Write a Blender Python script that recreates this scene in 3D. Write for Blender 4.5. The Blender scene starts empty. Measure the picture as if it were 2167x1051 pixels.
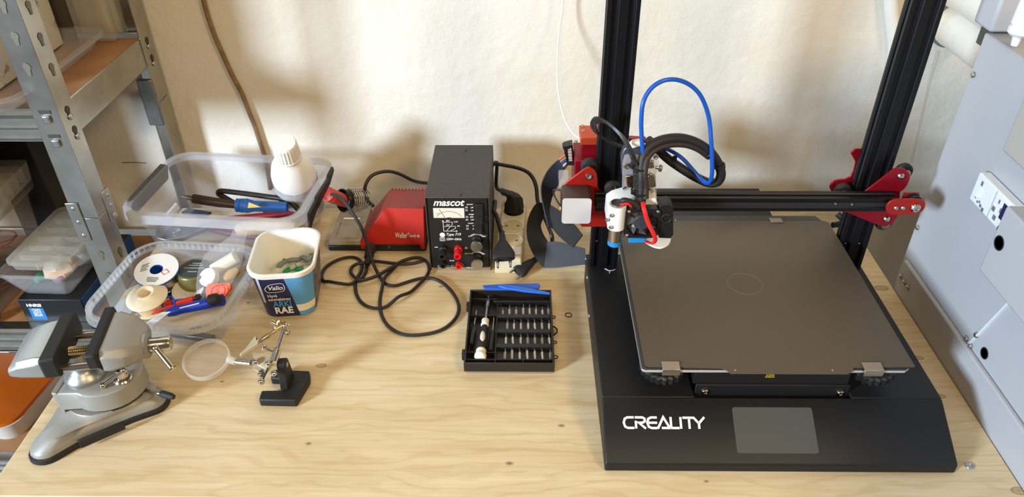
import bpy, bmesh, math, random
from mathutils import Vector as V, Matrix as MX

random.seed(7)
SC = bpy.context.scene
COL = SC.collection
PI = math.pi
MATS = {}


def rad(d):
    return d * PI / 180.0


# ------------------------------------------------------------------ mesh builder
class MB:
    def __init__(s):
        s.v = []
        s.f = []
        s.mi = []
        s.m = 0
        s.T = None

    def add(s, vs, fs):
        o = len(s.v)
        for p in vs:
            p = V(p)
            s.v.append(s.T @ p if s.T else p)
        for f in fs:
            s.f.append([i + o for i in f])
            s.mi.append(s.m)
        return s

    def bx(s, x0, x1, y0, y1, z0, z1):
        vs = [(x0, y0, z0), (x1, y0, z0), (x1, y1, z0), (x0, y1, z0), (x0, y0, z1), (x1, y0, z1), (x1, y1, z1), (x0, y1, z1)]
        return s.add(vs, [(0, 3, 2, 1), (4, 5, 6, 7), (0, 1, 5, 4), (1, 2, 6, 5), (2, 3, 7, 6), (3, 0, 4, 7)])

    def loft(s, rings, caps=True, closed=True):
        n = len(rings[0])
        vs = [p for r in rings for p in r]
        fs = []
        for i in range(len(rings) - 1):
            for j in range(n if closed else n - 1):
                k = (j + 1) % n
                fs.append((i * n + j, i * n + k, (i + 1) * n + k, (i + 1) * n + j))
        if caps:
            fs.append(tuple(range(n))[::-1])
            fs.append(tuple((len(rings) - 1) * n + j for j in range(n)))
        return s.add(vs, fs)

    def prism(s, poly, z0, z1, fr=None):
        a = [V((p[0], p[1], z0)) for p in poly]
        b = [V((p[0], p[1], z1)) for p in poly]
        if fr is not None:
            a = [fr @ p for p in a]
            b = [fr @ p for p in b]
        return s.loft([a, b])

    def slab(s, pts, d):
        """flat outline given by 3D points, thickened by the vector d"""
        d = V(d)
        return s.loft([[V(p) for p in pts], [V(p) + d for p in pts]])

    def tube(s, pts, r, n=10, closed=False, caps=True):
        pts = [V(p) for p in pts]
        m = len(pts)
        rr = r if isinstance(r, (list, tuple)) else [r] * m
        tang = []
        for i in range(m):
            a = pts[(i - 1) % m] if (closed or i > 0) else pts[i]
            b = pts[(i + 1) % m] if (closed or i < m - 1) else pts[i]
            t = b - a
            tang.append(t.normalized() if t.length > 1e-9 else V((0, 0, 1)))
        u = tang[0].orthogonal().normalized()
        rings = []
        for i in range(m):
            t = tang[i]
            u = u - t * u.dot(t)
            u = u.normalized() if u.length > 1e-6 else t.orthogonal().normalized()
            w = t.cross(u)
            rings.append([pts[i] + (u * math.cos(2 * PI * k / n) + w * math.sin(2 * PI * k / n)) * rr[i] for k in range(n)])
        if closed:
            rings.append(rings[0])
            return s.loft(rings, caps=False)
        return s.loft(rings, caps=caps)

    def cyl(s, p0, p1, r0, r1=None, n=20, caps=True):
        return s.tube([p0, p1], [r0, r0 if r1 is None else r1], n=n, caps=caps)

    def lathe(s, prof, o=(0, 0, 0), ax=(0, 0, 1), n=28, caps=True):
        o = V(o)
        ax = V(ax).normalized()
        u = ax.orthogonal().normalized()
        if abs(ax.z) > 0.99:
            u = V((1, 0, 0))
        w = ax.cross(u)
        rings = []
        for r, h in prof:
            r = max(r, 1e-5)
            rings.append([o + ax * h + (u * math.cos(2 * PI * k / n) + w * math.sin(2 * PI * k / n)) * r for k in range(n)])
        return s.loft(rings, caps=caps)

    def ball(s, c, r, n=16, squash=(1, 1, 1)):
        c = V(c)
        rings = []
        for i in range(n // 2 + 1):
            a = -PI / 2 + PI * i / (n // 2)
            rr = max(math.cos(a), 1e-4) * r
            rings.append([c + V((rr * math.cos(2 * PI * k / n) * squash[0], rr * math.sin(2 * PI * k / n) * squash[1], r * math.sin(a) * squash[2])) for k in range(n)])
        return s.loft(rings)

    def torus(s, c, ax, R, r, n=40, m=8):
        c = V(c)
        ax = V(ax).normalized()
        u = ax.orthogonal().normalized()
        w = ax.cross(u)
        return s.tube([c + (u * math.cos(2 * PI * k / n) + w * math.sin(2 * PI * k / n)) * R for k in range(n)], r, n=m, closed=True)

    def band(s, A, B, th, nrm=None):
        """a strip between two edge lines A and B with thickness th"""
        A = [V(p) for p in A]
        B = [V(p) for p in B]
        rings = []
        for i in range(len(A)):
            j0, j1 = max(i - 1, 0), min(i + 1, len(A) - 1)
            t = (A[j1] - A[j0]) + (B[j1] - B[j0])
            nn = V(nrm) if nrm else t.cross(B[i] - A[i])
            nn = nn.normalized() * th * 0.5 if nn.length > 1e-9 else V((0, 0, th * 0.5))
            rings.append([A[i] + nn, B[i] + nn, B[i] - nn, A[i] - nn])
        return s.loft(rings)

    def text(s, body, fr, size, w=None, bold=0.0, shear=0.0, space=1.0, align='CENTER', lift=0.0002):
        cu = bpy.data.curves.new('lettering_curve', 'FONT')
        cu.body = body
        cu.size = size
        cu.offset = bold
        cu.shear = shear
        cu.space_character = space
        cu.align_x = align
        cu.align_y = 'CENTER'
        ob = bpy.data.objects.new('lettering_curve', cu)
        COL.objects.link(ob)
        dg = bpy.context.evaluated_depsgraph_get()
        me = bpy.data.meshes.new_from_object(ob.evaluated_get(dg))
        vs = [v.co.copy() for v in me.vertices]
        fs = [tuple(p.vertices) for p in me.polygons]
        bpy.data.objects.remove(ob)
        bpy.data.curves.remove(cu)
        bpy.data.meshes.remove(me)
        if not vs:
            return s
        if w:
            x0 = min(v.x for v in vs)
            x1 = max(v.x for v in vs)
            k = w / max(x1 - x0, 1e-6)
            for v in vs:
                v.x *= k
        return s.add([fr @ V((v.x, v.y, lift)) for v in vs], fs)

    def quad(s, fr, x0, x1, y0, y1, z=0.0002):
        return s.add([fr @ V(p) for p in ((x0, y0, z), (x1, y0, z), (x1, y1, z), (x0, y1, z))], [(0, 1, 2, 3)])

    def line(s, fr, pts, w, z=0.0002, closed=False):
        pts = [V((p[0], p[1], 0)) for p in pts]
        n = len(pts)
        L, R = [], []
        for i in range(n):
            a = pts[(i - 1) % n] if closed or i > 0 else pts[i]
            b = pts[(i + 1) % n] if closed or i < n - 1 else pts[i]
            d1 = (pts[i] - a)
            d2 = (b - pts[i])
            d = (d1.normalized() if d1.length > 0 else V()) + (d2.normalized() if d2.length > 0 else V())
            d = d.normalized() if d.length > 1e-6 else V((1, 0, 0))
            nn = V((-d.y, d.x, 0))
            ref = d1 if d1.length > 0 else d2
            rn = V((-ref.y, ref.x, 0)).normalized()
            k = 1.0 / max(0.4, abs(nn.dot(rn)))
            L.append(pts[i] + nn * w * 0.5 * k)
            R.append(pts[i] - nn * w * 0.5 * k)
        if closed:
            L.append(L[0])
            R.append(R[0])
        vs = [fr @ V((p.x, p.y, z)) for p in L + R]
        m = len(L)
        return s.add(vs, [(i, i + 1, m + i + 1, m + i) for i in range(m - 1)])


def frame(o, x, y):
    x = V(x).normalized()
    z = x.cross(V(y)).normalized()
    y = z.cross(x)
    m = MX.Identity(4)
    for i in range(3):
        m[i][0] = x[i]
        m[i][1] = y[i]
        m[i][2] = z[i]
        m[i][3] = o[i]
    return m


def rotz(o, deg):
    return MX.Translation(V(o)) @ MX.Rotation(rad(deg), 4, 'Z')


def cat(pts, k=6, closed=False):
    """Catmull-Rom smoothing of a list of points"""
    pts = [V(p) for p in pts]
    n = len(pts)
    out = []
    for i in range(n if closed else n - 1):
        p0 = pts[(i - 1) % n] if closed or i > 0 else pts[i]
        p1 = pts[i]
        p2 = pts[(i + 1) % n]
        p3 = pts[(i + 2) % n] if closed or i < n - 2 else p2
        for j in range(k):
            t = j / k
            out.append(0.5 * ((2 * p1) + (p2 - p0) * t + (2 * p0 - 5 * p1 + 4 * p2 - p3) * t * t + (3 * p1 - p0 - 3 * p2 + p3) * t ** 3))
    if not closed:
        out.append(pts[-1])
    return out


def rrect(hx, hy, r, n=6, cx=0, cy=0):
    out = []
    for sx, sy, a0 in ((1, 1, 0), (-1, 1, 90), (-1, -1, 180), (1, -1, 270)):
        for i in range(n + 1):
            a = rad(a0 + 90 * i / n)
            out.append((cx + sx * (hx - r) + r * math.cos(a), cy + sy * (hy - r) + r * math.sin(a)))
    return out


def ngon(r, n, a0=0, cx=0, cy=0):
    return [(cx + r * math.cos(a0 + 2 * PI * i / n), cy + r * math.sin(a0 + 2 * PI * i / n)) for i in range(n)]


def ringz(poly, z, fr=None):
    r = [V((p[0], p[1], z)) for p in poly]
    return [fr @ p for p in r] if fr is not None else r


# ------------------------------------------------------------------ objects
def obj(name, mb, m, parent=None, bevel=0.0, seg=2, smooth=35, weld=False):
    me = bpy.data.meshes.new(name)
    inv = MATS[parent].inverted() if parent is not None else None
    vs = [(inv @ p if inv else p) for p in mb.v]
    me.from_pydata(vs, [], mb.f)
    for mm in (m if isinstance(m, (list, tuple)) else [m]):
        me.materials.append(mm)
    me.polygons.foreach_set('material_index', mb.mi)
    bm = bmesh.new()
    bm.from_mesh(me)
    if weld:
        bmesh.ops.remove_doubles(bm, verts=bm.verts, dist=1e-5)
    bmesh.ops.recalc_face_normals(bm, faces=bm.faces)
    bm.to_mesh(me)
    bm.free()
    if smooth:
        me.polygons.foreach_set('use_smooth', [True] * len(me.polygons))
        me.set_sharp_from_angle(angle=rad(smooth))
    o = bpy.data.objects.new(name, me)
    COL.objects.link(o)
    if parent is not None:
        o.parent = parent
        MATS[o] = MATS[parent]
    else:
        MATS[o] = MX.Identity(4)
    if bevel:
        b = o.modifiers.new('edge_bevel', 'BEVEL')
        b.width = bevel
        b.segments = seg
        b.limit_method = 'ANGLE'
        b.angle_limit = rad(40)
        b.harden_normals = False
    return o


def tag(o, label, category, group=None):
    o['label'] = label
    o['category'] = category
    if group:
        o['group'] = group
    return o


def thing(name, label, category, loc=(0, 0, 0), group=None):
    o = bpy.data.objects.new(name, None)
    o.empty_display_size = 0.02
    COL.objects.link(o)
    o.location = loc
    MATS[o] = MX.Translation(V(loc))
    return tag(o, label, category, group)


def solo(name, mb, m, label, category, group=None, base=None, **k):
    """a thing that is one mesh, with its origin at its base"""
    xs = [p.x for p in mb.v]
    ys = [p.y for p in mb.v]
    zs = [p.z for p in mb.v]
    b = V(base) if base else V(((min(xs) + max(xs)) / 2, (min(ys) + max(ys)) / 2, min(zs)))
    mb.v = [p - b for p in mb.v]
    o = obj(name, mb, m, **k)
    o.location = b
    MATS[o] = MX.Translation(b)
    return tag(o, label, category, group)


def struct(name, mb, m, **k):
    o = obj(name, mb, m, **k)
    o['kind'] = 'structure'
    return o


# ------------------------------------------------------------------ materials
def lin(c):
    out = []
    for v in c:
        v = v / 255.0
        out.append(v / 12.92 if v <= 0.04045 else ((v + 0.055) / 1.055) ** 2.4)
    return tuple(out) + (1.0,)


def newmat(name):
    m = bpy.data.materials.new(name)
    m.use_nodes = True
    nt = m.node_tree
    return m, nt, nt.nodes['Principled BSDF'], nt.links.new


def mat(name, c, rough=0.5, metal=0.0, noise=None, bump=None, spec=None, coat=0.0, emit=None, sub=0.0, aniso=None, trans=0.0, ior=None):
    m, nt, b, L = newmat(name)
    col = lin(c)
    b.inputs['Base Color'].default_value = col
    b.inputs['Roughness'].default_value = rough
    b.inputs['Metallic'].default_value = metal
    if spec is not None:
        b.inputs['Specular IOR Level'].default_value = spec
    if coat:
        b.inputs['Coat Weight'].default_value = coat
        b.inputs['Coat Roughness'].default_value = 0.15
    if trans:
        b.inputs['Transmission Weight'].default_value = trans
    if ior:
        b.inputs['IOR'].default_value = ior
    if sub:
        b.inputs['Subsurface Weight'].default_value = sub
        b.inputs['Subsurface Radius'].default_value = (0.004, 0.003, 0.002)
    if emit:
        b.inputs['Emission Color'].default_value = lin(emit[0])
        b.inputs['Emission Strength'].default_value = emit[1]
    if noise or bump:
        tc = nt.nodes.new('ShaderNodeTexCoord')
    if noise:
        c2, sc, lo, hi = noise[:4]
        n = nt.nodes.new('ShaderNodeTexNoise')
        n.inputs['Scale'].default_value = sc
        n.inputs['Detail'].default_value = 5
        L(tc.outputs['Object'], n.inputs['Vector'])
        r = nt.nodes.new('ShaderNodeValToRGB')
        r.color_ramp.elements[0].position = lo
        r.color_ramp.elements[1].position = hi
        r.color_ramp.elements[0].color = col
        r.color_ramp.elements[1].color = lin(c2)
        L(n.outputs['Fac'], r.inputs['Fac'])
        L(r.outputs['Color'], b.inputs['Base Color'])
    if bump:
        n2 = nt.nodes.new('ShaderNodeTexNoise')
        n2.inputs['Scale'].default_value = bump[0]
        n2.inputs['Detail'].default_value = 4
        L(tc.outputs['Object'], n2.inputs['Vector'])
        bp = nt.nodes.new('ShaderNodeBump')
        bp.inputs['Strength'].default_value = bump[1]
        bp.inputs['Distance'].default_value = bump[2] if len(bump) > 2 else 0.001
        L(n2.outputs['Fac'], bp.inputs['Height'])
        L(bp.outputs['Normal'], b.inputs['Normal'])
    return m


def clear(name, c=(235, 238, 240), fac=0.16, rough=0.12, tint=(250, 250, 250), milk=0.0):
    """thin clear or frosted plastic: lets most light through, reflects a little"""
    m, nt, b, L = newmat(name)
    b.inputs['Base Color'].default_value = lin(c)
    b.inputs['Roughness'].default_value = rough
    tr = nt.nodes.new('ShaderNodeBsdfTransparent')
    tr.inputs['Color'].default_value = lin(tint)
    mx = nt.nodes.new('ShaderNodeMixShader')
    mx.inputs['Fac'].default_value = fac
    out = nt.nodes['Material Output']
    L(tr.outputs[0], mx.inputs[1])
    if milk:
        tl = nt.nodes.new('ShaderNodeBsdfTranslucent')
        tl.inputs['Color'].default_value = lin(c)
        m2 = nt.nodes.new('ShaderNodeMixShader')
        m2.inputs['Fac'].default_value = milk
        L(b.outputs[0], m2.inputs[1])
        L(tl.outputs[0], m2.inputs[2])
        L(m2.outputs[0], mx.inputs[2])
    else:
        L(b.outputs[0], mx.inputs[2])
    L(mx.outputs[0], out.inputs['Surface'])
    return m


MT = dict(
    black_metal=mat('powder_coated_black_metal', (24, 23, 24), 0.5, 0.0, noise=((33, 32, 31), 900, 0.55, 0.8), spec=0.4, bump=(900, 0.12, 0.0003)),
    black_ano=mat('black_anodised_aluminium', (13, 13, 16), 0.42, 0.1, spec=0.35),
    black_plastic=mat('black_plastic', (24, 23, 23), 0.42),
    black_soft=mat('black_rubber', (30, 28, 27), 0.65, bump=(300, 0.2, 0.0004)),
    cable_black=mat('black_cable_sheath', (34, 30, 27), 0.5),
    grey_plastic=mat('grey_plastic', (92, 95, 100), 0.5),
    chrome=mat('chrome', (205, 198, 188), 0.16, 1.0),
    steel=mat('bright_steel', (190, 188, 184), 0.3, 1.0),
    nickel=mat('nickel_plate', (206, 190, 158), 0.36, 0.55),
    brass=mat('nickel_plated_brass', (190, 172, 140), 0.24, 1.0),
    galv=mat('galvanised_steel', (172, 170, 162), 0.27, 1.0, noise=((192, 190, 182), 24, 0.35, 0.65)),
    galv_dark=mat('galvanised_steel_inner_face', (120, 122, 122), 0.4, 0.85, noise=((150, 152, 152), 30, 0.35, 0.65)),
    vise=mat('silver_hammered_paint', (152, 149, 142), 0.46, 0.2, noise=((154, 150, 142), 700, 0.4, 0.6)),
    red_ano=mat('red_anodised_aluminium', (172, 32, 24), 0.36, 0.35),
    crimson=mat('dark_red_anodised_aluminium', (150, 16, 34), 0.32, 0.45),
    orange_ano=mat('orange_anodised_aluminium', (205, 74, 38), 0.4, 0.35),
    red_plastic=mat('red_plastic', (196, 40, 28), 0.4),
    red_dusty=mat('dusty_red_plastic', (150, 46, 38), 0.55, noise=((128, 62, 54), 60, 0.4, 0.7)),
    white=mat('white_plastic', (232, 230, 226), 0.4),
    cream=mat('cream_plastic', (236, 222, 190), 0.42),
    white_paint=mat('white_lettering', (236, 236, 232), 0.6),
    blue_sil=mat('blue_silicone', (26, 136, 196), 0.45),
    blue_plastic=mat('blue_plastic', (24, 66, 176), 0.35),
    blue_tube=mat('blue_tubing', (14, 84, 184), 0.3),
    green=mat('green_plastic', (24, 140, 92), 0.45),
    orange=mat('orange_plastic', (244, 92, 30), 0.4),
    red_wire=mat('red_wire', (222, 40, 36), 0.4),
    copper=mat('copper', (190, 120, 70), 0.35, 1.0),
    wood_light=mat('pale_wood', (232, 196, 146), 0.5, noise=((214, 172, 120), 60, 0.4, 0.7)),
    clear=clear('clear_plastic', fac=0.13, rough=0.1, tint=(250, 250, 251)),
    clear_thin=clear('thin_clear_plastic', fac=0.14, rough=0.1),
    frosted=clear('frosted_clear_plastic', (226, 222, 210), 0.30, 0.25, milk=0.4),
    film=clear('clear_polythene_film', (245, 245, 245), 0.09, 0.06),
    acrylic=clear('clear_acrylic', (240, 240, 242), 0.24, 0.05, milk=0.3),
)

# ------------------------------------------------------------------ wall plaster, floor, plywood
def plaster():
    m, nt, b, L = newmat('rough_painted_plaster')
    tc = nt.nodes.new('ShaderNodeTexCoord')
    b.inputs['Roughness'].default_value = 0.75
    n = nt.nodes.new('ShaderNodeTexNoise')
    n.inputs['Scale'].default_value = 3.2
    n.inputs['Detail'].default_value = 6
    r = nt.nodes.new('ShaderNodeValToRGB')
    r.color_ramp.elements[0].position = 0.35
    r.color_ramp.elements[0].color = lin((224, 214, 196))
    r.color_ramp.elements[1].position = 0.7
    r.color_ramp.elements[1].color = lin((236, 230, 218))
    L(tc.outputs['Object'], n.inputs['Vector'])
    L(n.outputs['Fac'], r.inputs['Fac'])
    L(r.outputs['Color'], b.inputs['Base Color'])
    n1 = nt.nodes.new('ShaderNodeTexNoise')
    n1.inputs['Scale'].default_value = 42
    n1.inputs['Detail'].default_value = 9
    n1.inputs['Roughness'].default_value = 0.6
    L(tc.outputs['Object'], n1.inputs['Vector'])
    n2 = nt.nodes.new('ShaderNodeTexNoise')
    n2.inputs['Scale'].default_value = 7
    n2.inputs['Detail'].default_value = 3
    L(tc.outputs['Object'], n2.inputs['Vector'])
    ma = nt.nodes.new('ShaderNodeMath')
    ma.operation = 'MULTIPLY_ADD'
    ma.inputs[1].default_value = 2.4
    L(n2.outputs['Fac'], ma.inputs[0])
    L(n1.outputs['Fac'], ma.inputs[2])
    bp = nt.nodes.new('ShaderNodeBump')
    bp.inputs['Strength'].default_value = 0.5
    bp.inputs['Distance'].default_value = 0.004
    L(ma.outputs[0], bp.inputs['Height'])
    L(bp.outputs['Normal'], b.inputs['Normal'])
    return m


KNOTS = [((-0.271,0.742,0.0), 0.006, 0), ((0.0494,0.6386,-0.0), 0.0045, 1), ((-0.014,0.5804,-0.0), 0.005, 1), ((-0.2572,0.6082,0.0), 0.004, 1),
         ((-0.4101,0.875,0.0), 0.003, 1), ((0.5485,0.9151,0.0), 0.009, 0), ((0.5401,0.7617,0.0), 0.006, 0), ((0.5386,0.691,0.0), 0.0055, 0),
         ((0.5618,0.5465,-0.0), 0.008, 0), ((-0.1243,0.9153,0.0), 0.004, 1), ((-0.3958,0.7111,0.0), 0.003, 1), ((0.212,0.5566,-0.0), 0.003, 1), ((-0.249,0.9497,0.0), 0.007, 0)]


def plywood():
    m, nt, b, L = newmat('birch_plywood')
    N = nt.nodes.new
    tc = N('ShaderNodeTexCoord')
    b.inputs['Roughness'].default_value = 0.52
    b.inputs['Specular IOR Level'].default_value = 0.35
    # long wavy grain along the table
    mp = N('ShaderNodeMapping')
    mp.inputs['Scale'].default_value = (1.3, 9, 9)
    L(tc.outputs['Object'], mp.inputs['Vector'])
    n1 = N('ShaderNodeTexNoise')
    n1.inputs['Scale'].default_value = 2.2
    n1.inputs['Detail'].default_value = 6
    n1.inputs['Distortion'].default_value = 1.6
    L(mp.outputs['Vector'], n1.inputs['Vector'])
    r1 = N('ShaderNodeValToRGB')
    e = r1.color_ramp.elements
    e[0].position = 0.30
    e[0].color = lin((214, 190, 148))
    e[1].position = 0.72
    e[1].color = lin((230, 212, 176))
    k = e.new(0.5)
    k.color = lin((222, 201, 162))
    L(n1.outputs['Fac'], r1.inputs['Fac'])
    mp2 = N('ShaderNodeMapping')
    mp2.inputs['Scale'].default_value = (7, 160, 160)
    L(tc.outputs['Object'], mp2.inputs['Vector'])
    n2 = N('ShaderNodeTexNoise')
    n2.inputs['Scale'].default_value = 1.6
    n2.inputs['Detail'].default_value = 4
    n2.inputs['Distortion'].default_value = 0.5
    L(mp2.outputs['Vector'], n2.inputs['Vector'])
    r2 = N('ShaderNodeValToRGB')
    r2.color_ramp.elements[0].position = 0.25
    r2.color_ramp.elements[0].color = (0.90, 0.86, 0.80, 1)
    r2.color_ramp.elements[1].position = 0.6
    r2.color_ramp.elements[1].color = (1, 1, 1, 1)
    L(n2.outputs['Fac'], r2.inputs['Fac'])
    mul = N('ShaderNodeMix')
    mul.data_type = 'RGBA'
    mul.blend_type = 'MULTIPLY'
    mul.inputs[0].default_value = 0.9
    L(r1.outputs['Color'], mul.inputs[6])
    L(r2.outputs['Color'], mul.inputs[7])
    cur = mul.outputs[2]
    mp3 = N('ShaderNodeMapping')
    mp3.inputs['Scale'].default_value = (0.30, 1.0, 1.0)
    L(tc.outputs['Object'], mp3.inputs['Vector'])
    wv = N('ShaderNodeTexWave')
    wv.bands_direction = 'Y'
    wv.inputs['Scale'].default_value = 17
    wv.inputs['Distortion'].default_value = 16
    wv.inputs['Detail'].default_value = 3
    wv.inputs['Detail Scale'].default_value = 1.2
    L(mp3.outputs['Vector'], wv.inputs['Vector'])
    r3 = N('ShaderNodeValToRGB')
    r3.color_ramp.elements[0].position = 0.0
    r3.color_ramp.elements[0].color = (0.80, 0.70, 0.56, 1)
    r3.color_ramp.elements[1].position = 0.28
    r3.color_ramp.elements[1].color = (1, 1, 1, 1)
    L(wv.outputs['Fac'], r3.inputs['Fac'])
    mul2 = N('ShaderNodeMix')
    mul2.data_type = 'RGBA'
    mul2.blend_type = 'MULTIPLY'
    mul2.inputs[0].default_value = 0.36
    L(cur, mul2.inputs[6])
    L(r3.outputs['Color'], mul2.inputs[7])
    cur = mul2.outputs[2]
    sep = N('ShaderNodeSeparateXYZ')
    L(tc.outputs['Object'], sep.inputs[0])
    for (kx, ky, kz), kr, dark in KNOTS:
        cb = N('ShaderNodeCombineXYZ')
        for ax, kk, st in (('X', kx + 0.02, 0.75), ('Y', ky - 0.836, 1.25)):
            mth = N('ShaderNodeMath')
            mth.operation = 'MULTIPLY_ADD'
            mth.inputs[1].default_value = st
            mth.inputs[2].default_value = -kk * st
            L(sep.outputs[ax], mth.inputs[0])
            L(mth.outputs[0], cb.inputs[ax])
        ln = N('ShaderNodeVectorMath')
        ln.operation = 'LENGTH'
        L(cb.outputs[0], ln.inputs[0])
        rp = N('ShaderNodeValToRGB')
        ee = rp.color_ramp.elements
        if dark:
            ee[0].position = 0.0
            ee[0].color = (0.9, 0, 0, 1)
            ee[1].position = 1.0
            ee[1].color = (0, 0, 0, 1)
        else:
            ee[0].position = 0.0
            ee[0].color = (0.55, 0, 0, 1)
            ee[1].position = 1.0
            ee[1].color = (0, 0, 0, 1)
            q = ee.new(0.55)
            q.color = (0.3, 0, 0, 1)
            q = ee.new(0.75)
            q.color = (0.72, 0, 0, 1)
        dv = N('ShaderNodeMath')
        dv.operation = 'DIVIDE'
        dv.inputs[1].default_value = kr
        L(ln.outputs['Value'], dv.inputs[0])
        L(dv.outputs[0], rp.inputs['Fac'])
        sp = N('ShaderNodeSeparateColor')
        L(rp.outputs['Color'], sp.inputs[0])
        mx = N('ShaderNodeMix')
        mx.data_type = 'RGBA'
        L(sp.outputs['Red'], mx.inputs[0])
        L(cur, mx.inputs[6])
        mx.inputs[7].default_value = lin((92, 58, 34) if dark else (128, 84, 50))
        cur = mx.outputs[2]
    L(cur, b.inputs['Base Color'])
    bp = N('ShaderNodeBump')
    bp.inputs['Strength'].default_value = 0.08
    bp.inputs['Distance'].default_value = 0.001
    L(n2.outputs['Fac'], bp.inputs['Height'])
    L(bp.outputs['Normal'], b.inputs['Normal'])
    return m


WY = 1.215
m = MB().bx(-2.6, 1.6, WY, WY + 0.12, -0.85, 1.9)
struct('wall_back', m, plaster(), smooth=0)
m = MB().bx(-2.6, 1.6, -1.6, WY + 0.12, -0.9, -0.85)
struct('floor', m, mat('painted_concrete', (120, 116, 110), 0.7, noise=((98, 95, 90), 6, 0.3, 0.7)), smooth=0)

# old marks on the wall
m = MB()
c0 = (-0.7328,1.2145,0.0506)
c1 = (-0.6878,1.2145,0.0497)
m.tube(cat([c0, ((c0[0] + c1[0]) / 2, c0[1], c0[2] + 0.0006), c1], 3), 0.0007, 6)
o = struct('trim_1', m, mat('dark_scratch', (120, 98, 68), 0.8))
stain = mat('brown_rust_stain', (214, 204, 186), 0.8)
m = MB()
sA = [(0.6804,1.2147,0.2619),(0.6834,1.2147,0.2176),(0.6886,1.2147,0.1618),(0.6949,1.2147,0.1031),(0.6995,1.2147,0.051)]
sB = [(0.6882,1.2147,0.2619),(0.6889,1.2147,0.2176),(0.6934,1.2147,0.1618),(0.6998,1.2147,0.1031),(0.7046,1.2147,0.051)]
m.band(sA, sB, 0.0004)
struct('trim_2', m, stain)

# ------------------------------------------------------------------ workbench
TB = thing('workbench', 'pale knotty plywood workbench top carrying the printer and the tools', 'workbench', (-0.02, 0.836, -0.85))
m = MB().bx(-0.607, 0.5665, 0.5305, 1.140, -0.021, 0.0)
obj('table_top', m, plywood(), TB, bevel=0.0012)
lw = mat('planed_pine', (205, 170, 122), 0.6, noise=((184, 146, 100), 30, 0.3, 0.7))
for x in (-0.575, 0.5):
    for y in (0.60, 1.06):
        obj('leg', MB().bx(x, x + 0.045, y, y + 0.045, -0.85, -0.0205), lw, TB, bevel=0.002)
m = MB()
sp = (0.5224,0.5806,0.0005)
m.lathe([(0.0, 0.0), (0.0052, 0.0), (0.0048, 0.0006), (0.0030, 0.0004), (0.0024, -0.0003), (0.0, -0.0003)], sp, n=20)
obj('screw_head', m, MT['steel'], TB)
m = MB()
hp = (0.0684,0.8488,0.0004)
m.torus(hp, (0, 0, 1), 0.0046, 0.0007, 28, 6)
obj('drilled_hole', m, mat('burnt_drill_hole', (70, 44, 26), 0.8), TB)

# ------------------------------------------------------------------ wall cables and pipes
m = MB()
pts = cat([(-0.5081,1.208,0.3631),(-0.508,1.208,0.3294),(-0.5047,1.208,0.2945),(-0.4984,1.208,0.2609),(-0.4898,1.208,0.2211),(-0.4806,1.208,0.1886),(-0.4767,1.208,0.1605),(-0.4718,1.208,0.1317),(-0.4685,1.208,0.0984),(-0.4659,1.208,0.0728),(-0.4656,1.208,0.0388),(-0.468,1.208,-0.0014)], 4)
m.tube(pts, 0.0040, 8)
solo('wall_cable', m, mat('old_brown_cable', (150, 120, 84), 0.65, noise=((112, 86, 56), 60, 0.35, 0.7)),
     'old brown cable hanging down the back wall beside the metal shelf', 'cable')
m = MB()
pts = cat([(0.064,1.19,0.3673),(0.0628,1.19,0.338),(0.0587,1.18,0.3112),(0.0559,1.16,0.2801),(0.0551,1.14,0.2568),(0.056,1.11,0.2379),(0.0597,1.08,0.2237),(0.0652,1.05,0.2143),(0.0723,1.02,0.2126),(0.0773,0.99,0.2192),(0.0817,0.967,0.2272)], 5)
m.tube(pts, 0.0014, 8)
solo('filament', m, mat('white_filament', (240, 238, 232), 0.4),
     'thin white filament strand hanging down into the red extruder of the printer', 'filament')

pipe_paint = mat('painted_pipe', (226, 220, 208), 0.5, noise=((208, 190, 160), 14, 0.5, 0.75), bump=(60, 0.3, 0.002))
m = MB()
pts = cat([(0.5713,1.203,0.3697),(0.5832,1.203,0.3329),(0.5948,1.203,0.3025),(0.6059,1.203,0.2712),(0.6143,1.203,0.2308)], 4)
m.tube(pts, 0.0105, 14)
solo('conduit', m, pipe_paint, 'thin cream painted conduit running down the wall behind the right printer post', 'pipe')
for (a, b, r, lab) in (((0.6958,1.213,0.3066), None, 0.034, 'lower of the two thick cream painted pipes coming out of the wall'),
                       ((0.6849,1.213,0.3665), None, 0.032, 'upper of the two thick cream painted pipes, the one with the frayed top')):
    m = MB()
    a = V(a)
    d = V((0.0, -1, 0.0))
    prof = []
    L_ = 0.24
    pts = [a + d * t for t in (0, 0.012, 0.03, 0.1, L_)]
    m.tube(pts, [r * 1.02, r * 1.04, r, r, r], 26)
    solo('pipe', m, pipe_paint, lab, 'pipe', 'thick pipes from the wall', smooth=40)
    mm = MB().torus(a + V((0, -0.003, 0)), (0, 1, 0), r * 1.06, 0.003, 40, 8)
    solo('pipe_collar', mm, mat('cracked_sealant', (110, 104, 98), 0.8), 'cracked dark collar where the %s pipe meets the wall' % lab.split()[0], 'pipe collar', 'pipe collars')

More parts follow.
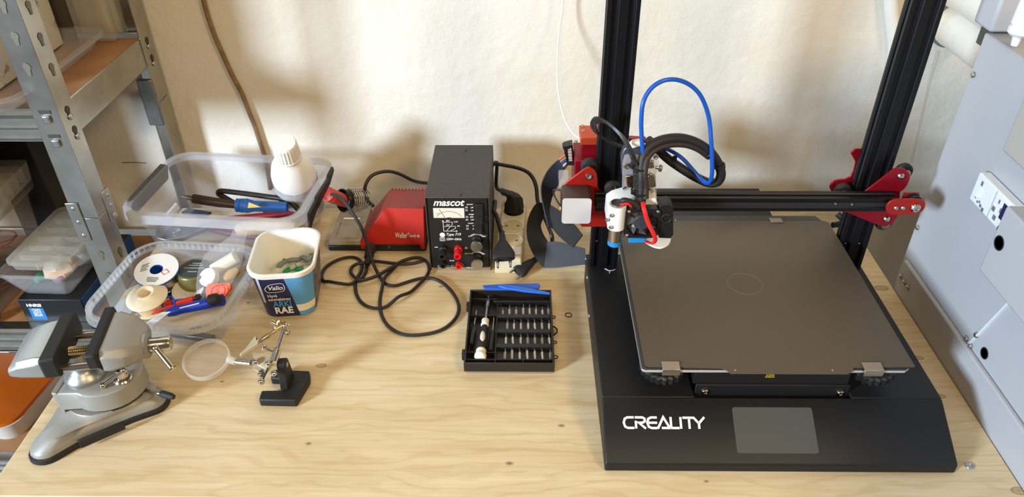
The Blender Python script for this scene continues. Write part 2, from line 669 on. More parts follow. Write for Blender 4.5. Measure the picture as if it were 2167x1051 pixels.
# ------------------------------------------------------------------ ventilation cabinet at the right
cab = mat('pale_grey_enamel', (178, 178, 181), 0.45, noise=((171, 172, 175), 3, 0.4, 0.7))
CX = 0.575
CAB = thing('cabinet', 'large pale grey metal cabinet standing right of the workbench with a control box', 'cabinet', (0.74, 0.6, -0.85))
m = MB().bx(CX, 0.93, 0.22, 0.9315, -0.849, 0.392)
obj('cabinet_body', m, cab, CAB, bevel=0.003)
m = MB().bx(0.5675, CX, 0.22, 0.916, -0.849, 0.0535)
obj('lower_panel', m, cab, CAB, bevel=0.0025, seg=3)
m = MB()
sA = (0.5735,0.6905,0.1683)
sB = (0.5735,0.7289,0.0512)
m.band([sA, sB], [V(sA) + V((0, 0.0022, 0)), V(sB) + V((0, 0.0022, 0))], 0.0028, (1, 0, 0))
obj('seam_strip', m, mat('seam_white', (222, 224, 226), 0.5), CAB)
# raised cover with a cable hole
c0 = (0.552,0.733,0.2581)
c1 = (0.552,0.7468,0.1665)
yb = (c0[1] + c1[1]) / 2
zt, zb = c0[2], c1[2]
m = MB().bx(0.552, 0.5745, 0.30, yb, zb, zt)
cov = obj('access_cover', m, cab, CAB, bevel=0.003, seg=3)
hm = mat('black_hole', (12, 12, 12), 0.7)
h = (0.5515,0.725,0.216)
m = MB().lathe([(0.0, 0), (0.0075, 0), (0.0088, 0.0006), (0.0092, 0.0)], (0.5515, h[1], h[2]), (-1, 0, 0), n=24)
obj('cable_hole', m, hm, cov)
h = (0.5745,0.6995,0.0672)
m = MB().lathe([(0.0, 0), (0.0062, 0), (0.0074, 0.0006), (0.0078, 0.0)], (CX - 0.0005, h[1], h[2]), (-1, 0, 0), n=24)
obj('cable_hole', m, hm, CAB)
for p in ((0.574,0.9297,0.3399), (0.574,0.9258,0.1063), (0.574,0.7378,0.057), (0.574,0.7264,0.0551), (0.574,0.7243,0.0748), (0.5665,0.9105,0.028), (0.5665,0.8943,0.0272), (0.5665,0.8823,0.0269)):
    p = V(p)
    p.y = min(p.y, 0.922 if p.x > 0.57 else 0.908)
    m = MB().lathe([(0.0040, 0), (0.0038, 0.0012), (0.0026, 0.0022), (0.0008, 0.0022), (0.0006, 0.0014), (0.0, 0.0014)], p, (-1, 0, 0), n=14)
    m.T = None
    obj('screw', m, MT['steel'], CAB)
# hinge-like upper box with valve
m = MB().bx(0.5725, 0.92, 0.918, 0.960, 0.3955, 0.450)
obj('upper_box', m, cab, CAB, bevel=0.004)
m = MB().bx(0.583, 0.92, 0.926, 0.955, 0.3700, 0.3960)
obj('gap_shade', m, mat('shadow_gap_grey', (70, 66, 60), 0.7), CAB)  # dark grey block painted as the shade in the gap under the upper box
m = MB()
vp = V((0.566,0.8531,0.4259))
m.lathe([(0.0095, 0), (0.0125, 0.003), (0.0125, 0.009), (0.0105, 0.010), (0.0105, 0.012), (0.012, 0.013), (0.011, 0.04), (0.008, 0.044)], vp + V((0.0, 0, -0.01)), (0, 0, 1), n=24)
m.cyl(vp + V((0, 0, -0.022)), vp + V((0, 0, -0.010)), 0.004, 0.0055, 14)
valve = obj('valve', m, MT['white'], CAB)
m = MB().cyl(vp + V((0, 0, -0.003)), vp + V((0.04, 0, -0.003)), 0.006, 0.006, 14)
obj('valve_stem', m, MT['chrome'], valve)
# grey box at the frame edge
p0 = V((0.565,0.7871,0.3191))
m = MB()
m.bx(0.563, 0.5745, p0.y - 0.13, p0.y + 0.012, p0.z - 0.022, p0.z + 0.055)
obj('hatch', m, mat('warm_grey_enamel', (172, 166, 158), 0.5), CAB, bevel=0.002)
# control box
a = V((0.56,0.819,0.2578))
b_ = V((0.56,0.8176,0.2187))
yb = (a.y + b_.y) / 2
zt, zb = a.z, b_.z
e_ = V((0.56,0.7149,0.2451))
yf = yb - 0.125
CT = obj('control_box', MB().bx(0.560, 0.5745, yf, yb, zb, zt), mat('control_box_white', (226, 228, 230), 0.42), CAB, bevel=0.0025, seg=3)
fr = frame((0.5598, (yf + yb) / 2, (zt + zb) / 2), (0, -1, 0), (0, 0, 1))
W2, H2 = (yb - yf) / 2, (zt - zb) / 2
m = MB().line(fr, [(-W2 + 0.045, -H2 + 0.001), (-W2 + 0.045, H2 - 0.001)], 0.0012)
obj('panel_joint', m, mat('joint_grey', (168, 172, 176), 0.6), CT)
m = MB()
gy = [(0.007, -0.022), (0.014, -0.021), (0.010, -0.026), (0.018, -0.026), (0.024, -0.029), (0.029, -0.030)]
for (qx, qy, s_) in ((0.012, -H2 + 0.010, 0.003), (0.017, -H2 + 0.013, 0.003), (0.022, -H2 + 0.009, 0.003), (0.026, -H2 + 0.006, 0.004), (0.032, -H2 + 0.004, 0.005), (0.018, -H2 + 0.007, 0.003),
                      (0.050, -H2 + 0.017, 0.006), (0.064, -H2 + 0.022, 0.006), (0.057, -H2 + 0.009, 0.006), (0.073, -H2 + 0.004, 0.006)):
    m.quad(fr, -W2 + qx - s_ / 2, -W2 + qx + s_ / 2, qy - s_ / 2, qy + s_ / 2)
m.quad(fr, -W2 + 0.012, -W2 + 0.016, H2 - 0.012, H2 - 0.006)
m.quad(fr, -W2 + 0.0535, -W2 + 0.0565, H2 - 0.012, H2 - 0.007)
obj('square_pattern', m, mat('grey_print', (108, 114, 116), 0.6), CT)
m = MB().quad(fr, -W2 + 0.064, -W2 + 0.094, -0.006, 0.014, 0.0004)
ds = obj('display', m, mat('dark_blue_display', (22, 30, 62), 0.25, emit=((30, 44, 96), 0.35)), CT)
m = MB()
m.text('2.9', fr @ MX.Translation(V((-W2 + 0.0785, 0.0065, 0.0005))), 0.011, bold=0.0006)
m.text('14 14', fr @ MX.Translation(V((-W2 + 0.080, -0.0022, 0.0005))), 0.0055)
obj('digits', m, mat('lit_white_digits', (200, 225, 255), 0.5, emit=((190, 220, 255), 1.4)), ds)
m = MB()
m.lathe([(0.0, 0.0015), (0.0055, 0.0015), (0.0065, 0.0005), (0.0065, 0.0)], fr @ V((-W2 + 0.076, -0.0155, 0)), fr.to_3x3() @ V((0, 0, 1)), n=24)
obj('button', m, MT['black_plastic'], CT)
for (qx, qy, s_) in ((0.018, 0.002, 0.0022), (0.0155, -0.0055, 0.0032)):
    m = MB()
    m.ball(fr @ V((-W2 + qx, qy, 0.0)), s_, 12)
    obj('indicator_light', m, mat('lit_blue_led', (150, 210, 255), 0.4, emit=((110, 190, 255), 3.0)), CT)

# ------------------------------------------------------------------ galvanised shelf rack at the left
RX, RF, RB = -0.607, 0.905, 1.203     # right face, front face, back face
RK = thing('shelf_rack', 'galvanised steel shelf rack with brown hardboard shelves at the left', 'shelf', (-1.05, 1.055, -0.85))
FW = 0.036


def keyhole(fr, x, y, s=1.0):
    """outline of a keyhole slot in the post"""
    out = []
    for i in range(9):
        a = rad(-50 + 280 * i / 8)
        out.append((x + 0.0052 * s * math.cos(a), y + 0.0052 * s * math.sin(a)))
    out += [(x - 0.0022 * s, y - 0.012 * s), (x + 0.0022 * s, y - 0.012 * s)]
    return [fr @ V((p[0], p[1], 0.0)) for p in out]


def post(x, yc, sy, z0, z1, zj):
    """L-section post: corner at (x, yc), flanges run to -x and to +sy y; upper and lower half meet at zj"""
    t = 0.0016
    m = MB()
    for (a, b) in ((z0, zj - 0.0008), (zj + 0.0008, z1)):
        poly = [(x, yc), (x, yc + sy * FW), (x - 0.0025, yc + sy * FW), (x - 0.0025, yc + sy * (FW - 0.001)), (x - t, yc + sy * (FW - 0.002)), (x - t, yc + sy * t),
                (x - FW + 0.002, yc + sy * t), (x - FW + 0.001, yc + sy * 0.0025), (x - FW, yc + sy * 0.0025), (x - FW, yc)]
        m.loft([[V((p[0], p[1], a)) for p in poly], [V((p[0], p[1], b)) for p in poly]])
    p = obj('post', m, MT['galv'], RK, bevel=0.0006, smooth=30)
    return p


dark = mat('slot_hole', (62, 58, 50), 0.6)
P1 = post(RX, RF, 1, -0.85, 0.72, 0.131)
P2 = post(RX, RB, -1, -0.85, 0.72, 0.19)
# slots in the side flanges and front flange
fs = frame((RX + 0.0004, RF + FW * 0.5, 0), (0, 1, 0), (0, 0, 1))
bs = frame((RX + 0.0004, RB - FW * 0.5, 0), (0, 1, 0), (0, 0, 1))
ff = frame((RX - FW * 0.5, RF - 0.0004, 0), (1, 0, 0), (0, 0, 1))
slot_m = mat('pressed_slot_grey', (118, 112, 98), 0.55, 0.5)
for z in (0.43, 0.39, 0.35, 0.06, 0.02):
    obj('slot', MB().slab(keyhole(fs, 0.002, z), (0.0003, 0, 0)), slot_m, P1)
    obj('slot', MB().slab(keyhole(ff, 0.0, z + 0.008, 1.0), (0, -0.0003, 0)), slot_m, P1)
# tabs and rivet heads seen in the slots at the shelf levels
for (fr, pp, off) in ((fs, P1, 0.0), (bs, P2, 0.0)):
    for z in (0.2905, 0.2615):
        m = MB()
        m.slab(keyhole(fr, 0.002, z), (0.0003, 0, 0))
        obj('slot', m, dark, pp)
        m = MB().ball(fr @ V((0.002, z - 0.0105, 0.0005)), 0.0046, 12, (0.5, 1, 1))
        obj('rivet', m, MT['steel'], pp)
for z in (0.2935, 0.2585):
    m = MB()
    m.slab([ff @ V(p) for p in ((-0.008, z, 0), (0.008, z, 0), (0.008, z + 0.005, 0), (-0.008, z + 0.005, 0))], (0, -0.0003, 0))
    obj('slot', m, dark, P1)
    m = MB()
    m.bx(RX - FW * 0.5 - 0.005, RX - FW * 0.5 + 0.005, RF - 0.004, RF, z - 0.013, z - 0.002)
    obj('hook', m, MT['steel'], P1, bevel=0.0015)
# splice plates of the front post, with rivets
m = MB().bx(RX - 0.0005, RX + 0.0016, RF + 0.024, RF + 0.044, 0.107, 0.158)
sp_ = obj('splice_plate', m, MT['galv'], RK, bevel=0.004, seg=3)
for z in (0.148, 0.131, 0.114):
    obj('rivet', MB().ball((RX + 0.0015, RF + 0.036, z), 0.0036, 12, (0.5, 1, 1)), MT['steel'], sp_)
m = MB().bx(RX - FW - 0.004, RX - FW + 0.014, RF - 0.0022, RF - 0.0002, 0.092, 0.157)
sp_ = obj('splice_plate', m, MT['galv'], RK, bevel=0.005, seg=3)
for z in (0.148, 0.125, 0.102):
    obj('rivet', MB().ball((RX - FW + 0.006, RF - 0.0022, z), 0.0036, 12, (1, 0.5, 1)), MT['steel'], sp_)
m = MB().bx(RX - 0.026, RX - 0.0005, RB - FW - 0.0035, RB - FW + 0.004, 0.150, 0.232)
obj('splice_plate', m, MT['galv_dark'], RK, bevel=0.002)
# left posts, outside the photo, that carry the rack
for (yc, sy) in ((RF, 1), (RB, -1)):
    x = -1.47
    m = MB()
    m.bx(x, x + 0.0016, min(yc, yc + sy * FW), max(yc, yc + sy * FW), -0.85, 0.72)
    m.bx(x, x + FW, min(yc, yc + sy * 0.0016), max(yc, yc + sy * 0.0016), -0.85, 0.72)
    obj('post', m, MT['galv'], RK)
hb = mat('brown_hardboard', (170, 122, 82), 0.6, noise=((154, 108, 70), 26, 0.35, 0.7))
for zs, h in ((0.2995, 0.048), (-0.083, 0.046), (-0.405, 0.046)):
    obj('shelf_board', MB().bx(-1.464, RX - 0.0035, RF + 0.005, RB - 0.028, zs - 0.006, zs - 0.001), hb, RK)
    # ribbed front beam
    m = MB()
    prof = []
    yb = RF + 0.0035
    nz = 5
    pr = [(yb + 0.018, zs - 0.0065), (yb + 0.018, zs - 0.0005), (yb, zs - 0.0005)]
    zz = zs - 0.0005
    for i in range(3):
        dz = h / 3
        z0 = zs - i * dz
        pr += [(yb, z0 - dz * 0.25), (yb + 0.004, z0 - dz * 0.42), (yb + 0.004, z0 - dz * 0.72), (yb, z0 - dz * 0.9)]
    pr += [(yb, zs - h), (yb + 0.010, zs - h), (yb + 0.010, zs - h + 0.0015), (yb + 0.0055, zs - h + 0.0015), (yb + 0.0055, zs - 0.0065)]
    m.loft([[V((-1.466, p[0], p[1])) for p in pr], [V((RX - 0.002, p[0], p[1])) for p in pr]])
    obj('front_beam', m, MT['galv'], RK, smooth=25)
    m = MB().bx(-1.466, RX - 0.002, RB - 0.0065, RB - 0.003, zs - h, zs + 0.0)
    obj('back_beam', m, MT['galv'], RK, bevel=0.001)
    m = MB().bx(RX - 0.0045, RX - 0.0018, RF + 0.004, RB - 0.004, zs - h, zs + 0.0)
    obj('side_beam', m, MT['galv'], RK, bevel=0.0012)
    m = MB().bx(-1.466, -1.463, RF + 0.004, RB - 0.004, zs - h, zs + 0.0)
    obj('side_beam', m, MT['galv'], RK, bevel=0.0012)


def tub(name, m_, lab, categ, fr, bx, by, tx, ty, h, rb, rt, th=0.0016, rim=0.004, rimh=0.004, parent=None, group=None, lip=None, bottom=True):
    """open-top plastic box: outer bottom half sizes bx,by and top half sizes tx,ty"""
    m = MB()
    rings = [ringz(rrect(bx - rb * 0.3, by - rb * 0.3, rb * 0.8), 0.0, fr), ringz(rrect(bx, by, rb), min(0.004, rb * 0.3), fr)]
    for k in (0.35, 0.7, 1.0):
        q = k
        rings.append(ringz(rrect(bx + (tx - bx) * q, by + (ty - by) * q, rb + (rt - rb) * q), 0.004 + (h - 0.004 - rimh) * q, fr))
    rings += [ringz(rrect(tx + rim, ty + rim, rt + rim), h - rimh, fr), ringz(rrect(tx + rim, ty + rim, rt + rim), h - 0.0006, fr), ringz(rrect(tx + rim - 0.0008, ty + rim - 0.0008, rt + rim), h, fr)]
    rings += [ringz(rrect(tx - th, ty - th, rt - th), h, fr)]
    for k in (0.7, 0.35, 0.0):
        rings.append(ringz(rrect(bx + (tx - bx) * k - th, by + (ty - by) * k - th, max(rb + (rt - rb) * k - th, 0.001)), 0.004 + (h - 0.004 - rimh) * k, fr))
    rings += [ringz(rrect(bx - rb * 0.3 - th, by - rb * 0.3 - th, max(rb * 0.8 - th, 0.001)), th, fr)]
    m.loft(rings)
    if parent is not None:
        return obj(name, m, m_, parent, smooth=40)
    return m


# ---- upper shelf
ZS = 0.2995
rt = frame((0, 0, 0), (1, 0, 0), (0, 1, 0))
TR = thing('tray', 'low clear plastic tray under the flecked carton on the upper rack shelf', 'tray', (-0.785, 1.01, ZS))
tub('tray_body', MT['clear'], '', '', MX.Translation(V((-0.785, 1.010, ZS))), 0.130, 0.128, 0.142, 0.138, 0.026, 0.03, 0.036, rim=0.006, parent=TR)
carton = mat('patterned_carton', (204, 196, 176), 0.6, noise=((150, 136, 112), 26, 0.60, 0.64))
BXm = MB().bx(-0.895, -0.713, 0.905, 1.1385, ZS + 0.003, ZS + 0.26)
o = solo('carton', BXm, [carton], 'cream carton with brown flecks standing in the clear tray on the upper rack shelf', 'box', bevel=0.002)
m = MB().bx(-0.690, -0.640, 1.152, 1.172, ZS + 0.0, ZS + 0.16)
solo('storage_jar', m, clear('smoky_clear_plastic', (200, 190, 170), 0.32, 0.2), 'translucent plastic box standing beside the flecked carton on the upper rack shelf', 'box', bevel=0.004)
m = MB().bx(-0.760, -0.700, 1.154, 1.158, ZS + 0.0, ZS + 0.20)
solo('panel', m, mat('dark_brown_card', (74, 66, 56), 0.6), 'dark brown card panel standing behind the flecked carton', 'card')

# ---- middle shelf
ZM = -0.083
BB = thing('product_box', 'black cardboard box with white lettering and blue label on the middle rack shelf', 'box', (-0.752, 1.02, ZM - 0.001))
blk = mat('black_card', (17, 18, 22), 0.45)
bx_m = MB().bx(-0.802, -0.7005, 0.926, 1.112, ZM - 0.001, ZM + 0.0455)
obj('box_body', bx_m, blk, BB, bevel=0.0012)
obj('blue_side', MB().bx(-0.7008, -0.6998, 0.928, 1.112, ZM, ZM + 0.045), mat('blue_card', (28, 76, 132), 0.5), BB)
fb = frame((-0.752, 0.9258, ZM + 0.022), (1, 0, 0), (0, 0, 1))
p1 = (-0.797,0.926,-0.0542)
p2 = (-0.7745,0.926,-0.0531)
p3 = (-0.7972,0.926,-0.079)
p4 = (-0.7744,0.926,-0.0779)
lx0 = p1[0] + 0.752
cz = ZM + 0.022
m = MB()
m.text('HNRSI', fb @ MX.Translation(V((-0.0275, 0.0120, 0))), 0.008, w=0.024, bold=0.0004, shear=0.1)
obj('lettering', m, MT['white_paint'], BB)
m = MB().quad(fb, -0.0385, -0.0145, -0.0175, 0.0065)
lb = obj('label', m, mat('label_blue', (52, 122, 190), 0.5), BB)
m = MB().quad(fb, -0.0335, -0.0195, -0.0105, 0.0055, 0.0004)
obj('label_patch', m, mat('label_grey_print', (204, 214, 224), 0.5, noise=((120, 140, 160), 700, 0.45, 0.55)), lb)
# clear boxes on the black box
f1 = rotz((-0.758, 1.005, ZM + 0.046), -2)
CB = thing('storage_box', 'clear plastic box with crumpled contents stacked on the black box on the rack', 'box', (-0.758, 1.005, ZM + 0.046))
tub('box_body', MT['clear'], '', '', f1, 0.040, 0.068, 0.057, 0.084, 0.05, 0.012, 0.014, parent=CB, rim=0.001)
rr = random.Random(5)
for i, (c, dx, dy, s_, lab) in enumerate((((228, 200, 170), 0.0, -0.01, 0.030, 'crumpled beige plastic bag'), ((46, 120, 92), -0.022, -0.035, 0.012, 'small green piece'), ((150, 92, 130), 0.008, -0.035, 0.011, 'small purple piece'), ((222, 222, 224), 0.012, 0.018, 0.028, 'crumpled white plastic bag'))):
    m = MB()
    rings = []
    for a in range(7):
        ring = []
        for b in range(14):
            w_ = 2 * PI * b / 14
            k = math.sin(PI * (a + 0.4) / 6.8) * s_ * (0.8 + 0.35 * rr.random())
            ring.append(f1 @ V((dx + k * math.cos(w_), dy + 1.15 * k * math.sin(w_), 0.0025 + (0.7 * s_ + 0.008) * a / 6)))
        rings.append(ring)
    m.loft(rings)
    solo(('plastic_bag' if i in (0, 3) else 'scrap'), m, mat('contents_%s' % lab.split()[-2], c, 0.6), lab + ' inside the clear box on the black box', 'bag' if i in (0, 3) else 'scrap')
OR = thing('organizer_box', 'flat clear compartment organiser with closed lid on top of the clear box stack', 'organiser', (-0.758, 1.01, ZM + 0.0965))
f2 = rotz((-0.752, 1.012, ZM + 0.0965), -2)
m = MB()
m.loft([ringz(rrect(0.042, 0.076, 0.010), 0.0, f2), ringz(rrect(0.044, 0.078, 0.012), 0.011, f2)])
obj('organizer_base', m, MT['frosted'], OR)
m = MB()
m.loft([ringz(rrect(0.0475, 0.081, 0.013), 0.0112, f2), ringz(rrect(0.0475, 0.081, 0.013), 0.0175, f2), ringz(rrect(0.045, 0.0785, 0.012), 0.0190, f2)])
obj('lid', m, MT['frosted'], OR)
m = MB()
m.T = f2
for i in range(-2, 3):
    m.bx(-0.041, 0.041, i * 0.026 - 0.0006, i * 0.026 + 0.0006, 0.001, 0.0108)
m.bx(-0.0006, 0.0006, -0.075, 0.075, 0.001, 0.0108)
obj('divider', m, clear('divider_plastic', (222, 216, 202), 0.6, 0.3), OR)
for ya in (-0.04, 0.02):
    m = MB()
    m.T = f2
    m.bx(0.0475, 0.0495, ya, ya + 0.02, 0.004, 0.017)
    obj('latch', m, MT['frosted'], OR, bevel=0.0006)
# small clear cup beside the black box
CP = V((-0.6961,0.9612,-0.05))
m = MB()
m.lathe([(0.017, -0.024), (0.0195, 0.004), (0.0205, 0.0045), (0.0205, 0.0055), (0.0185, 0.0055), (0.0160, -0.022)], (-0.668, 0.985, ZM + 0.024), n=30)
solo('measuring_cup', m, MT['clear'], 'small clear plastic cup on the shelf right of the black box with a blue side', 'cup')
# big clear bin with red wires
WB = thing('storage_bin', 'large clear storage bin full of thin red wires at the left photo edge', 'bin', (-1.02, 1.012, ZM - 0.001))
f3 = MX.Translation(V((-0.972, 1.012, ZM - 0.001)))
bin_c = clear('greyish_clear_plastic', (190, 186, 180), 0.12, 0.12, tint=(244, 240, 236))
tub('bin_body', bin_c, '', '', f3, 0.118, 0.092, 0.128, 0.102, 0.145, 0.014, 0.018, parent=WB, rim=0.006)
m = MB()
m.loft([ringz(rrect(0.137, 0.111, 0.018), 0.1455, f3), ringz(rrect(0.137, 0.111, 0.018), 0.153, f3), ringz(rrect(0.132, 0.106, 0.016), 0.156, f3), ringz(rrect(0.120, 0.094, 0.014), 0.156, f3), ringz(rrect(0.118, 0.092, 0.014), 0.152, f3)])
obj('lid', m, bin_c, WB)
rr = random.Random(11)
m = MB()
for i in range(34):
    c = V((-0.975 + 0.075 * (rr.random() * 2 - 1), 1.012 + 0.055 * (rr.random() * 2 - 1), ZM + 0.012 + 0.07 * rr.random()))
    a0 = rr.random() * 6
    R_ = 0.018 + 0.024 * rr.random()
    tl = rr.random() * 0.9
    pts = [c + V((R_ * math.cos(a0 + t * 0.62), R_ * 0.9 * math.sin(a0 + t * 0.62), tl * R_ * 0.6 * math.sin(a0 * 2 + t * 0.5))) for t in range(9)]
    m.tube(pts, 0.0012, 5)
o = solo('wire_tangle', m, mat('dull_red_wire', (150, 60, 56), 0.5), 'tangle of thin dull red wires inside the large clear bin on the rack', 'wires')
o['kind'] = 'stuff'
m = MB().bx(-1.06, -0.90, 0.935, 1.09, ZM + 0.0015, ZM + 0.012)
solo('sheet_metal', m, mat('dark_contents', (46, 40, 38), 0.6, noise=((74, 58, 52), 60, 0.4, 0.6)), 'dark flat panel lying at the bottom of the large clear bin under the red wires', 'panel')
m = MB()
m.lathe([(0.0, 0.0), (0.0105, 0.0), (0.0115, 0.002), (0.0115, 0.011), (0.009, 0.013), (0.0, 0.013)], (-0.861, 0.929, ZM + 0.0005), (0, -0.55, 0.83), n=24)
solo('plastic_plug', m, mat('violet_blue_plastic', (86, 94, 190), 0.4), 'blue round plug at the left edge in front of the large clear bin', 'cap')
# organiser on the lid of the bin
f4 = rotz((-0.868, 1.055, ZM + 0.1565), 3)
GO = thing('parts_case', 'clear parts case with divided compartments lying on the lid of the large bin', 'organiser', (-0.868, 1.055, ZM + 0.1565))
m = MB()
m.loft([ringz(rrect(0.034, 0.062, 0.006), 0, f4), ringz(rrect(0.037, 0.065, 0.008), 0.034, f4)])
obj('case_body', m, clear('dusty_clear_plastic', (190, 186, 172), 0.3, 0.2), GO)
m = MB()
m.T = f4
for i in range(-2, 3):
    m.bx(-0.033, 0.033, i * 0.022 - 0.0008, i * 0.022 + 0.0008, 0.002, 0.0325)
obj('divider', m, MT['frosted'], GO)
dkc = mat('black_blocker_plastic', (26, 27, 32), 0.5)  # added blocks, mostly out of view, that keep window light off the wall
solo('light_blocker', MB().bx(-1.30, -0.910, 0.93, 1.170, ZM + 0.1565, ZM + 0.322), dkc, 'black block added on the lid of the large wire bin to stop window light', 'light_blocker', bevel=0.003)
solo('light_blocker', MB().bx(-0.905, -0.830, 1.130, 1.170, ZM + 0.0, ZM + 0.315), dkc, 'narrow black block added behind the parts case on the middle shelf to stop window light', 'light_blocker', bevel=0.003)
# ---- bottom shelf : amber box
ZL = -0.405
AM = thing('amber_box', 'amber orange translucent plastic case with frosted white wall on the lower rack shelf', 'case', (-1.055, 1.055, ZL))
f6 = rotz((-1.055, 1.055, ZL - 0.001), -6)
amber = clear('amber_plastic', (206, 104, 24), 0.72, 0.2, tint=(240, 170, 90))
m = MB()
m.loft([ringz(rrect(0.108, 0.090, 0.030), 0.0, f6), ringz(rrect(0.112, 0.096, 0.034), 0.036, f6)])
obj('case_base', m, mat('frosted_white_plastic', (214, 208, 198), 0.5), AM)
m = MB()
m.loft([ringz(rrect(0.110, 0.094, 0.034), 0.0362, f6), ringz(rrect(0.108, 0.092, 0.034), 0.041, f6), ringz(rrect(0.104, 0.088, 0.030), 0.042, f6)])
obj('lid', m, amber, AM)

# ------------------------------------------------------------------ bench vise
VO = V((-0.4995, 0.6575, 0.0))
VS = thing('bench_vise', 'small silver ball joint bench vise with black rubber jaws at the table corner', 'vise', (-0.50, 0.66, 0.0))
# base outline: three lobes


def lobes(pts, r, n=9, dip=0.35):
    """rounded three-lobed outline around the lobe centres"""
    c = sum((V(p) for p in pts), V()) / len(pts)
    out = []
    k = len(pts)
    for i in range(k):
        p = V(pts[i])
        d = (p - c)
        a0 = math.atan2(d.y, d.x)
        for j in range(n):
            a = a0 + rad(-75 + 150 * j / (n - 1))
            out.append(p + V((math.cos(a), math.sin(a), 0)) * r)
        q = V(pts[(i + 1) % k])
        mid = (p + q) / 2
        e = (mid - c)
        mm = c + e * (1 - dip) + e.normalized() * r * 0.75
        a_, b_ = out[-1], None
        d2 = (q - c)
        a1 = math.atan2(d2.y, d2.x) + rad(-75)
        b_ = q + V((math.cos(a1), math.sin(a1), 0)) * r
        for t in (0.2, 0.4, 0.6, 0.8):
            out.append(a_ * (1 - t) ** 2 + mm * 2 * t * (1 - t) + b_ * t * t)
    return out


cen = V((-0.523, 0.655, 0))
lob = [V((-0.5640, 0.5915, 0)), V((-0.4690, 0.6690, 0)), V((-0.562, 0.722, 0))]
o0 = lobes(lob, 0.0185, dip=0.22)


def sc(poly, k, z, c=cen):
    return [V((c.x + (p.x - c.x) * k, c.y + (p.y - c.y) * k, z)) for p in poly]


def toward_circle(poly, t, R_, z, c):
    out = []
    for p in poly:
        d = V((p.x - c.x, p.y - c.y, 0))
        q = c + d.normalized() * R_
        out.append(V((p.x * (1 - t) + q.x * t, p.y * (1 - t) + q.y * t, z)))
    return out


m = MB()
m.loft([sc(o0, 1.0, 0.0), sc(o0, 1.025, 0.003), sc(o0, 1.02, 0.008), sc(o0, 0.98, 0.010)])
obj('rubber_foot', m, MT['black_soft'], VS)
cc = V((-0.522, 0.664, 0))
m = MB()
m.loft([sc(o0, 0.985, 0.008), sc(o0, 0.99, 0.011), sc(o0, 0.955, 0.0165), sc(o0, 0.80, 0.022), toward_circle(o0, 0.35, 0.042, 0.0245, cc), toward_circle(o0, 0.68, 0.043, 0.0270, cc),
        toward_circle(o0, 1.0, 0.043, 0.0300, cc), toward_circle(o0, 1.0, 0.042, 0.0315, cc)])
obj('base', m, MT['vise'], VS, smooth=50)
m = MB()
a_, b_ = V((-0.5248,0.5935,0.01)), V((-0.4841,0.6237,0.01))
d_ = (b_ - a_).normalized()
n_ = V((d_.y, -d_.x, 0))
m.slab([a_ - V((0, 0, 0.004)), b_ - V((0, 0, 0.004)), b_ + V((0, 0, 0.008)), a_ + V((0, 0, 0.008))], n_ * -0.004)
obj('cam_pad', m, MT['black_soft'], VS, bevel=0.0008)
# lever with black grip
m = MB().cyl((-0.5087,0.674,0.03), (-0.4509,0.6644,0.026), 0.0028, 0.0028, 12)
lv = obj('lever', m, MT['steel'], VS)
m = MB().tube([(-0.4517,0.664,0.0265),(-0.4485,0.6632,0.0265),(-0.4368,0.6592,0.0265),(-0.4327,0.6577,0.0265)], [0.0035, 0.0044, 0.0042, 0.003], 14)
obj('grip', m, MT['black_soft'], lv)
# flat clamp body (D shaped) with slot
fl = (-0.5611,0.6368,0.062)
m = MB()
cb = V((-0.5115, 0.6665, 0))


def dshape(R_, z, xl):
    pts = []
    for i in range(19):
        a = rad(-118 + 236 * i / 18)
        pts.append(V((cb.x + R_ * 1.05 * math.cos(a), cb.y + R_ * math.sin(a), z)))
    pts.append(V((cb.x + xl, cb.y + R_ * 0.86, z)))
    pts.append(V((cb.x + xl, cb.y - R_ * 0.94, z)))
    return pts


m.loft([dshape(0.0405, 0.0345, -0.043), dshape(0.0415, 0.0355, -0.0435), dshape(0.0405, 0.0590, -0.043), dshape(0.0385, 0.0610, -0.041), dshape(0.030, 0.0620, -0.034)])
obj('clamp_body', m, MT['vise'], VS, smooth=40)
m = MB()
m.loft([dshape(0.0385, 0.0300, -0.041), dshape(0.0385, 0.0350, -0.041)])
obj('clamp_gap', m, MT['black_plastic'], VS)
m = MB()
q0 = V((cb.x - 0.0475, cb.y - 0.036, 0))
m.slab([q0 + V((0, 0, 0.030)), q0 + V((0.006, -0.002, 0.028)), q0 + V((0.0052, -0.001, 0.061)), q0 + V((-0.002, 0, 0.061))], (-0.002, 0.045, 0))
obj('clamp_lug', m, MT['vise'], VS, bevel=0.0012)
# ball socket
bc = V((-0.532, 0.660, 0.060))
m = MB()
m.lathe([(0.0240, 0.0), (0.0244, 0.003), (0.0228, 0.008), (0.0165, 0.014), (0.0135, 0.017), (0.0115, 0.028), (0.0115, 0.040)], bc, n=36)
obj('ball_joint', m, mat('polished_aluminium', (168, 168, 165), 0.36, 0.8), VS, smooth=50)
# clamp screw with T bar
cs = V((-0.4837,0.653,0.07))
m = MB()
m.lathe([(0.0105, -0.008), (0.0112, -0.006), (0.0100, -0.0045), (0.0068, -0.004), (0.0062, 0.010), (0.004, 0.011)], cs, n=24)
csw = obj('clamp_screw', m, MT['chrome'], VS)
e0, e1 = V((-0.5003,0.6387,0.066)), V((-0.476,0.6501,0.08))
m = MB().cyl(e0, e1, 0.0022, 0.0022, 12)
m.ball(e0, 0.0042, 14)
m.ball(e1, 0.0042, 14)
obj('tommy_bar', m, MT['chrome'], csw)
# jaws in the local frame u, w
VF = frame(VO, (0.985, 0.174, 0), (-0.174, 0.985, 0))


def vloft(secs, mt, name, bevel=0.0, par=VS, smooth=35):
    mm = MB()
    mm.loft([[VF @ V(p) for p in s_] for s_ in secs])
    return obj(name, mm, mt, par, bevel=bevel, smooth=smooth)


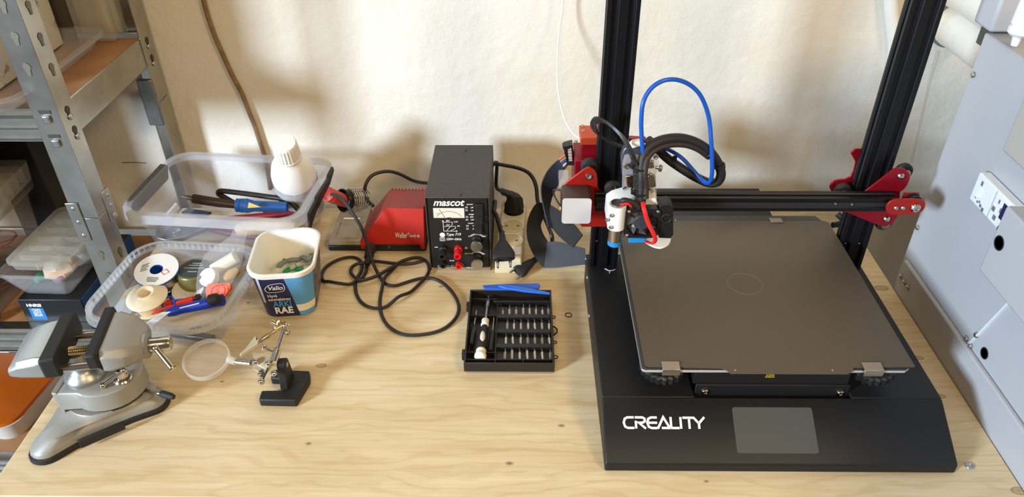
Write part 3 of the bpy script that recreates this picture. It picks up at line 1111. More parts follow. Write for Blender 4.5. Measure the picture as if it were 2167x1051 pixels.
def jsec(u, w0, w1, z0, z1, ch=0.006):
    return [(u, w0 + ch, z0), (u, w1 - ch, z0), (u, w1, z0 + ch), (u, w1, z1 - ch), (u, w1 - ch, z1), (u, w0 + ch, z1), (u, w0, z1 - ch), (u, w0, z0 + ch)]


vloft([jsec(0.0125, -0.036, 0.046, 0.098, 0.1290, 0.006), jsec(0.020, -0.037, 0.047, 0.097, 0.1295, 0.007), jsec(0.036, -0.034, 0.043, 0.097, 0.1265, 0.009), jsec(0.051, -0.023, 0.028, 0.098, 0.1200, 0.008), jsec(0.0535, -0.019, 0.023, 0.100, 0.117, 0.007)], MT['vise'], 'front_jaw', 0.0015, smooth=30)
vloft([jsec(0.0, -0.039, 0.0505, 0.110, 0.1315, 0.002), jsec(0.010, -0.039, 0.0505, 0.110, 0.1315, 0.002), jsec(0.0125, -0.036, 0.047, 0.102, 0.1285, 0.002)], MT['black_soft'], 'jaw_pad', 0.0012, smooth=25)
vloft([jsec(-0.052, -0.034, 0.046, 0.104, 0.126, 0.002), jsec(-0.049, -0.037, 0.0505, 0.102, 0.1305, 0.002), jsec(-0.034, -0.036, 0.0505, 0.100, 0.131, 0.004)], MT['black_soft'], 'jaw_pad', 0.0012, smooth=25)
vloft([jsec(-0.0505, -0.032, 0.046, 0.096, 0.1265, 0.006), jsec(-0.060, -0.032, 0.045, 0.095, 0.1265, 0.007), jsec(-0.080, -0.029, 0.042, 0.096, 0.1215, 0.006), jsec(-0.092, -0.026, 0.038, 0.100, 0.112, 0.003)], mat('bare_cast_aluminium', (176, 176, 172), 0.4, 0.6), 'rear_jaw', 0.0012, smooth=30)
for w_, z_ in ((-0.026, 0.106), (0.030, 0.106)):
    m = MB().cyl(VF @ V((-0.05, w_, z_)), VF @ V((0.02, w_, z_)), 0.0048, 0.0048, 18)
    obj('guide_rod', m, MT['chrome'], VS)
m = MB()
prof = []
for i in range(46):
    prof.append((0.0062 if i % 2 else 0.0050, i * 0.0012))
m.lathe([(r_, h_) for r_, h_ in prof], VF @ V((-0.045, 0.002, 0.107)), VF.to_3x3() @ V((1, 0, 0)), n=18)
obj('lead_screw', m, MT['brass'], VS)
m = MB()
m.lathe([(0.0, 0), (0.0155, 0.0), (0.0155, 0.003), (0.012, 0.005), (0.0095, 0.0055), (0.0095, 0.0), (0.0, 0.0)], VF @ V((0.052, -0.002, 0.1065)), VF.to_3x3() @ V((1, 0, 0)), n=30)
obj('collar', m, MT['vise'], VS)
m = MB()
m.lathe([(0.0088, 0.0), (0.0088, 0.026), (0.0076, 0.028), (0.0, 0.028)], VF @ V((0.053, -0.002, 0.1065)), VF.to_3x3() @ V((1, 0, 0)), n=28)
spn = obj('spindle', m, MT['chrome'], VS)
hp0, hp1 = VF @ V((0.066, -0.0105, 0.1085)), V((-0.4092,0.6398,0.092))
m = MB().tube([hp0, hp0 + (hp1 - hp0) * 0.94, hp1 - (hp1 - hp0) * 0.05, hp1], [0.0036, 0.0036, 0.005, 0.0042], 14)
m.ball(hp0, 0.0047, 14)
obj('handle_bar', m, MT['brass'], spn)
m = MB()
g0 = V((-0.561,0.5719,0.0012))

# ------------------------------------------------------------------ helping hand with magnifier
HH = thing('helping_hand', 'helping hand with round magnifier and one crocodile clip on a black iron base', 'helping hand', (-0.305, 0.69, 0))
iron = mat('black_cast_iron', (24, 23, 22), 0.55, bump=(420, 0.5, 0.0008))
m = MB()
A0, A1, A2, A3 = V((-0.3325, 0.668, 0)), V((-0.2835, 0.667, 0)), V((-0.2785, 0.712, 0)), V((-0.3265, 0.724, 0))
poly = [(-0.3325, 0.6675), (-0.2850, 0.6665), (-0.2770, 0.7060), (-0.2800, 0.7200), (-0.3270, 0.7220), (-0.3285, 0.7060), (-0.3040, 0.7050), (-0.3060, 0.6850), (-0.3335, 0.6840)]
m.prism(poly, 0.0, 0.0125)
obj('base', m, iron, HH, bevel=0.0022, seg=3)
m = MB()
bx_ = -0.3035
prof = [(0.6835, 0.0115), (0.7120, 0.0115), (0.7050, 0.045), (0.7035, 0.0500), (0.6995, 0.0535), (0.6950, 0.0540), (0.6905, 0.0515), (0.6885, 0.047)]
m.loft([[V((bx_ - 0.0055, p[0], p[1])) for p in prof], [V((bx_ + 0.0055, p[0] + 0.001, p[1])) for p in prof]])
obj('bracket', m, iron, HH, bevel=0.002, seg=3)
m = MB().cyl((bx_ - 0.0058, 0.6965, 0.0455), (bx_ + 0.0062, 0.6965, 0.0455), 0.0034, 0.0034, 14)
obj('pivot_pin', m, MT['steel'], HH)
hub = V((-0.3244,0.6926,0.05))
m = MB().cyl((bx_ - 0.005, 0.6965, 0.0455), hub + V((0.008, 0.002, -0.003)), 0.0022, 0.0022, 10)
obj('pivot_rod', m, MT['chrome'], HH)
m = MB()
# double joint plates
pl = [V((-0.3417,0.6975,0.055)), V((-0.315,0.6943,0.055)), V((-0.3116,0.6864,0.052)), V((-0.3205,0.6758,0.046)), V((-0.3363,0.6841,0.05))]
m.slab(pl, (0, -0.001, 0.0012))
m.slab([p + V((0.001, 0.005, 0.004)) for p in pl], (0, 0.001, 0.0012))
jn = obj('joint_plate', m, MT['nickel'], HH, bevel=0.0004)
for p, r_ in (((-0.3336,0.6885,0.058), 0.0044), ((-0.3163,0.686,0.058), 0.0042), ((-0.324,0.6742,0.05), 0.0040), ((-0.3098,0.68,0.046), 0.0042), ((-0.3214,0.665,0.047), 0.0042)):
    m = MB().ball(p, r_, 16)
    obj('ball', m, MT['chrome'], jn)
m = MB()
w0 = V((-0.3214,0.665,0.047))
m.cyl(w0, V((-0.3176,0.6828,0.053)), 0.0019, 0.0019, 10)
m.slab([V((-0.3266,0.6769,0.053)), V((-0.3223,0.6799,0.055)), V((-0.3176,0.6739,0.052)), V((-0.3205,0.6701,0.05))], (0, -0.002, 0.001))
obj('wing_screw', m, MT['chrome'], HH)
# clip arm
s0, s1 = V((-0.311,0.6922,0.057)), V((-0.3068,0.702,0.068))
m = MB().cyl(s0, s1, 0.0050, 0.0050, 16)
obj('sleeve', m, MT['chrome'], HH)
s2 = V((-0.298,0.7201,0.09))
m = MB().cyl(s1, s2, 0.0029, 0.0029, 14)
m.ball(s2, 0.0040, 14)
obj('arm', m, MT['chrome'], HH)
k0 = V((-0.3246,0.7036,0.068))
m = MB().cyl(V((-0.3086,0.6968,0.064)), k0, 0.0016, 0.0016, 10)
m.ball(k0, 0.0038, 14, (1.0, 0.6, 1.3))
obj('thumb_screw', m, MT['chrome'], HH)
# top joint: wing nut and ball
m = MB()
t0 = V((-0.3061,0.7191,0.09))
m.cyl(V((-0.3093,0.7175,0.093)), V((-0.2941,0.723,0.089)), 0.0017, 0.0017, 10)
m.slab([V((-0.3126,0.7151,0.088)), V((-0.2975,0.7228,0.09)), V((-0.2961,0.7206,0.088)), V((-0.3097,0.712,0.086))], (0, 0.001, 0.0018))
m.slab([V((-0.3101,0.7132,0.092)), V((-0.2977,0.7218,0.094)), V((-0.2951,0.7196,0.092)), V((-0.3075,0.7111,0.09))], (0, 0.001, 0.0018))
tj = obj('top_joint', m, MT['brass'], HH, bevel=0.0003)
for pa, pb in (((-0.3048,0.7145,0.094), (-0.3144,0.7186,0.099)), ((-0.3048,0.7145,0.094), (-0.3046,0.7202,0.1))):
    m = MB().tube([pa, V(pa) * 0.5 + V(pb) * 0.5, pb], [0.0018, 0.0036, 0.0030], 10)
    obj('wing', m, MT['brass'], tj)
obj('ball', MB().ball((-0.2946,0.7143,0.084), 0.0035, 12), MT['brass'], tj)
# crocodile clip
c0, c1 = V((-0.3068,0.7128,0.09)), V((-0.3277,0.7019,0.08))
m = MB().tube([c0, c0 * 0.6 + c1 * 0.4, c0 * 0.5 + c1 * 0.5, c1], [0.0022, 0.0024, 0.0036, 0.0030], 12)
obj('clip_stem', m, MT['brass'], HH)
up = V((0, 0.3, 0.95)).normalized()
tip = V((-0.3501,0.6872,0.068))
k1, k2 = V((-0.3352,0.7115,0.08)), V((-0.3275,0.6997,0.078))
m = MB()
m.slab([c1 + V((0.0, 0.001, 0.0)), V((-0.3307,0.7007,0.081)), V((-0.3342,0.7093,0.082)), tip + V((0.0, 0.001, 0.001))], up * 0.0008)
obj('clip_jaw', m, MT['nickel'], HH, bevel=0.0003)
m = MB()
m.slab([V((-0.3276,0.703,0.079)), V((-0.3288,0.6973,0.077)), V((-0.3376,0.6921,0.073)), tip + V((0.0014, -0.0006, 0)), tip, V((-0.3358,0.699,0.077))], up * 0.004)
obj('clip_jaw', m, MT['nickel'], HH, bevel=0.0003)
# magnifier
lc = V((-0.3998,0.6986,0.052))
ex = V((1, 0, 0)) * 0.0283
ey = V((-0.4082,0.7288,0.06)) - lc
nl = ex.cross(ey).normalized()
LR = 0.0275
m = MB()
uu = ex.normalized()
ww = nl.cross(uu)
rings = []
for a_r, off in ((LR * 1.0, -0.0035), (LR * 1.055, -0.0035), (LR * 1.055, 0.0035), (LR * 1.0, 0.0035)):
    rings.append([lc + nl * off + (uu * math.cos(2 * PI * k / 48) + ww * math.sin(2 * PI * k / 48)) * a_r for k in range(48)])
m.loft(rings + [rings[0]], caps=False)
LRim = obj('lens_rim', m, clear('milky_clear_rim', (248, 246, 240), 0.28, 0.08, milk=0.3), HH, smooth=40)
m = MB()
m.lathe([(LR * 0.1, 0.0026), (LR * 0.5, 0.0020), (LR * 0.8, 0.0010), (LR, -0.0006), (LR, -0.0010), (LR * 0.8, -0.0016), (LR * 0.5, -0.0022), (LR * 0.1, -0.0024)], lc, nl, n=48)
obj('lens', m, clear('lens_plastic', (250, 246, 236), 0.10, 0.03, tint=(252, 248, 240)), LRim, smooth=60)
h0, h1 = lc + uu * LR * 1.05, V((-0.3595,0.6925,0.054))
m = MB().tube([h0, h0 * 0.5 + h1 * 0.5, h1], [0.0052, 0.0048, 0.0046], 16)
obj('lens_socket', m, clear('milky_clear_socket', (244, 238, 222), 0.6, 0.2, milk=0.5), LRim)
m = MB().cyl(h1 - (h1 - h0) * 0.2, V((-0.3392,0.688,0.056)), 0.0036, 0.0036, 16)
m.cyl(V((-0.3392,0.688,0.056)), V((-0.3335,0.6895,0.057)), 0.0022, 0.0022, 12)
obj('magnifier_arm', m, MT['chrome'], HH)

# ------------------------------------------------------------------ spread tub with chain clips
tf = rotz((-0.3440, 0.8905, 0.0), 6.0)
BT = thing('tub', 'white spread tub with dark blue printed sides holding small clips', 'tub', (-0.344, 0.8905, 0.0))
TH_ = 0.0855
m = MB()
hx0, hy0, hx1, hy1 = 0.0365, 0.049, 0.0455, 0.0575
body = []
N_ = 10
for k, q in ((0.0, 0.0), (0.03, 0.02), (1.0, 0.94)):
    body.append((k, q))
# printed wrap: front dark navy + light blue, right side blurry brown print (material per face)
navy = mat('navy_print', (28, 32, 84), 0.4)
sky = mat('sky_blue_print', (86, 156, 212), 0.4)
milkw = mat('milk_white_print', (240, 226, 200), 0.4)
sidep = mat('brown_grey_print', (130, 116, 112), 0.45, noise=((64, 52, 64), 70, 0.42, 0.6))
out_b = rrect(hx0, hy0, 0.020, N_)
out_t = rrect(hx1 - 0.0008, hy1 - 0.0008, 0.026, N_)
m.loft([ringz(rrect(hx0 - 0.003, hy0 - 0.003, 0.018, N_), 0.0, tf), ringz(out_b, 0.003, tf), ringz([(a[0] * 0.5 + b[0] * 0.5, a[1] * 0.5 + b[1] * 0.5) for a, b in zip(out_b, out_t)], 0.042, tf), ringz(out_t, TH_ - 0.008, tf)], caps=False)
obj('printed_wrap', m, navy, BT, smooth=40)
m = MB()
m.loft([ringz(rrect(hx1 - 0.001, hy1 - 0.001, 0.026, N_), TH_ - 0.0085, tf), ringz(rrect(hx1 + 0.0015, hy1 + 0.0015, 0.028, N_), TH_ - 0.0075, tf), ringz(rrect(hx1 + 0.0022, hy1 + 0.0022, 0.028, N_), TH_ - 0.001, tf), ringz(rrect(hx1 + 0.0012, hy1 + 0.0012, 0.028, N_), TH_, tf),
        ringz(rrect(hx1 - 0.0018, hy1 - 0.0018, 0.025, N_), TH_ - 0.0002, tf), ringz(rrect(hx1 - 0.0030, hy1 - 0.0030, 0.024, N_), TH_ - 0.006, tf), ringz(rrect(hx0 - 0.001, hy0 - 0.001, 0.020, N_), 0.007, tf), ringz(rrect(hx0 - 0.006, hy0 - 0.006, 0.016, N_), 0.004, tf)], caps=False)
bt_ = ringz(rrect(hx0 - 0.006, hy0 - 0.006, 0.016, N_), 0.004, tf)
m.add(bt_, [tuple(range(len(bt_)))])
obj('tub_wall', m, mat('white_tub_plastic', (236, 232, 220), 0.45, sub=0.1), BT, smooth=45)


def wrap_patch(i_rng, h0, h1, lift=0.0004, shift=(0, 0)):
    """patch of the wrap between outline parameters (list of (s,offset)) and heights"""
    mm = MB()
    def P(sx, h):
        q = (h - 0.003) / (TH_ - 0.011)
        n_all = len(out_b)
        f_ = sx % n_all
        i0 = int(f_) % n_all
        i1 = (i0 + 1) % n_all
        t = f_ - int(f_)
        b = V((out_b[i0][0] * (1 - t) + out_b[i1][0] * t, out_b[i0][1] * (1 - t) + out_b[i1][1] * t, 0))
        e = V((out_t[i0][0] * (1 - t) + out_t[i1][0] * t, out_t[i0][1] * (1 - t) + out_t[i1][1] * t, 0))
        p = b * (1 - q) + e * q
        d = V((p.x, p.y, 0))
        return p * (1 + lift / d.length) + V((0, 0, h))
    s0, s1 = i_rng
    K = 24
    rows = []
    for a in range(7):
        h = h0 + (h1 - h0) * a / 6
        qa = (h - 0.003) / (TH_ - 0.011)
        sa = s0 + shift[0] * qa
        sb = s1 + shift[1] * qa
        rows.append([tf @ P(sa + (sb - sa) * k / K, h) for k in range(K + 1)])
    vs = [p for r_ in rows for p in r_]
    fs = [(a * (K + 1) + k, a * (K + 1) + k + 1, (a + 1) * (K + 1) + k + 1, (a + 1) * (K + 1) + k) for a in range(6) for k in range(K)]
    return mm.add(vs, fs)


M1 = N_ + 1          # points per corner; front side lies between corner 3 (index 2) end and corner 4 start
fE = 3 * M1 - 1      # end of the front-left corner arc
fS = 3 * M1          # start of the front-right corner arc
obj('light_blue_print', wrap_patch((fE + 1.0, fS + N_ * 0.95), 0.0032, TH_ - 0.0083, 0.0004, (-0.36, 0)), sky, BT, smooth=40)
obj('cream_stripe', wrap_patch((fE + 1.0, fS + N_ * 0.80), 0.012, 0.025, 0.0007, (-0.36, 0.8)), milkw, BT, smooth=40)
obj('side_print', wrap_patch((fS + N_ * 0.82, fS + N_ + 1.0), 0.0032, TH_ - 0.0083, 0.0006), sidep, BT, smooth=40)
obj('white_ribbon_print', wrap_patch((fE - N_ * 0.46, fE - N_ * 0.30), 0.030, TH_ - 0.009, 0.0006, (0.6, 0.2)), mat('silver_ribbon_print', (206, 212, 220), 0.4), BT, smooth=40)
# lettering on the sloping front
p_b = tf @ V((0, -hy0, 0.003))
p_t = tf @ V((0, -hy1 + 0.0008, TH_ - 0.008))
ff_ = frame((p_b + p_t) / 2, tf.to_3x3() @ V((1, 0, 0)), p_t - p_b)
m = MB()
TX = lambda x, y: ff_ @ MX.Translation(V((x, y, 0.0009)))
m.text('Hyvä', TX(-0.0160, 0.0050), 0.0082, w=0.0130, bold=0.0001)
m.text('suomalainen', TX(-0.0075, -0.0020), 0.0078, w=0.031, bold=0.0001)
m.text('RAE', TX(-0.0050, -0.0250), 0.0175, w=0.0255, bold=0.0006)
m.text('Valio', TX(-0.0095, 0.0200), 0.0110, w=0.0200, bold=0.0002, shear=0.25)
br = [( -0.0155, 0.0150), (-0.0160, 0.0195), (-0.0125, 0.0240), (-0.0085, 0.0265), (0.0030, 0.0285), (0.0085, 0.0270), (0.0100, 0.0210), (0.0085, 0.0150), (0.0040, 0.0125), (-0.0060, 0.0118), (-0.0125, 0.0122)]
m.line(ff_, [(p.x, p.y) for p in cat([(a, b, 0) for a, b in [(q[0] * 1.05 - 0.0066, q[1]) for q in br]], 4, True)], 0.0009, 0.0009, closed=True)
obj('white_lettering', m, MT['white_paint'], BT, smooth=0)
m = MB()
m.text('ARKI', TX(-0.0050, -0.0120), 0.0160, w=0.0255, bold=0.0003)
obj('blue_lettering', m, mat('bright_blue_print', (70, 160, 232), 0.5), BT, smooth=0)
# clips inside
grey_clip = mat('grey_green_clip', (112, 116, 104), 0.5)
beige_clip = mat('beige_clip', (188, 184, 166), 0.5)
rr = random.Random(21)
spec = [(-0.008, -0.030, 20, 'g', 'green plastic clip lying under the grey clips at the front of the tub'), (0.010, -0.033, -15, 'g', 'brighter green plastic clip at the front right in the tub'), (-0.018, -0.024, 70, 'k', 'small dark grey clip at the left of the heap in the tub'),
        (0.006, -0.018, 25, 'b', 'long beige clip lying across the heap in the tub'), (0.012, -0.006, -40, 'k', 'grey green clip leaning on the beige clip in the tub'), (0.022, -0.012, 80, 'k', 'upright grey clip at the right of the heap in the tub'),
        (0.018, -0.024, 95, 'b', 'short beige clip standing at the right of the heap in the tub'), (-0.004, -0.010, 10, 'k', 'dark grey clip behind the beige clips in the tub')]
for i, (x, y, a, c, lab) in enumerate(spec):
    m = MB()
    ln = 0.030 if 'long' in lab else 0.023
    z = 0.0075 + (0.005 if c == 'g' else 0.010 + 0.004 * (i % 3))
    tilt = rr.uniform(-0.35, 0.5)
    m.T = tf @ MX.Translation(V((x + 0.004, y + (0.044 if c != 'g' else 0.050), z + (0.020 if c != 'g' else 0.022)))) @ MX.Rotation(rad(a), 4, 'Z') @ MX.Rotation(tilt, 4, 'Y')
    prof = [(-ln / 2, 0.0), (-ln / 2 + 0.004, 0.003), (0, 0.0042), (ln / 2 - 0.003, 0.003), (ln / 2, 0.0055), (ln / 2 + 0.001, 0.0015), (ln * 0.25, -0.0006), (0, 0.0006), (-ln * 0.3, -0.001)]
    m.loft([[V((p[0], -0.0042, p[1])) for p in prof], [V((p[0], 0.0042, p[1])) for p in prof]])
    m.T = None
    solo('clip', m, {'g': MT['green'], 'k': grey_clip, 'b': beige_clip}[c], lab, 'clip', 'clips in the spread tub', bevel=0.0005)

# ------------------------------------------------------------------ clear food container with soldering odds and ends
cf = rotz((-0.4930, 0.8480, 0.0), -5.0)
FC = thing('food_container', 'rounded clear plastic food container with ribbed rim holding soldering supplies', 'container', (-0.493, 0.848, 0.0))
FH = 0.062
tub('container_body', clear('food_container_plastic', (230, 234, 238), 0.10, 0.1, tint=(252, 252, 253), milk=0.3), '', '', cf, 0.078, 0.072, 0.093, 0.0885, FH, 0.028, 0.040, parent=FC, rim=0.0015, rimh=0.002)
m = MB()
r0 = rrect(0.0945, 0.0900, 0.041, 8)
r1 = rrect(0.1015, 0.0970, 0.046, 8)
m.loft([ringz(r0, FH - 0.0105, cf), ringz(r1, FH - 0.0115, cf), ringz(r1, FH - 0.0098, cf), ringz(r0, FH - 0.0090, cf)] + [ringz(r0, FH - 0.0105, cf)], caps=False)
m2 = [(p[0] * 0.995, p[1] * 0.995) for p in rrect(0.1000, 0.0955, 0.045, 8)]
m.loft([ringz(rrect(0.0945, 0.0900, 0.041, 8), FH - 0.0008, cf), ringz(m2, FH - 0.0008, cf), ringz(m2, FH + 0.0006, cf), ringz(rrect(0.0930, 0.0885, 0.040, 8), FH + 0.0006, cf)], caps=False)
rimm = clear('rim_plastic', (232, 234, 236), 0.38, 0.15, milk=0.4)
rim_o = obj('rim', m, rimm, FC, smooth=40)
m = MB()
ro = rrect(0.0995, 0.0950, 0.0445, 30)
ri = rrect(0.0945, 0.0900, 0.041, 30)
step = 4
acc = 0
last = None
for i in range(len(ro)):
    p, q = V((ro[i][0], ro[i][1], 0)), V((ri[i][0], ri[i][1], 0))
    nx = V((ro[(i + 1) % len(ro)][0], ro[(i + 1) % len(ro)][1], 0))
    seg = nx - p
    n_sub = max(1, round(seg.length / 0.009))
    if seg.length < 0.009 and i % 4:
        continue
    qn = V((ri[(i + 1) % len(ro)][0], ri[(i + 1) % len(ro)][1], 0))
    for k in range(n_sub):
        a = p + seg * k / n_sub
        b = q + (qn - q) * k / n_sub
        t_ = V((-(a - b).y, (a - b).x, 0)).normalized() * 0.0006
        m.loft([[cf @ (v + V((0, 0, FH - 0.0108))) for v in (a - t_, a + t_, b + t_, b - t_)], [cf @ (v + V((0, 0, FH + 0.0002))) for v in (a - t_, a + t_, b + t_, b - t_)]])
obj('rim_ribs', m, rimm, rim_o, smooth=0)

# ------------------------------------------------------------------ things inside the clear food container
def lay(fr, name, mt, fn, par, **k):
    m = MB()
    m.T = fr
    fn(m)
    return obj(name, m, mt, par, **k)


spc = V((-0.5438,0.8957,0.046))
n_sp = V((0.05, -0.22, 0.97)).normalized()
SP = thing('solder_spool', 'spool of solder wire with white printed flange and blue hub in the food container', 'spool', spc - n_sp * 0.034)
base = spc - n_sp * 0.034
m = MB().lathe([(0.0095, 0.0335), (0.0315, 0.0335), (0.0315, 0.0345), (0.0095, 0.0345)], base, n_sp, n=44, caps=False)
lab_o = obj('printed_flange', m, mat('white_spool_label', (232, 230, 224), 0.5), SP)
m = MB()
spf = frame(base + n_sp * 0.0346, V((1, 0, 0)) - n_sp * n_sp.x, n_sp.cross(V((1, 0, 0))))
for i, (x, y, w) in enumerate(((-0.023, 0.006, 0.011), (-0.0235, 0.003, 0.010), (-0.023, 0.0, 0.012), (-0.0225, -0.003, 0.009), (-0.022, -0.006, 0.011), (-0.008, -0.016, 0.016), (-0.008, -0.0185, 0.017), (-0.0075, -0.021, 0.015), (-0.0065, -0.0235, 0.013))):
    m.line(spf, [(x, y), (x + w * 0.86, y + w * 0.5)] if i < 5 else [(x, y), (x + w, y)], 0.0011, 0.0002)
obj('flange_print', m, mat('black_print', (40, 40, 44), 0.6), lab_o, smooth=0)
m = MB().line(spf, [(0.0145, -0.010), (0.0205, -0.0045), (0.0145, 0.001), (0.0085, -0.0045)], 0.0009, 0.0002, closed=True)
obj('hazard_mark', m, mat('red_print', (200, 50, 50), 0.6), lab_o, smooth=0)
m = MB().lathe([(0.0090, 0.001), (0.0100, 0.034), (0.0315, 0.0335), (0.0322, 0.0325), (0.0322, 0.0310), (0.014, 0.0305), (0.014, 0.004), (0.0315, 0.0035), (0.0315, 0.0015), (0.0315, 0.0), (0.009, 0.0)], base, n_sp, n=44, caps=False)
obj('reel', m, mat('deep_blue_plastic', (18, 70, 168), 0.35), SP)
m = MB()
pts = []
for i in range(16 * 18):
    a = 2 * PI * i / 18
    lv_ = i / 18 % 16
    pts.append(base + n_sp * (0.0055 + 0.0245 * lv_ / 16) + (spf.to_3x3() @ V((math.cos(a), math.sin(a), 0))) * 0.0268)
m.tube(pts, 0.0011, 6)
obj('solder_wire', m, mat('solder', (200, 194, 180), 0.3, 1.0), SP)

tc_ = V((-0.4933,0.9087,0.04))
TN = thing('tin', 'round olive green tin with dark lid beside the solder spool', 'tin', (tc_.x, tc_.y, 0.002))
m = MB().lathe([(0.0, 0.002 - 0.002), (0.0265, 0.0), (0.0272, 0.001), (0.0272, 0.018), (0.0268, 0.0185)], (tc_.x, tc_.y, 0.002), n=44)
obj('tin_body', m, mat('olive_gold_lacquer', (136, 128, 78), 0.3, 0.6), TN)
m = MB().lathe([(0.0285, 0.0182), (0.0285, 0.034), (0.0272, 0.0365), (0.0255, 0.0372), (0.0235, 0.0366), (0.0, 0.0366)], (tc_.x, tc_.y, 0.002), n=44)
ld = obj('lid', m, mat('olive_gold_lacquer_lid', (140, 132, 84), 0.3, 0.6), TN)
m = MB().lathe([(0.0, 0.0), (0.0228, 0.0), (0.0228, 0.0003), (0.0, 0.0003)], (tc_.x, tc_.y, 0.0387), n=40)
lb_ = obj('lid_label', m, mat('dark_green_label', (58, 66, 64), 0.4), ld)
lf = frame((tc_.x, tc_.y, 0.0391), (1, 0, 0), (0, 1, 0))
m = MB()
for y, w in ((0.012, 0.014), (0.007, 0.022), (0.0, 0.030), (-0.009, 0.014)):
    m.quad(lf, -w / 2, w / 2, y - 0.0009, y + 0.0009)
obj('label_print', m, mat('pale_print', (190, 194, 186), 0.6), lb_, smooth=0)

bc_ = V((-0.5442,0.8498,0.036))
n_b = V((0.0, -0.16, 0.98)).normalized()
b0 = bc_ - n_b * 0.026
BO = thing('bobbin', 'cream plastic bobbin wound with beige wire in front of the solder spool', 'bobbin', b0)
m = MB().lathe([(0.0085, 0.0), (0.0085, 0.026), (0.0095, 0.030), (0.0125, 0.0305), (0.0140, 0.0285), (0.0265, 0.0235), (0.0290, 0.0205), (0.0285, 0.0190), (0.013, 0.0180), (0.013, 0.003), (0.026, 0.0025), (0.026, 0.0), (0.0085, 0.0)], b0, n_b, n=44, caps=False)
obj('reel', m, MT['cream'], BO, smooth=45)
m = MB()
bf = frame(b0, V((1, 0, 0)), n_b.cross(V((1, 0, 0))))
pts = []
for i in range(12 * 18):
    a = 2 * PI * i / 18
    pts.append(b0 + n_b * (0.004 + 0.013 * (i / 18) / 12) + (bf.to_3x3() @ V((math.cos(a), math.sin(a), 0))) * 0.0225)
m.tube(pts, 0.0009, 6)
obj('wire', m, mat('beige_wire', (214, 190, 146), 0.5), BO)
for i, (r, lab) in enumerate(((0.0175,'frosted round lid at the left of the bobbin, topmost of its pair'), (0.0185,'frosted round lid under the other one at the left of the bobbin'))):
    c = V(((-0.5744,0.8367,0.022), (-0.5692,0.8396,0.016))[i])
    n_ = V((-0.25, -0.35, 0.9)).normalized()
    m = MB().lathe([(0.0, 0.0), (r * 0.9, 0.0), (r, -0.0015), (r, -0.006), (r * 1.06, -0.0062), (r * 1.06, -0.0072), (r * 0.95, -0.0072), (r * 0.95, -0.002), (0.0, -0.0015)], c, n_, n=36, caps=False)
    solo('lid', m, clear('frosted_lid_plastic', (216, 216, 218), 0.8, 0.3, milk=0.5), lab, 'lid', 'frosted round lids')
dc = V((-0.4986,0.8835,0.02))
m = MB().lathe([(0.0, 0.003), (0.010, 0.003), (0.022, 0.0085), (0.0230, 0.0085), (0.0235, 0.0075), (0.012, 0.0), (0.0, 0.0)], dc - V((0, 0, 0.008)), (0.02, -0.25, 0.97), n=40)
solo('dish', m, MT['white'], 'small shallow white dish between the tin and the red wires', 'dish')
# red card
m = MB()
m.slab([(-0.5537,0.9091,0.006),(-0.5267,0.9307,0.006),(-0.5048,0.8989,0.006),(-0.5231,0.8671,0.006)], (0, 0, 0.0015))
solo('card', m, mat('red_card', (196, 44, 32), 0.5), 'red card lying flat under the spool and the tin', 'card')
m = MB()
m.slab([(-0.5352,0.8695,0.004),(-0.5066,0.8945,0.004),(-0.4785,0.8698,0.004),(-0.507,0.8457,0.004)], (0, 0, 0.001))
solo('card', m, mat('kraft_card', (186, 146, 98), 0.6), 'brown card lying at the bottom of the food container', 'card')
# wires
for lab, mt, w_pts in (
        ('red test wire with a loose loop at the front of the food container', MT['red_wire'], [(-0.5369,0.8328,0.013),(-0.5329,0.842,0.016),(-0.5219,0.8469,0.02),(-0.5129,0.8526,0.018),(-0.5179,0.8454,0.015),(-0.5289,0.8356,0.016),(-0.5342,0.8328,0.013),(-0.5204,0.834,0.02),(-0.5048,0.8413,0.022),(-0.4901,0.85,0.022),(-0.4736,0.8544,0.022)]),
        ('blue test wire looping over the red one in the food container', mat('blue_wire', (28, 72, 190), 0.4), [(-0.5027,0.8413,0.014),(-0.5162,0.8396,0.018),(-0.5238,0.8477,0.022),(-0.5195,0.8536,0.026),(-0.512,0.8559,0.026),(-0.5045,0.8475,0.024),(-0.5018,0.837,0.022),(-0.4973,0.831,0.02)]),
        ('second blue wire running to the right behind the red clip', mat('mid_blue_wire', (40, 90, 196), 0.4), [(-0.5114,0.8502,0.02),(-0.5014,0.8543,0.022),(-0.4883,0.8565,0.022),(-0.4759,0.861,0.022)])):
    m = MB().tube(cat(w_pts, 6), 0.0015, 8)
    solo('wire', m, mt, lab, 'wire')
m = MB()
for k in range(5):
    q = [(-0.5433,0.8363,0.01),(-0.5394,0.8465,0.014),(-0.5288,0.8528,0.016),(-0.513,0.855,0.016)]
    m.tube(cat([V(p) + V((0.001 * k, 0.0022 * k - 0.004, 0.0006 * (k % 3))) for p in q], 5), 0.0011, 6)
solo('wire_bundle', m, mat('bright_red_wire', (228, 46, 40), 0.4), 'bundle of thin red wires at the front of the food container', 'wires')
CR = thing('red_clip', 'red insulated crocodile clip with black end lying behind the blue pen', 'clip', (-0.4877,0.8532,0.014))
m = MB()
a, b = V((-0.5004,0.8448,0.02)), V((-0.477,0.8522,0.022))
m.slab([a + V((0, -0.003, 0)), b + V((0, -0.004, 0)), b + V((0, 0.005, 0)), a + V((0, 0.003, 0))], (0, 0, 0.007))
obj('clip_body', m, MT['red_plastic'], CR, bevel=0.0015)
m = MB()
c = V((-0.4695,0.8544,0.022))
m.slab([b + V((0.001, -0.004, -0.0005)), c + V((0, -0.005, 0)), c + V((0, 0.006, 0)), b + V((0.001, 0.005, 0))], (0, 0, 0.008))
obj('clip_end', m, MT['black_plastic'], CR, bevel=0.001)
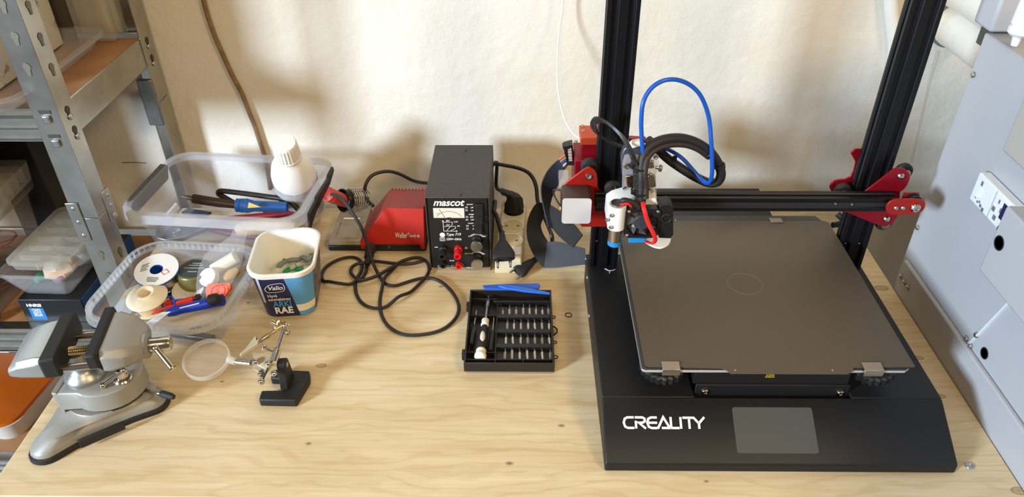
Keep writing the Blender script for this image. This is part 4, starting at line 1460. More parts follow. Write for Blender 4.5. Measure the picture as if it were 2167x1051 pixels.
# blue pen like tool
PN = thing('desoldering_pen', 'blue pen shaped tool with black cap and white stripe across the front of the container', 'tool', (-0.4691,0.8343,0.02))
a, b = V((-0.502,0.8207,0.026)), V((-0.4237,0.8301,0.042))
d = (b - a)
m = MB().tube([a, a + d * 0.12, a + d * 0.2, a + d * 0.9, b], [0.0062, 0.0072, 0.0062, 0.0085, 0.0088], 20)
obj('barrel', m, mat('royal_blue_plastic', (22, 50, 150), 0.3), PN)
m = MB()
up_ = V((0.02, -0.55, 0.83))
m.slab([a + d * 0.24 + up_ * 0.0066 + V((0, 0.0012, 0)), a + d * 0.6 + up_ * 0.0076 + V((0, 0.0014, 0)), a + d * 0.6 + up_ * 0.0076 - V((0, 0.0014, 0)), a + d * 0.24 + up_ * 0.0066 - V((0, 0.0012, 0))], up_ * 0.0008)
obj('label_strip', m, MT['white'], PN)
m = MB().tube([a + d * 0.76 + up_ * 0.006, a + d * 0.82 + up_ * 0.009, a + d * 0.93 + up_ * 0.009, a + d * 0.98 + up_ * 0.005], [0.004, 0.0085, 0.0085, 0.005], 14)
obj('black_cap', m, MT['black_soft'], PN)
# white paper strip, marker
m = MB()
m.slab([V((-0.5389,0.8071,0.012)), V((-0.526,0.8051,0.012)), V((-0.4866,0.7993,0.045)), V((-0.4977,0.7972,0.045))], (0, 0.0005, 0.0006))
solo('paper_strip', m, mat('white_paper', (232, 230, 226), 0.7), 'white paper strip standing at the front wall of the food container', 'paper')
a, b = V((-0.494,0.7966,0.009)), V((-0.4488,0.788,0.009))
MK = thing('marker', 'black marker pen with pale print lying behind the front wall of the food container', 'marker', (a + b) / 2 - V((0, 0, 0.005)))
obj('barrel', MB().tube([a, a + (b - a) * 0.06, b], [0.004, 0.0058, 0.0058], 16), mat('marker_black', (34, 36, 42), 0.3), MK)
obj('cap', MB().tube([b - (b - a) * 0.02, b + (b - a) * 0.42, b + (b - a) * 0.45], [0.0063, 0.0063, 0.004], 16), mat('marker_cap_grey', (52, 56, 64), 0.3), MK)
# zip bag with white pieces and orange part
rr = random.Random(4)
BG = thing('zip_bag', 'crumpled clear zip bag with white caps sticking up out of the food container', 'bag', (-0.4578,0.8768,0.012))
A_ = [(-0.4747,0.8528,0.018),(-0.4759,0.8695,0.04),(-0.4767,0.888,0.052),(-0.472,0.9099,0.062),(-0.461,0.9206,0.07),(-0.4346,0.9278,0.084),(-0.4254,0.9368,0.1)]
B_ = [(-0.4396,0.8592,0.02),(-0.429,0.8636,0.036),(-0.4195,0.8755,0.046),(-0.4149,0.8993,0.056),(-0.4146,0.9134,0.064),(-0.4122,0.9237,0.08),(-0.4081,0.9327,0.096)]
rows = []
for i in range(len(A_)):
    a, b = V(A_[i]), V(B_[i])
    row = []
    for k in range(9):
        t = k / 8
        p = a + (b - a) * t
        bul = math.sin(PI * t) * (0.010 if i < 5 else 0.003)
        p += V((0, -0.3, 0.95)) * (bul + rr.uniform(-0.0016, 0.0016)) + V((rr.uniform(-0.0008, 0.0008), 0, 0))
        row.append(p)
    rows.append(row)
back = []
for i, row in enumerate(rows):
    back.append([p - V((0, -0.3, 0.95)) * (0.4 * math.sin(PI * k / 8) * 0.03 * (1 if i < 5 else 0.2)) for k, p in enumerate(row)])
m = MB()
n_ = len(rows[0])
vs = [p for r_ in rows for p in r_]
fs = [(i * n_ + k, i * n_ + k + 1, (i + 1) * n_ + k + 1, (i + 1) * n_ + k) for i in range(len(rows) - 1) for k in range(n_ - 1)]
m.add(vs, fs)
vs = [p for r_ in back for p in r_]
m.add(vs, fs)
obj('bag_film', m, MT['film'], BG, smooth=25)
c0 = V((-0.4664,0.8866,0.04))
n_ = V((-0.25, -0.55, 0.8)).normalized()
m = MB().lathe([(0.0, 0.0), (0.0135, 0.0), (0.0142, -0.0015), (0.0142, -0.010), (0.012, -0.011), (0.0, -0.011)], c0, n_, n=32)
m2 = m
solo('cap', m, MT['white'], 'round white cap inside the clear zip bag', 'cap')
a, b = V((-0.4651,0.9084,0.035)), V((-0.4307,0.9203,0.052))
m = MB().tube([a, b - (b - a) * 0.03, b], [0.0098, 0.0098, 0.0085], 26)
solo('tube', m, mat('cream_white_tube', (238, 234, 214), 0.45), 'cream white tube inside the clear zip bag', 'tube')
m = MB()
oc = [(-0.4655,0.8688,0.03),(-0.4606,0.8721,0.038),(-0.4284,0.8731,0.04),(-0.4249,0.8659,0.036),(-0.4364,0.8522,0.024),(-0.4597,0.8523,0.022)]
m.slab(oc, (0, 0.004, -0.005))
OP = solo('cutter', m, MT['orange'], 'orange plastic piece with a round recess below the white cap', 'plastic piece', bevel=0.001)
m = MB().torus(V((-0.4417,0.8588,0.0345)), (0, -0.55, 0.83), 0.0098, 0.0007, 32, 6)
obj('recess_ring', m, mat('dark_orange', (206, 62, 20), 0.5), OP)
m = MB()
a, b = V((-0.4443,0.8939,0.03)), V((-0.4247,0.9042,0.04))
m.tube([a, a * 0.5 + b * 0.5, b], [0.006, 0.0085, 0.005], 14)
solo('brush', m, mat('tan_bristle', (200, 160, 92), 0.6), 'tan rolled piece at the right wall of the food container', 'roll')

# ------------------------------------------------------------------ large clear bin at the wall
bf_ = rotz((-0.4625, 1.0385, 0.0), -5.0)
LB = thing('storage_bin', 'large clear open storage bin with grey and black handles near the wall', 'bin', (-0.4625, 1.0385, 0.0))
BH = 0.108
binp = clear('storage_bin_plastic', (230, 232, 240), 0.11, 0.1, tint=(252, 252, 253), milk=0.25)
tub('bin_body', binp, '', '', bf_, 0.112, 0.072, 0.131, 0.0895, BH, 0.020, 0.028, parent=LB, rim=0.002, rimh=0.002)
m = MB()
r0 = rrect(0.132, 0.0905, 0.029, 8)
r1 = rrect(0.1425, 0.1005, 0.036, 8)
r2 = rrect(0.1435, 0.1015, 0.036, 8)
m.loft([ringz(r0, BH - 0.0012, bf_), ringz(r1, BH - 0.0012, bf_), ringz(r2, BH - 0.015, bf_), ringz([(p[0] * 0.996, p[1] * 0.996) for p in r2], BH - 0.015, bf_), ringz(r1, BH + 0.0006, bf_), ringz(r0, BH + 0.0006, bf_)], caps=False)
obj('rim', m, clear('bin_rim_plastic', (236, 238, 244), 0.3, 0.12, milk=0.35), LB, smooth=40)
hm_ = mat('dark_grey_handle', (74, 78, 82), 0.5)
m = MB()
m.T = bf_
m.loft([[V((-0.1415, y, z)) for y, z in ((-0.070, BH - 0.004), (-0.062, BH + 0.004), (0.045, BH + 0.006), (0.060, BH - 0.004), (0.050, BH - 0.026), (-0.055, BH - 0.026))],
        [V((-0.1355, y, z)) for y, z in ((-0.070, BH - 0.004), (-0.062, BH + 0.004), (0.045, BH + 0.006), (0.060, BH - 0.004), (0.050, BH - 0.026), (-0.055, BH - 0.026))]])
obj('handle', m, hm_, LB, bevel=0.003, seg=3)
m = MB()
m.T = bf_
m.loft([[V((0.1440 + o_, y, z)) for y, z in ((-0.076, BH - 0.038), (-0.070, BH - 0.022), (-0.066, BH - 0.004), (-0.030, BH - 0.002), (-0.026, BH + 0.002), (0.034, BH + 0.000), (0.038, BH + 0.004), (0.062, BH + 0.006), (0.062, BH - 0.002), (0.036, BH - 0.012), (-0.040, BH - 0.018), (-0.066, BH - 0.026))] for o_ in (0.0, 0.005)])
obj('handle', m, MT['black_plastic'], LB, bevel=0.0015)

# bottle
BTL = thing('bottle', 'white plastic bottle with ribbed screw cap and grey speckled label standing in the bin', 'bottle', (-0.3798,1.1107,0.004))
b0 = V((-0.3774,1.1081,0.0145))
cp = V((-0.3625,1.03,0.1868))
ax = (cp - b0)
Lh = ax.length
ax.normalize()
m = MB().lathe([(0.0, 0.0), (0.030, 0.0), (0.0345, 0.003), (0.0355, 0.008), (0.0355, Lh * 0.56), (0.0350, Lh * 0.60), (0.0305, Lh * 0.70), (0.0225, Lh * 0.775), (0.0185, Lh * 0.80), (0.0185, Lh * 0.83), (0.0, Lh * 0.83)], b0, ax, n=48)
obj('bottle_body', m, mat('white_bottle_plastic', (238, 232, 226), 0.4, sub=0.15), BTL, smooth=50)
m = MB().lathe([(0.0359, Lh * 0.10), (0.0359, Lh * 0.53)], b0, ax, n=48, caps=False)
obj('bottle_label', m, mat('speckled_grey_label', (214, 208, 204), 0.6, noise=((158, 154, 154), 900, 0.42, 0.58)), BTL)
m = MB()
prof = [(0.0192, Lh * 0.825), (0.0200, Lh * 0.832), (0.0192, Lh * 0.842), (0.0192, Lh * 0.845)]
m.lathe([(0.0195, Lh * 0.812), (0.0205, Lh * 0.818), (0.0205, Lh * 0.835), (0.0195, Lh * 0.838)], b0, ax, n=40)
u = ax.orthogonal().normalized()
w = ax.cross(u)
rings = []
for h, r, g in ((Lh * 0.842, 0.0196, 1), (Lh * 0.975, 0.0184, 1), (Lh * 0.985, 0.0178, 0), (Lh * 1.0, 0.0165, 0)):
    ring = []
    for k in range(96):
        a = 2 * PI * k / 96
        q = r + (0.0006 * (1 if k % 4 < 2 else -1) if g else 0)
        ring.append(b0 + ax * h + (u * math.cos(a) + w * math.sin(a)) * q)
    rings.append(ring)
m.loft(rings)
obj('cap', m, mat('cream_white_cap', (240, 234, 222), 0.45), BTL, smooth=30)

# soldering gun
SG = thing('old_soldering_iron', 'old soldering iron with brown barrel and blue grip lying in the clear bin', 'soldering iron', (-0.4826,1.0607,0.05))
t0, t1, t2, t3, t4 = (V((-0.5447,1.03,0.0924)), V((-0.5271,1.03,0.0872)), V((-0.4598,1.03,0.0748)), V((-0.4504,1.03,0.0757)), V((-0.3779,1.03,0.0714)))
m = MB().tube([t0, t0 * 0.4 + t1 * 0.6, t1], [0.0008, 0.0034, 0.0042], 14)
obj('tip', m, mat('tinned_tip', (96, 88, 78), 0.4, 0.8), SG)
m = MB().tube([t1, t1 + (t2 - t1) * 0.05, t1 + (t2 - t1) * 0.6, t2], [0.0072, 0.0078, 0.0074, 0.0056], 20)
obj('barrel', m, mat('heat_browned_steel', (74, 58, 46), 0.35, 0.7), SG)
d = (t4 - t3)
m = MB().tube([t2, t2 + d * 0.01, t2 + d * 0.04, t2 + d * 0.06, t2 + d * 0.09, t2 + d * 0.11, t2 + d * 0.14, t2 + d * 0.16, t2 + d * 0.24, t2 + d * 0.40, t4], [0.0060, 0.0110, 0.0110, 0.0100, 0.0115, 0.0102, 0.0118, 0.0108, 0.0118, 0.0086, 0.0082], 22)
gr = obj('grip', m, mat('blue_grip', (24, 84, 150), 0.45), SG, smooth=50)
m = MB()
m.slab([V((-0.4313,1.014,0.0901)), V((-0.4135,1.014,0.0814)), V((-0.4348,1.012,0.0808))], (0, -0.0006, 0.0004))
obj('warning_label', m, mat('yellow_label', (232, 200, 110), 0.5), gr)
m = MB().tube(cat([(-0.4661,1.045,0.0672),(-0.4842,1.05,0.0768),(-0.4944,1.055,0.08),(-0.4941,1.055,0.0845),(-0.4883,1.055,0.0863),(-0.4657,1.055,0.0836),(-0.4206,1.055,0.0765),(-0.3887,1.05,0.0742),(-0.3744,1.045,0.0692),(-0.364,1.04,0.0597)], 6), [0.0044] * 55, 12)
obj('cord', m, MT['cable_black'], SG)
# pliers
PL = thing('pliers', 'large steel pliers with red handles lying behind the front wall of the clear bin', 'pliers', (-0.5697,1.0728,0.004))
m = MB()
pj = [(-0.601,1.0225,0.03),(-0.6025,1.0421,0.03),(-0.5937,1.0479,0.03),(-0.5742,1.0422,0.03),(-0.5501,1.0367,0.03),(-0.5226,1.0481,0.03),(-0.5008,1.0539,0.03),(-0.4984,1.0468,0.03),(-0.5187,1.0368,0.03),(-0.5363,1.02,0.03),(-0.5506,1.0062,0.03),(-0.5744,0.9981,0.03),(-0.5918,1.0034,0.03)]
m.slab(pj, (0, 0, -0.010))
obj('jaws', m, mat('dull_steel', (120, 118, 118), 0.4, 0.8), PL, bevel=0.002)
m = MB().ball((-0.5651,1.0197,0.032), 0.0075, 14, (1, 1, 0.5))
obj('rivet', m, MT['steel'], PL)
m = MB().tube(cat([(-0.503,1.0511,0.03),(-0.476,1.0537,0.034),(-0.4395,1.0534,0.038),(-0.3961,1.056,0.042),(-0.3652,1.0615,0.046)], 5), [0.0045] + [0.0058] * 19 + [0.004], 12)
obj('handle', m, mat('maroon_grip', (150, 36, 52), 0.45), PL)
m = MB().tube(cat([(-0.5198,1.0371,0.026),(-0.4853,1.0263,0.024),(-0.4443,1.0183,0.022),(-0.3886,1.0131,0.022)], 5), [0.004] + [0.0058] * 14 + [0.004], 12)
obj('handle', m, mat('maroon_grip_dark', (128, 30, 46), 0.45), PL)
# wooden handle
m = MB().tube([(-0.4624,1.0125,0.038),(-0.4514,1.0152,0.039),(-0.4179,1.0206,0.041),(-0.3873,1.022,0.042),(-0.366,1.0177,0.043)], [0.0085, 0.0125, 0.0135, 0.0110, 0.0060], 22)
solo('wooden_handle', m, MT['wood_light'], 'pale wooden tool handle lying in front of the red plier handles', 'handle')
m = MB().tube([(-0.4423,1.0932,0.02),(-0.4097,1.0947,0.022)], [0.009, 0.0085], 18)
solo('cylinder_piece', m, mat('red_yellow_plastic', (190, 70, 40), 0.45), 'short red plastic piece beside the base of the white bottle', 'plastic piece')
m = MB()
m.slab([(-0.6109,1.0851,0.02),(-0.6073,1.1234,0.02),(-0.5949,1.1079,0.02),(-0.5988,1.0748,0.02)], (0, 0, 0.002))
m.slab([(-0.6063,1.0791,0.022),(-0.6028,1.1171,0.022),(-0.6,1.114,0.022),(-0.6036,1.0761,0.022)], (0, 0, 0.003))
solo('plastic_scrap', m, MT['white'], 'small white scrap at the left in the clear bin', 'scrap')
m = MB()
m.slab([(-0.5907,1.1022,0.012),(-0.5484,1.0873,0.012),(-0.5388,1.1023,0.012),(-0.5828,1.1144,0.012)], (0, 0, 0.004))
solo('dark_plate', m, mat('dark_blue_plate', (44, 56, 84), 0.5), 'dark blue flat plate behind the plier jaws in the clear bin', 'plate')

# ------------------------------------------------------------------ soldering station
WS = thing('soldering_station', 'red and grey soldering station with sponge tray standing left of the black power supply', 'soldering station', (-0.237, 1.055, 0.0))
m = MB().bx(-0.3165, -0.1565, 1.0085, 1.118, 0.0, 0.0105)
obj('base', m, MT['black_plastic'], WS, bevel=0.002)
tray_c = mat('warm_grey_plastic', (160, 150, 130), 0.5, noise=((146, 136, 116), 60, 0.4, 0.7))
m = MB()
m.loft([[V(p) for p in ((-0.3155, 1.0100, 0.0105), (-0.262, 1.0100, 0.0105), (-0.262, 1.1150, 0.0105), (-0.3155, 1.1150, 0.0105))],
        [V(p) for p in ((-0.3140, 1.0120, 0.0185), (-0.262, 1.0120, 0.0185), (-0.262, 1.1140, 0.0185), (-0.3140, 1.1140, 0.0185))]])
tr = obj('holder_base', m, tray_c, WS, bevel=0.001)
m = MB()
fr_ = MX.Translation(V((-0.2885, 1.043, 0.0186)))
rA = rrect(0.0190, 0.0255, 0.004)
rB = rrect(0.0175, 0.0240, 0.0035)
m.loft([ringz(rA, 0.0, fr_), ringz(rA, 0.0008, fr_), ringz(rB, 0.0008, fr_), ringz(rB, 0.0, fr_)], caps=False)
obj('sponge_tray', m, tray_c, tr)
m = MB().bx(-0.303, -0.274, 1.0755, 1.0785, 0.0186, 0.0206)
obj('ridge', m, MT['cream'], tr, bevel=0.0008)
# red transformer housing: flat dusty top, sloping front and left faces
xr = -0.1575
pF = [(-0.2625, 1.0060, 0.0060), (xr, 1.0060, 0.0060), (xr, 1.0900, 0.0060), (-0.2625, 1.0900, 0.0060)]
pM = [(-0.2625, 1.0080, 0.0190), (xr, 1.0080, 0.0190), (xr, 1.0900, 0.0190), (-0.2625, 1.0900, 0.0190)]
pT = [(-0.2205, 1.0300, 0.0700), (xr, 1.0300, 0.0700), (xr, 1.0880, 0.0700), (-0.2205, 1.0880, 0.0700)]
vs = [V(p) for p in pF + pM + pT]
m = MB()
m.m = 0
m.add(vs, [(0, 1, 5, 4), (1, 2, 6, 5), (2, 3, 7, 6), (3, 0, 4, 7), (4, 5, 9, 8), (5, 6, 10, 9)])
m.m = 1
m.add(vs, [(6, 7, 11, 10), (7, 4, 8, 11), (8, 9, 10, 11)])
hs = obj('housing', m, [MT['red_plastic'], MT['red_dusty']], WS, bevel=0.0015, weld=True, smooth=30)
for i in range(9):
    y = 1.036 + i * 0.0058
    obj('vent_fin', MB().bx(xr - 0.0035, xr + 0.0006, y, y + 0.0032, 0.0665, 0.0716), MT['red_dusty'], hs, bevel=0.0004)
for i in range(11):
    x = -0.2180 + i * 0.0056
    obj('vent_fin', MB().bx(x, x + 0.0030, 1.0865, 1.0895, 0.0685, 0.0722), MT['red_dusty'], hs, bevel=0.0004)
# black front panel with light, knob slot
m = MB()
fp = frame((-0.21, 1.0057, 0.0), (1, 0, 0), (0, 0, 1))
poly = [(-0.0335, 0.0035), (0.050, 0.0035), (0.050, 0.006), (0.0465, 0.0065), (0.0440, 0.0130), (0.0415, 0.0150), (-0.0335, 0.0150)]
m.prism(poly, -0.001, 0.0009, fp)
pn = obj('front_panel', m, MT['black_plastic'], WS, bevel=0.0004)
m = MB().ball(V((-0.2164,1.005,0.0103)), 0.0028, 14, (1, 0.6, 1))
obj('pilot_light', m, mat('dull_green_lens', (52, 84, 66), 0.3), pn)
m = MB().ball(V((-0.1873,1.0065,0.0102)), 0.0085, 20, (1, 0.28, 0.45))
obj('thumbwheel', m, MT['black_soft'], pn)
sl0, sl1 = V((-0.21, 1.0080, 0.0190)), V((-0.19, 1.0300, 0.0700))
fn_ = V((0, 1.0300 - 1.0080, 0.0700 - 0.0190))
fw = frame(V((0, 1.0080, 0.0190)), (1, 0, 0), fn_)
m = MB()
m.text('Weller', fw @ MX.Translation(V((-0.1955, 0.0105, 0.0003))), 0.0125, w=0.0200, bold=0.00008)
m.text('®', fw @ MX.Translation(V((-0.1835, 0.0135, 0.0003))), 0.0040)
m.text('WHS 40', fw @ MX.Translation(V((-0.1740, 0.0095, 0.0003))), 0.0060, w=0.0165)
obj('lettering', m, MT['white_paint'], hs, smooth=0)
# power cord of the station, runs behind the power supply
m = MB().tube(cat([(-0.2532,1.092,0.0345),(-0.2635,1.1,0.0409),(-0.2678,1.105,0.0529),(-0.2654,1.11,0.0667),(-0.2571,1.12,0.0767),(-0.2422,1.13,0.0793),(-0.2255,1.14,0.0746),(-0.2099,1.15,0.0623),(-0.1934,1.155,0.049),(-0.1771,1.155,0.0442),(-0.1581,1.155,0.0423),(-0.141,1.15,0.0415)], 5), 0.0030, 10)
obj('power_cord', m, MT['cable_black'], WS)
# coil holder
H0 = V((-0.2999,1.1,0.0408))
H1 = V((-0.2893,1.112,0.02))
ax = (V((0.62, 0.62, -0.30))).normalized()
mouth = V((-0.3011,1.078,0.0544))
m = MB().lathe([(0.0185, 0.0), (0.0200, 0.0008), (0.0200, 0.002), (0.0190, 0.003), (0.0165, 0.014), (0.0150, 0.016), (0.0140, 0.014), (0.0172, 0.003), (0.0180, 0.0)], mouth, ax, n=36, caps=False)
m.lathe([(0.0, 0.013), (0.015, 0.0131)], mouth, ax, n=30, caps=False)
hd = obj('holder_funnel', m, MT['black_plastic'], WS, smooth=50)
u = ax.orthogonal().normalized()
w = ax.cross(u)
m = MB()
pts = []
for i in range(8 * 22 + 1):
    a = 2 * PI * i / 22
    h = 0.012 + 0.034 * i / (8 * 22)
    r = 0.0185 - 0.0010 * i / (8 * 22)
    pts.append(mouth + ax * h + (u * math.cos(a) + w * math.sin(a)) * r)
m.tube(pts, 0.0010, 7)
obj('spring_coil', m, MT['chrome'], hd)
m = MB()
m.tube([mouth + V((0.006, 0.010, -0.017)), mouth + V((0.008, 0.016, -0.040)), (mouth.x + 0.008, 1.098, 0.0185)], 0.0022, 10)
obj('holder_leg', m, MT['chrome'], hd)

# ------------------------------------------------------------------ soldering iron with its long cable
SI = thing('soldering_iron', 'soldering iron with red handle stuck in the coil holder, black cable looped on the table', 'soldering iron', (-0.2292,0.876,0.0))
hb_ = V((-0.3147,1.05,0.0833))
hd_ = V((-0.2923,1.082,0.0482))
d = hd_ - hb_
m = MB().tube([hb_, hb_ + d * 0.03, hb_ + d * 0.25, hb_ + d * 0.6, hb_ + d * 0.95], [0.0100, 0.0118, 0.0120, 0.0110, 0.0100], 24)
hnd = obj('handle', m, mat('faded_red_handle', (196, 66, 52), 0.45, noise=((150, 60, 50), 30, 0.45, 0.7)), SI, smooth=50)
m = MB().torus(hb_, d, 0.0102, 0.0022, 32, 10)
obj('handle_rim', m, mat('worn_red_rim', (206, 82, 66), 0.45), hnd)
m = MB().cyl(hb_ + d * 0.9, hb_ + d * 1.5, 0.0035, 0.0030, 14)
obj('shaft', m, MT['steel'], SI)
zt = 0.0031
cab_pts = [(-0.3001,1.0159,0.104),(-0.2906,1.0131,0.104),(-0.279,1.0041,0.1),(-0.2672,0.9938,0.09),(-0.2576,0.9854,0.078),(-0.2509,0.9809,0.066),(-0.2457,0.9752,0.052),(-0.2405,0.9666,0.04),(-0.2349,0.9545,0.026),(-0.2296,0.9459,0.014),(-0.2223,0.9358,0.006),(-0.2129,0.9211,0.0035)]
loop = [(-0.2033,0.9145,0.0031),(-0.1929,0.9134,0.0031),(-0.1834,0.9182,0.0031),(-0.1711,0.9254,0.0031),(-0.1572,0.9314,0.0031),(-0.1426,0.9327,0.0031),(-0.1288,0.9267,0.0031),(-0.1152,0.9126,0.0031),(-0.1029,0.8931,0.0031),(-0.0942,0.8707,0.0031),(-0.0928,0.8511,0.0031),(-0.0971,0.8342,0.0031),(-0.1068,0.8186,0.0031),(-0.1194,0.8084,0.0031),(-0.1362,0.8023,0.0031),(-0.1547,0.8002,0.0031),(-0.1698,0.8031,0.0031),(-0.1846,0.8131,0.0031),(-0.197,0.8284,0.0031),(-0.2065,0.8505,0.0031),(-0.2121,0.8778,0.0031),(-0.2133,0.904,0.0031),(-0.2114,0.9252,0.0031),(-0.2055,0.9507,0.0031),(-0.1957,0.9721,0.0031),(-0.1841,0.9824,0.0031),(-0.1709,0.9863,0.0031),(-0.1607,0.9837,0.0031),(-0.1512,0.9735,0.0031),(-0.1463,0.9547,0.0031),(-0.1489,0.9363,0.0031),(-0.1572,0.9183,0.0031),(-0.1692,0.8973,0.0031),(-0.1833,0.8791,0.0031),(-0.1989,0.8646,0.0031),(-0.2134,0.8591,0.0031),(-0.2281,0.8634,0.0031),(-0.2408,0.8755,0.0031),(-0.2506,0.8946,0.0031),(-0.2563,0.9178,0.0031),(-0.2559,0.9321,0.0031),(-0.2535,0.948,0.0031),(-0.2541,0.9642,0.0031),(-0.2596,0.9782,0.0031),(-0.2686,0.9859,0.0031),(-0.2795,0.9871,0.0031),(-0.2923,0.9819,0.0031),(-0.3039,0.9716,0.0031),(-0.312,0.9564,0.0031),(-0.3125,0.9379,0.0031),(-0.3067,0.9247,0.0031),(-0.2951,0.9153,0.0031),(-0.2813,0.9118,0.0031),(-0.2662,0.9166,0.0031),(-0.2571,0.9226,0.0031),(-0.2485,0.9322,0.0031),(-0.2453,0.948,0.0031),(-0.2466,0.9642,0.0031)]
# where the cable crosses itself it rides over the lower strand
loop = [V(p) for p in loop]
lift = {22: 0.006, 31: 0.0, 33: 0.006, 39: 0.0, 51: 0.006, 52: 0.006}
for i, dz in lift.items():
    loop[i].z += dz
m = MB().tube(cat([V(p) for p in cab_pts] + loop + [V((-0.2462,0.973,0.006))], 5), 0.0026, 10)
obj('cable', m, MT['cable_black'], SI)
m = MB()
pa, pb = V((-0.2446,0.9602,0.008)), V((-0.2439,0.998,0.0161))
pd = pb - pa
m.tube([pa, pa + pd * 0.2, pa + pd * 0.35, pa + pd * 0.38, pa + pd * 0.75, pa + pd * 0.78, pb], [0.0040, 0.0052, 0.0052, 0.0072, 0.0078, 0.0090, 0.0090], 22)
obj('plug', m, MT['black_soft'], SI, smooth=50)
# second strand: the loop between the coil and the right loop
m = MB().tube(cat([(-0.2475,0.9284,0.006),(-0.2537,0.926,0.006),(-0.2616,0.9332,0.006),(-0.2681,0.9441,0.006),(-0.2681,0.9565,0.006),(-0.2615,0.9653,0.006),(-0.2514,0.9679,0.006),(-0.24,0.9717,0.006),(-0.2294,0.9718,0.006),(-0.21,0.9681,0.006),(-0.1908,0.9656,0.006),(-0.1722,0.967,0.006),(-0.1593,0.9734,0.006)], 5), 0.0026, 10)
obj('cable', m, MT['cable_black'], SI)
m = MB().tube(cat([(-0.2561,0.9205,0.0084),(-0.2457,0.9193,0.0084),(-0.2328,0.9254,0.0084),(-0.223,0.9326,0.0084),(-0.2116,0.9449,0.0084),(-0.2007,0.9573,0.0084),(-0.191,0.9687,0.0084),(-0.1799,0.9764,0.0084)], 5), 0.0026, 10)
obj('cable', m, MT['cable_black'], SI)

# ------------------------------------------------------------------ bench power supply
PF = V((-0.1438,0.9576,0.0))
PG = V((-0.0478,0.9518,0.0))
ang = math.degrees(math.atan2(PG.y - PF.y, PG.x - PF.x))
PS = thing('power_supply', 'black bench power supply with white meter and silver knobs', 'power supply', (-0.096, 1.04, 0.0))
x0, x1, yf, yb, H = -0.1445, -0.0480, 0.9570, 1.1240, 0.1345
dusty = mat('dusty_black_steel', (62, 58, 53), 0.6, noise=((78, 74, 68), 500, 0.5, 0.75), bump=(700, 0.3, 0.0004))
m = MB()
t = 0.0016
prof = [(x0, 0.0), (x0, H - 0.001), (x0 + 0.001, H), (x1 - 0.001, H), (x1, H - 0.001), (x1, 0.0), (x1 - t, 0.0), (x1 - t, H - t), (x0 + t, H - t), (x0 + t, 0.0)]
m.loft([[V((p[0], yf, p[1])) for p in prof], [V((p[0], yb, p[1])) for p in prof]])
obj('cover', m, dusty, PS, bevel=0.0006)
m = MB().bx(x0 + t, x1 - t, yf + 0.004, yb - 0.002, 0.004, H - t)
obj('chassis', m, MT['black_metal'], PS)
fpn = mat('front_panel_black', (22, 20, 19), 0.45)
m = MB().bx(x0 + 0.004, x1 - 0.004, yf + 0.002, yf + 0.0042, 0.005, H - 0.003)
pnl = obj('front_panel', m, fpn, PS)
for q in ((-0.0935,1.1046,0.1346), (-0.0926,0.966,0.1346)):
    m = MB().lathe([(0.0032, 0.0), (0.0030, 0.0010), (0.0018, 0.0016), (0.0, 0.0016)], q, n=16)
    obj('cover_screw', m, dusty, PS)
# front frame: X right, Y up, origin at the bottom left of the panel
pf = frame((0, yf + 0.0018, 0), (1, 0, 0), (0, 0, 1))


def P2(p):
    return (p[0], p[2])


m = MB()
mc = (-0.11,0.957,0.1244)
m.text('mascot', pf @ MX.Translation(V((mc[0], mc[2], 0.0003))), 0.0165, w=0.0470, bold=0.0004, shear=0.3)
obj('brand_lettering', m, MT['white_paint'], pnl, smooth=0)
m = MB()
g = lambda p: pf @ MX.Translation(V((p[0], p[2], 0.0003)))
m.text('Type 719', g((-0.1051,0.957,0.0675)), 0.0068, w=0.0222, bold=0.00008, shear=0.25)
m.text('220V~50Hz', g((-0.1049,0.957,0.0587)), 0.0055, w=0.0240, bold=0.00008, shear=0.25)
m.text('Made in Norway', g((-0.077,0.957,0.0044)), 0.0034, w=0.0215, bold=0.00008, shear=0.2)
for p, s_ in (((-0.0777,0.957,0.122), 'power'), ((-0.0751,0.957,0.1162), 'off'), ((-0.0746,0.957,0.1112), 'on'), ((-0.0763,0.957,0.1045), 'range'), ((-0.0758,0.957,0.0994), '30V'), ((-0.0752,0.957,0.0943), '15V'), ((-0.0776,0.957,0.0883), 'meter'), ((-0.0742,0.957,0.0832), 'V'), ((-0.0744,0.957,0.078), 'A'),
               ((-0.1125,0.957,0.0925), '30V'), ((-0.1004,0.957,0.0908), '1,5A'), ((-0.1129,0.957,0.0848), '15V'), ((-0.0965,0.957,0.0831), '2A'), ((-0.0814,0.957,0.064), '0'), ((-0.0582,0.957,0.0641), '30V'), ((-0.0848,0.957,0.0319), '20mA'), ((-0.0598,0.957,0.0311), '2A'), ((-0.1099,0.957,0.0182), 'earth')):
    m.text(s_, g(p), 0.0036, bold=0.00005, shear=0.2)
obj('panel_text', m, MT['white_paint'], pnl, smooth=0)
m = MB()
# plus and minus signs, rings, double square
q = (-0.0866,0.957,0.0418)
m.line(pf, [(q[0] - 0.0025, q[2]), (q[0] + 0.0025, q[2])], 0.0011)
m.line(pf, [(q[0], q[2] - 0.0025), (q[0], q[2] + 0.0025)], 0.0011)
q = (-0.1327,0.957,0.0435)
m.line(pf, [(q[0] - 0.0026, q[2]), (q[0] + 0.0026, q[2])], 0.0012)
q = (-0.1219,0.957,0.0666)
m.add([pf @ V((q[0] + 0.0042 * math.cos(2 * PI * i / 20), q[2] + 0.0042 * math.sin(2 * PI * i / 20), 0.0002)) for i in range(20)], [tuple(range(20))])
q = (-0.1223,0.957,0.0586)
m.line(pf, [(q[0] - 0.0036, q[2] - 0.003), (q[0] + 0.0036, q[2] - 0.003), (q[0] + 0.0036, q[2] + 0.003), (q[0] - 0.0036, q[2] + 0.003)], 0.0006, closed=True)
